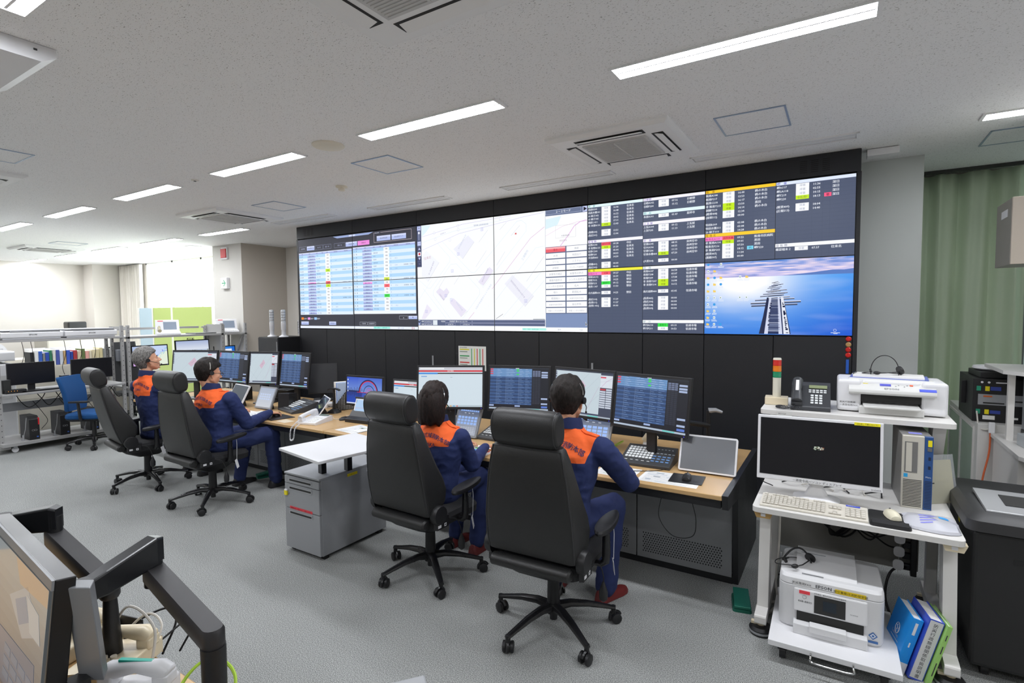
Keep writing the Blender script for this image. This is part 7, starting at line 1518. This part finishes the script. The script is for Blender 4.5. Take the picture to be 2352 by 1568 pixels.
for y0, y1 in ((-.5, -.02), (.03, .55)):
    b = MB(mat('frosted_pane', '#9fb0a4', .25)); b.box((-.494, y0, .08), (-.49, y1, .9)); b.build('side_pane', t); b = MB(CARTW); b.box((-.500, y0-.02, .06), (-.49, y0, .92)); b.box((-.500, y1, .06), (-.49, y1+.02, .92)); b.box((-.5, y0, .9), (-.49, y1, .92)); b.box((-.5, y0, .06), (-.49, y1, .08)); b.build('side_frame', t)
t = thing('rack_computer', 'black rack mount computer with ports on the pale cabinet at right', 'computer', (8.30, .18, .961)); b = MB(GB); b.box((-.26, -.28, 0), (.5, .27, .325)); b.box((-.29, -.02, .10), (-.26, 0, .28)); b.build('case', t, bev=.002)
q = MB(GREYMET); q.box((-.23, -.284, .13), (.46, -.28, .21)); q.use(SLOT)
for k in range(3): q.box((-.2+k*.18, -.286, .14+.02*k), (-.08+k*.18, -.284, .15+.02*k))
q.use(mat('port_green', '#2a9a78', .4)).box((-.24, -.284, .235), (-.215, -.28, .27)); q.box((-.24, -.284, .06), (-.215, -.28, .095)); q.use(STICKY).box((-.19, -.284, .235), (-.165, -.28, .27)); q.box((-.19, -.284, .06), (-.165, -.28, .095)); q.use(mat('port_blue', '#3448a0', .4)).box((-.16, -.284, .24), (-.10, -.28, .268)); q.box((-.16, -.284, .065), (-.10, -.28, .09)); q.use(mat('orange_port', '#d86a2c', .4)).box((-.20, -.287, .19), (-.15, -.284, .20)); q.use(PAPER).box((-.2, -.284, .02), (-.13, -.28, .05)); q.box((-.06, -.284, .03), (0, -.28, .045)); q.build('ports', t)
q = MB(WHITE)
for x in (-.21, -.17): q.tube([(x, -.283, .30), (x, -.287, .30)], .008, 10)
q.box((-.13, -.284, .295), (-.05, -.282, .303)); q.build('markings', t)
b = MB(WHITE); b.lathe([(.0, 0), (.17, 0), (.19, .012), (.185, .03), (.165, .03), (.16, .012), (0, .01)], n=36); b.v = [Vector((p.x*1.0, p.y*.8, p.z)) for p in b.v]; tag(b.build('round_tray', loc=(8.26, .16, 1.335)), 'white oval ring shaped tray on top of the rack mount computer', 'tray')
device('laptop', 'closed black laptop lying under the white ring tray', 'laptop', (8.33, .14, 1.287), .05, (.5, .36, .045))
cable('orange cable running down the pale cabinet at right', [(8.13, -.21, .92), (8.125, -.215, .75), (8.09, -.24, .55), (8.07, -.26, .30), (8.09, -.28, .01)], .006, mat('orange_cable', '#d8683a', .5)); cable('grey cable looping below the rack mount computer', [(8.065, -.105, 1.04), (8.07, -.16, .94), (8.09, -.2, .92), (8.13, -.21, .93)], .005, CABLEW)
device('cable_adapter', 'small white adapter hanging on the orange cable', 'adapter', (8.135, -.215, .90), 0, (.035, .02, .08), WHITE)
t = thing('white_rack', 'white shelf rack at the right edge in front of the rack computer', 'rack', (8.5, -.5, 0)); T = TR(-8.5, .5, 0)
MB(CARTW).at(T).prism([(8.12, -.55), (8.2, -.66), (9.1, -.66), (9.1, .02), (8.12, .02)], 'z', 1.37, 1.395).build('upper_shelf', t, bev=.006); MB(CARTW).at(T).prism([(8.13, -.95), (8.2, -1.1), (9.1, -1.1), (9.1, -.20), (8.13, -.20)], 'z', .875, .90).build('middle_shelf', t, bev=.006)
for x, y in ((8.19, -.42), (9.0, -.42)): MB(CARTW).at(T).box((x-.018, y-.018, .9), (x+.018, y+.018, 1.37)).build('post', t)
MB(CARTW).at(T).box((8.15, -.85, .0), (8.19, -.2, .875)).build('side_panel', t, bev=.004); MB(CARTW).at(T).box((8.25, -.6, .72), (8.9, -.56, .875)).build('beam', t, bev=.003); MB(GREYMET).at(T).box((8.19, -.45, .02), (8.9, -.43, .80)).build('back_panel', t)
device('shelf_device', 'black flat device on the middle shelf of the white rack', 'device', (8.5, -.35, .901), 0, (.42, .25, .05)); device('plastic_bin', 'small frosted plastic bin on the middle shelf of the white rack', 'bin', (8.25, -.62, .901), .1, (.09, .12, .08), mat('frosted_plastic', '#cfd4d6', .3, trans=.3))
t = thing('wall_cabinet', 'grey beige cabinet mounted high beside the green curtain', 'cabinet', (8.5, -.5, 2.10)); MB(mat('cabinet_taupe', '#8d8a80', .5)).box((-.40, -.19, 0), (.4, .2, .43)).build('body', t, bev=.003); MB(mat('cabinet_beige', '#c2b7a8', .5)).box((-.40, -.215, 0), (.4, -.192, .43)).build('door', t, bev=.003); MB(WHITE).box((-.402, -.1, .32), (-.40, .06, .37)).build('label', t)
b = MB(GREYMET); b.box((8.30, -.3, 0), (9.4, -.2, H)); struct(b.build('wall_partition'))
# ---------------------------------------------------------------- foreground console, lower left
t = thing('console_desk', 'maple console desk in the foreground at the lower left with telephones', 'desk', (5.0, -5.0, 0)); T = TR(-5, 5, 0)
MB(DESKW).at(T).box((3.6, -5.35, .692), (5.62, -4.56, .72)).build('desktop', t, bev=.004); MB(DESKB).at(T).box((3.62, -4.60, .03), (5.60, -4.58, .69)).build('front_panel', t); MB(DESKB).at(T).box((5.56, -5.33, 0), (5.60, -4.6, .69)).build('end_panel', t); MB(DESKB).at(T).box((3.62, -5.33, 0), (3.66, -4.6, .69)).build('end_panel', t)
def slabdir(mb, a, b_, up, th, nrm):
    a, b_, up, nrm = Vector(a), Vector(b_), Vector(up), Vector(nrm).normalized()*th
    v = [a, b_, b_+up, a+up]; v += [p+nrm for p in v]; mb.add(v, [(0, 1, 2, 3), (7, 6, 5, 4), (0, 4, 5, 1), (1, 5, 6, 2), (2, 6, 7, 3), (3, 7, 4, 0)])
# big touch monitor leaning back, its right upper corner in view
C_ = Vector((5.50, -4.86, 1.15)); L_ = Vector((4.76, -4.79, 1.15)); dn = Vector((.0, -.05, -.42)); nr = Vector((-.03, -.9, .42))
t = thing('touch_monitor', 'large tilted touch monitor with grey bezel cut off at the lower left corner', 'monitor', (5.1, -4.9, .72)); O_ = Vector((5.1, -4.9, .72)); ax = (C_-L_).normalized()
bk = ax.cross(dn.normalized()); bk = bk if bk.y > 0 else -bk
b = MB(mat('bezel_black', '#141416', .3)); slabdir(b, L_-O_+dn, C_-O_+dn, -dn, .045, bk); b.build('housing', t, bev=.003)
b = MB(FRS)
q = lambda a, c, up: slabdir(b, a-O_, c-O_, up, .006, -bk)
q(L_+dn*.06, C_+dn*.06, -dn*.06); b.build('bezel', t)
s = Screen((C_-L_).length-.05, dn.length*.90, '#b4bcc0', screen_mat('foreground_screen', .55, .08, .8)); s.grad(0, 0, 1, 1, lambda u, v: mixc(lin('#7f8484'), lin('#1c3048'), max(0, v*1.5-.2)), 1, 12); s.poly([(.45, .32), (.72, .12), (.92, .36), (.70, .50)], '#8c9298', 2); s.poly([(.55, .30), (.70, .20), (.78, .34), (.64, .44)], '#56708c', 3); s.poly([(.72, .18), (.90, .22), (.95, .40), (.80, .40)], '#a0a6aa', 3)  # gradient and patches paint glass reflections into the screen picture
s.poly([(.5, .0), (1, .0), (1, .12), (.6, .16)], '#a08468', 2); s.poly([(.3, .62), (.9, .56), (.95, .95), (.25, .98)], '#2c4a6c', 3)  # warm top patch is painted reflection; blue field is screen picture
for r in range(3):
    for c in range(4): s.rect(.45+c*.12, .68+r*.09, .55+c*.12, .74+r*.09, '#3d6080', 4)
ob = s.build(t); X_ = ax; Z_ = (-dn).normalized(); Y_ = Z_.cross(X_).normalized(); mid = (L_+C_)/2+dn*.98-O_-bk*.004
ob.matrix_local = Matrix(((X_.x, Y_.x, Z_.x, mid.x), (X_.y, Y_.y, Z_.y, mid.y), (X_.z, Y_.z, Z_.z, mid.z), (0, 0, 0, 1)))
MB(BLACK).tube([(.1, .1, .0), (.1, .08, .25)], .03, 10).build('stand', t)
# second monitor seen along its grey edge
t = thing('monitor', 'second foreground monitor seen edge on beside the large touch monitor', 'monitor', (5.62, -4.93, .72), 0); O_ = Vector((5.62, -4.93, .72))
b = MB(FRS); slabdir(b, Vector((5.495, -4.82, .86))-O_, Vector((5.55, -4.785, .86))-O_, Vector((.0, -.02, .26)), .05, (-.85, .5, 0)); b.build('housing', t, bev=.003)
b = MB(GLOSS); b.box((-.10, .09, .02), (-.02, .095, .15)); b.build('screen', t)
MB(BLACK).box((-.13, .08, 0), (-.08, .12, .16)).build('stand', t)
# two jointed arms
def arm(label, post_, elbow, joint, head, w=.028, pr_=.030):
    t = thing('articulated_mount', label, 'monitor arm', (post_[0], post_[1], .72), 0, 'black jointed monitor arms in the foreground'); O_ = Vector((post_[0], post_[1], .72))
    P = Vector(post_)-O_; E_ = Vector(elbow)-O_; J = Vector(joint)-O_; Hd = Vector(head)-O_
    b = MB(BLACK); b.lathe([(.036, -.02), (.036, .02), (.028, .03), (pr_, P.z-.02)], n=20); b.box((-.05, -.05, -.03), (.05, .05, 0)); b.build('post', t)
    def beam(nm, a, c, w, h, m=BLACK):
        d = (c-a); d2 = Vector((d.x, d.y, 0)).normalized(); n_ = Vector((-d2.y, d2.x, 0)); out = []
        for zz in (-h, -h*.7, h*.7, h):
            k = .85 if abs(zz) == h else 1; ring = []
            for i in range(9): an = PI/2+PI*i/8; ring.append(a+(d2*math.cos(an)+n_*math.sin(an))*w*k+Vector((0, 0, zz)))
            for i in range(9): an = -PI/2+PI*i/8; ring.append(c+(d2*math.cos(an)+n_*math.sin(an))*w*k+Vector((0, 0, zz)))
            out.append(ring)
        q = MB(m); q.loft(out); return q.build(nm, t)
    beam('lower_arm', P, E_, w, .028, mat('arm_black', '#2c2b2d', .45)); q = MB(BLACK); q.tube([E_+Vector((0, 0, -.04)), E_+Vector((0, 0, .075))], w*.9, 18); q.build('elbow_joint', t)
    dj = (J-E_); d2 = Vector((dj.x, dj.y, 0)).normalized(); n_ = Vector((-d2.y, d2.x, 0)); q = MB(mat('arm_gloss', '#1e1f22', .3)); rr = []
    for f, hw, h0, h1 in ((-.12, .020, .035, .105), (0, .026, .025, .11), (.75, .026, .0, .07), (1, .022, .0, .055)): c = E_+dj*f; rr.append([c+n_*sx*hw+Vector((0, 0, hz)) for sx, hz in ((-1, h0), (1, h0), (1, h1), (-1, h1))])
    q.loft(rr, True, False); q.build('upper_arm', t, bev=.006)
    q = MB(BLACK); q.tube([J+Vector((0, 0, -.02)), J+Vector((0, 0, .06))], .024, 14); q.tube([J, J.lerp(Hd, .5)+Vector((0, 0, .01)), Hd], [.026, .03, .03], 10); q.build('head_joint', t)
arm('black jointed monitor arm with its post at the bottom of the photo', (5.84, -4.655, 1.0), (5.42, -4.60, 1.04), (5.44, -4.78, 1.04), (5.42, -4.85, 1.03))
arm('black jointed monitor arm nearest the left edge of the photo', (5.26, -4.655, .97), (4.86, -4.66, 1.05), (4.74, -4.76, 1.08), (4.70, -4.80, 1.05), pr_=.018)
def handphone(label, x, y, rz, m, strip=False):
    t = thing('desk_telephone', label, 'telephone', (x, y, .721), rz, 'foreground desk telephones')
    b = MB(m); b.prism([(-.10, 0), (-.10, .03), (.10, .055), (.10, 0)], 'x', -.085, .085); b.build('body', t, bev=.008, seg=3)
    b = MB(m); b.tube([(-.045, -.10, .062), (-.045, -.075, .078), (-.045, 0, .092), (-.045, .075, .088), (-.045, .10, .074)], [.024, .026, .018, .026, .024], 16); b.box((-.07, -.105, .035), (-.02, -.06, .07)); b.box((-.07, .06, .045), (-.02, .105, .08)); b.build('handset', t, bev=.006)
    q = MB(mat('phone_key_grey', '#b8b0a0', .5))
    for k in range(4): q.tube([(.03, -.06+k*.03, .034+.125*(.04+k*.03)), (.03, -.06+k*.03, .044+.125*(.04+k*.03))], .009, 12)
    for k in range(7): q.box((.0, -.08+k*.008, .034+k*.001), (.04, -.077+k*.008, .036+k*.001))
    q.build('keys', t)
    if strip: MB(mat('teal_strip', '#27b5a2', .4)).at(TR(-.045, 0, 0)).box((-.006, -.05, .105), (.006, .05, .112)).build('teal_label', t)
handphone('cream telephone deep in the foreground desk, partly hidden by the monitor', 5.02, -4.68, math.radians(-75), BEIGE); handphone('cream telephone handset in the middle of the foreground desk', 5.27, -4.66, math.radians(-62), BEIGE); handphone('white telephone with teal label strip nearest the camera', 5.50, -4.72, math.radians(-62), WHITE, True)
b = MB(BEIGE); helix([(5.12, -4.62, .735), (5.17, -4.585, .75), (5.22, -4.58, .74), (5.24, -4.61, .735)], .008, 16, .0035, b); tag(b.build('coiled_cord'), 'cream coiled telephone cord on the foreground desk', 'cord')
cable('lime green cable looping at the bottom of the photo', [(5.74, -4.72, .76), (5.725, -4.685, .84), (5.70, -4.62, .862), (5.735, -4.585, .866), (5.80, -4.585, .86), (5.85, -4.61, .84), (5.86, -4.66, .76)], .0045, mat('lime_cable')); cable('white cable beneath the lime green cable at the bottom', [(5.76, -4.72, .76), (5.80, -4.66, .79), (5.86, -4.62, .79), (5.90, -4.62, .74)], .004, CABLEW)
cable('black cable coil beyond the foreground arms', [(5.02, -4.56, .70), (5.08, -4.42, .74), (5.16, -4.42, .72), (5.16, -4.47, .62)], .004); cable('thin white cable loop on the foreground desk edge', [(5.14, -4.60, .73), (5.22, -4.54, .82), (5.30, -4.53, .80), (5.32, -4.58, .73)], .004, CABLEW); cable('black cable loop beside the long foreground arm', [(5.24, -4.555, .70), (5.25, -4.42, .76), (5.27, -4.40, .79), (5.28, -4.42, .74), (5.26, -4.46, .66)], .0035); cable('white cable between the foreground arms', [(5.20, -4.66, .74), (5.28, -4.62, .90), (5.36, -4.58, .84), (5.38, -4.60, .73)], .004, CABLEW)
b = MB(CHROME); b.tube([(0, 0, 0), (0, .0, .06), (.03, .02, .075)], .004, 8); b.tube([(.015, .01, .0), (.015, .01, .05), (.045, .03, .06)], .004, 8); tag(b.build('clamp_handle', loc=(5.60, -4.56, .72)), 'chrome clamp handle beside the foreground arm post', 'clamp')
t = thing('document_tray', 'black open tray on the far edge of the foreground desk', 'tray', (5.08, -4.60, .721), .25); MB(BLACK).box((-.12, -.03, 0), (.12, .035, .01)).box((-.12, .03, 0), (.12, .036, .07)).box((.114, -.03, 0), (.12, .035, .06)).build('tray', t, bev=.002)
t = thing('monitor', 'grey monitor top corner at the bottom edge of the photo', 'monitor', (6.49, -4.59, .72), math.radians(-38.5)); MB(GREYMET).box((0, -.36, .0), (.045, .0, .38)).build('housing', t, bev=.004); MB(BLACK).box((.045, -.29, .02), (.05, -.01, .37)).build('screen', t); t['label'] = 'top corner of a grey monitor at the bottom edge of the photo'
tb = thing('side_desk', 'small desk just below the photo carrying the grey monitor', 'desk', (6.5, -4.85, 0)); MB(DESKW).box((-.3, -.4, .692), (.3, .35, .72)).build('desktop', tb, bev=.004)
for x in (-.27, .27):
    for y in (-.37, .32): MB(DESKB).box((x-.02, y-.02, 0), (x+.02, y+.02, .69)).build('leg', tb)
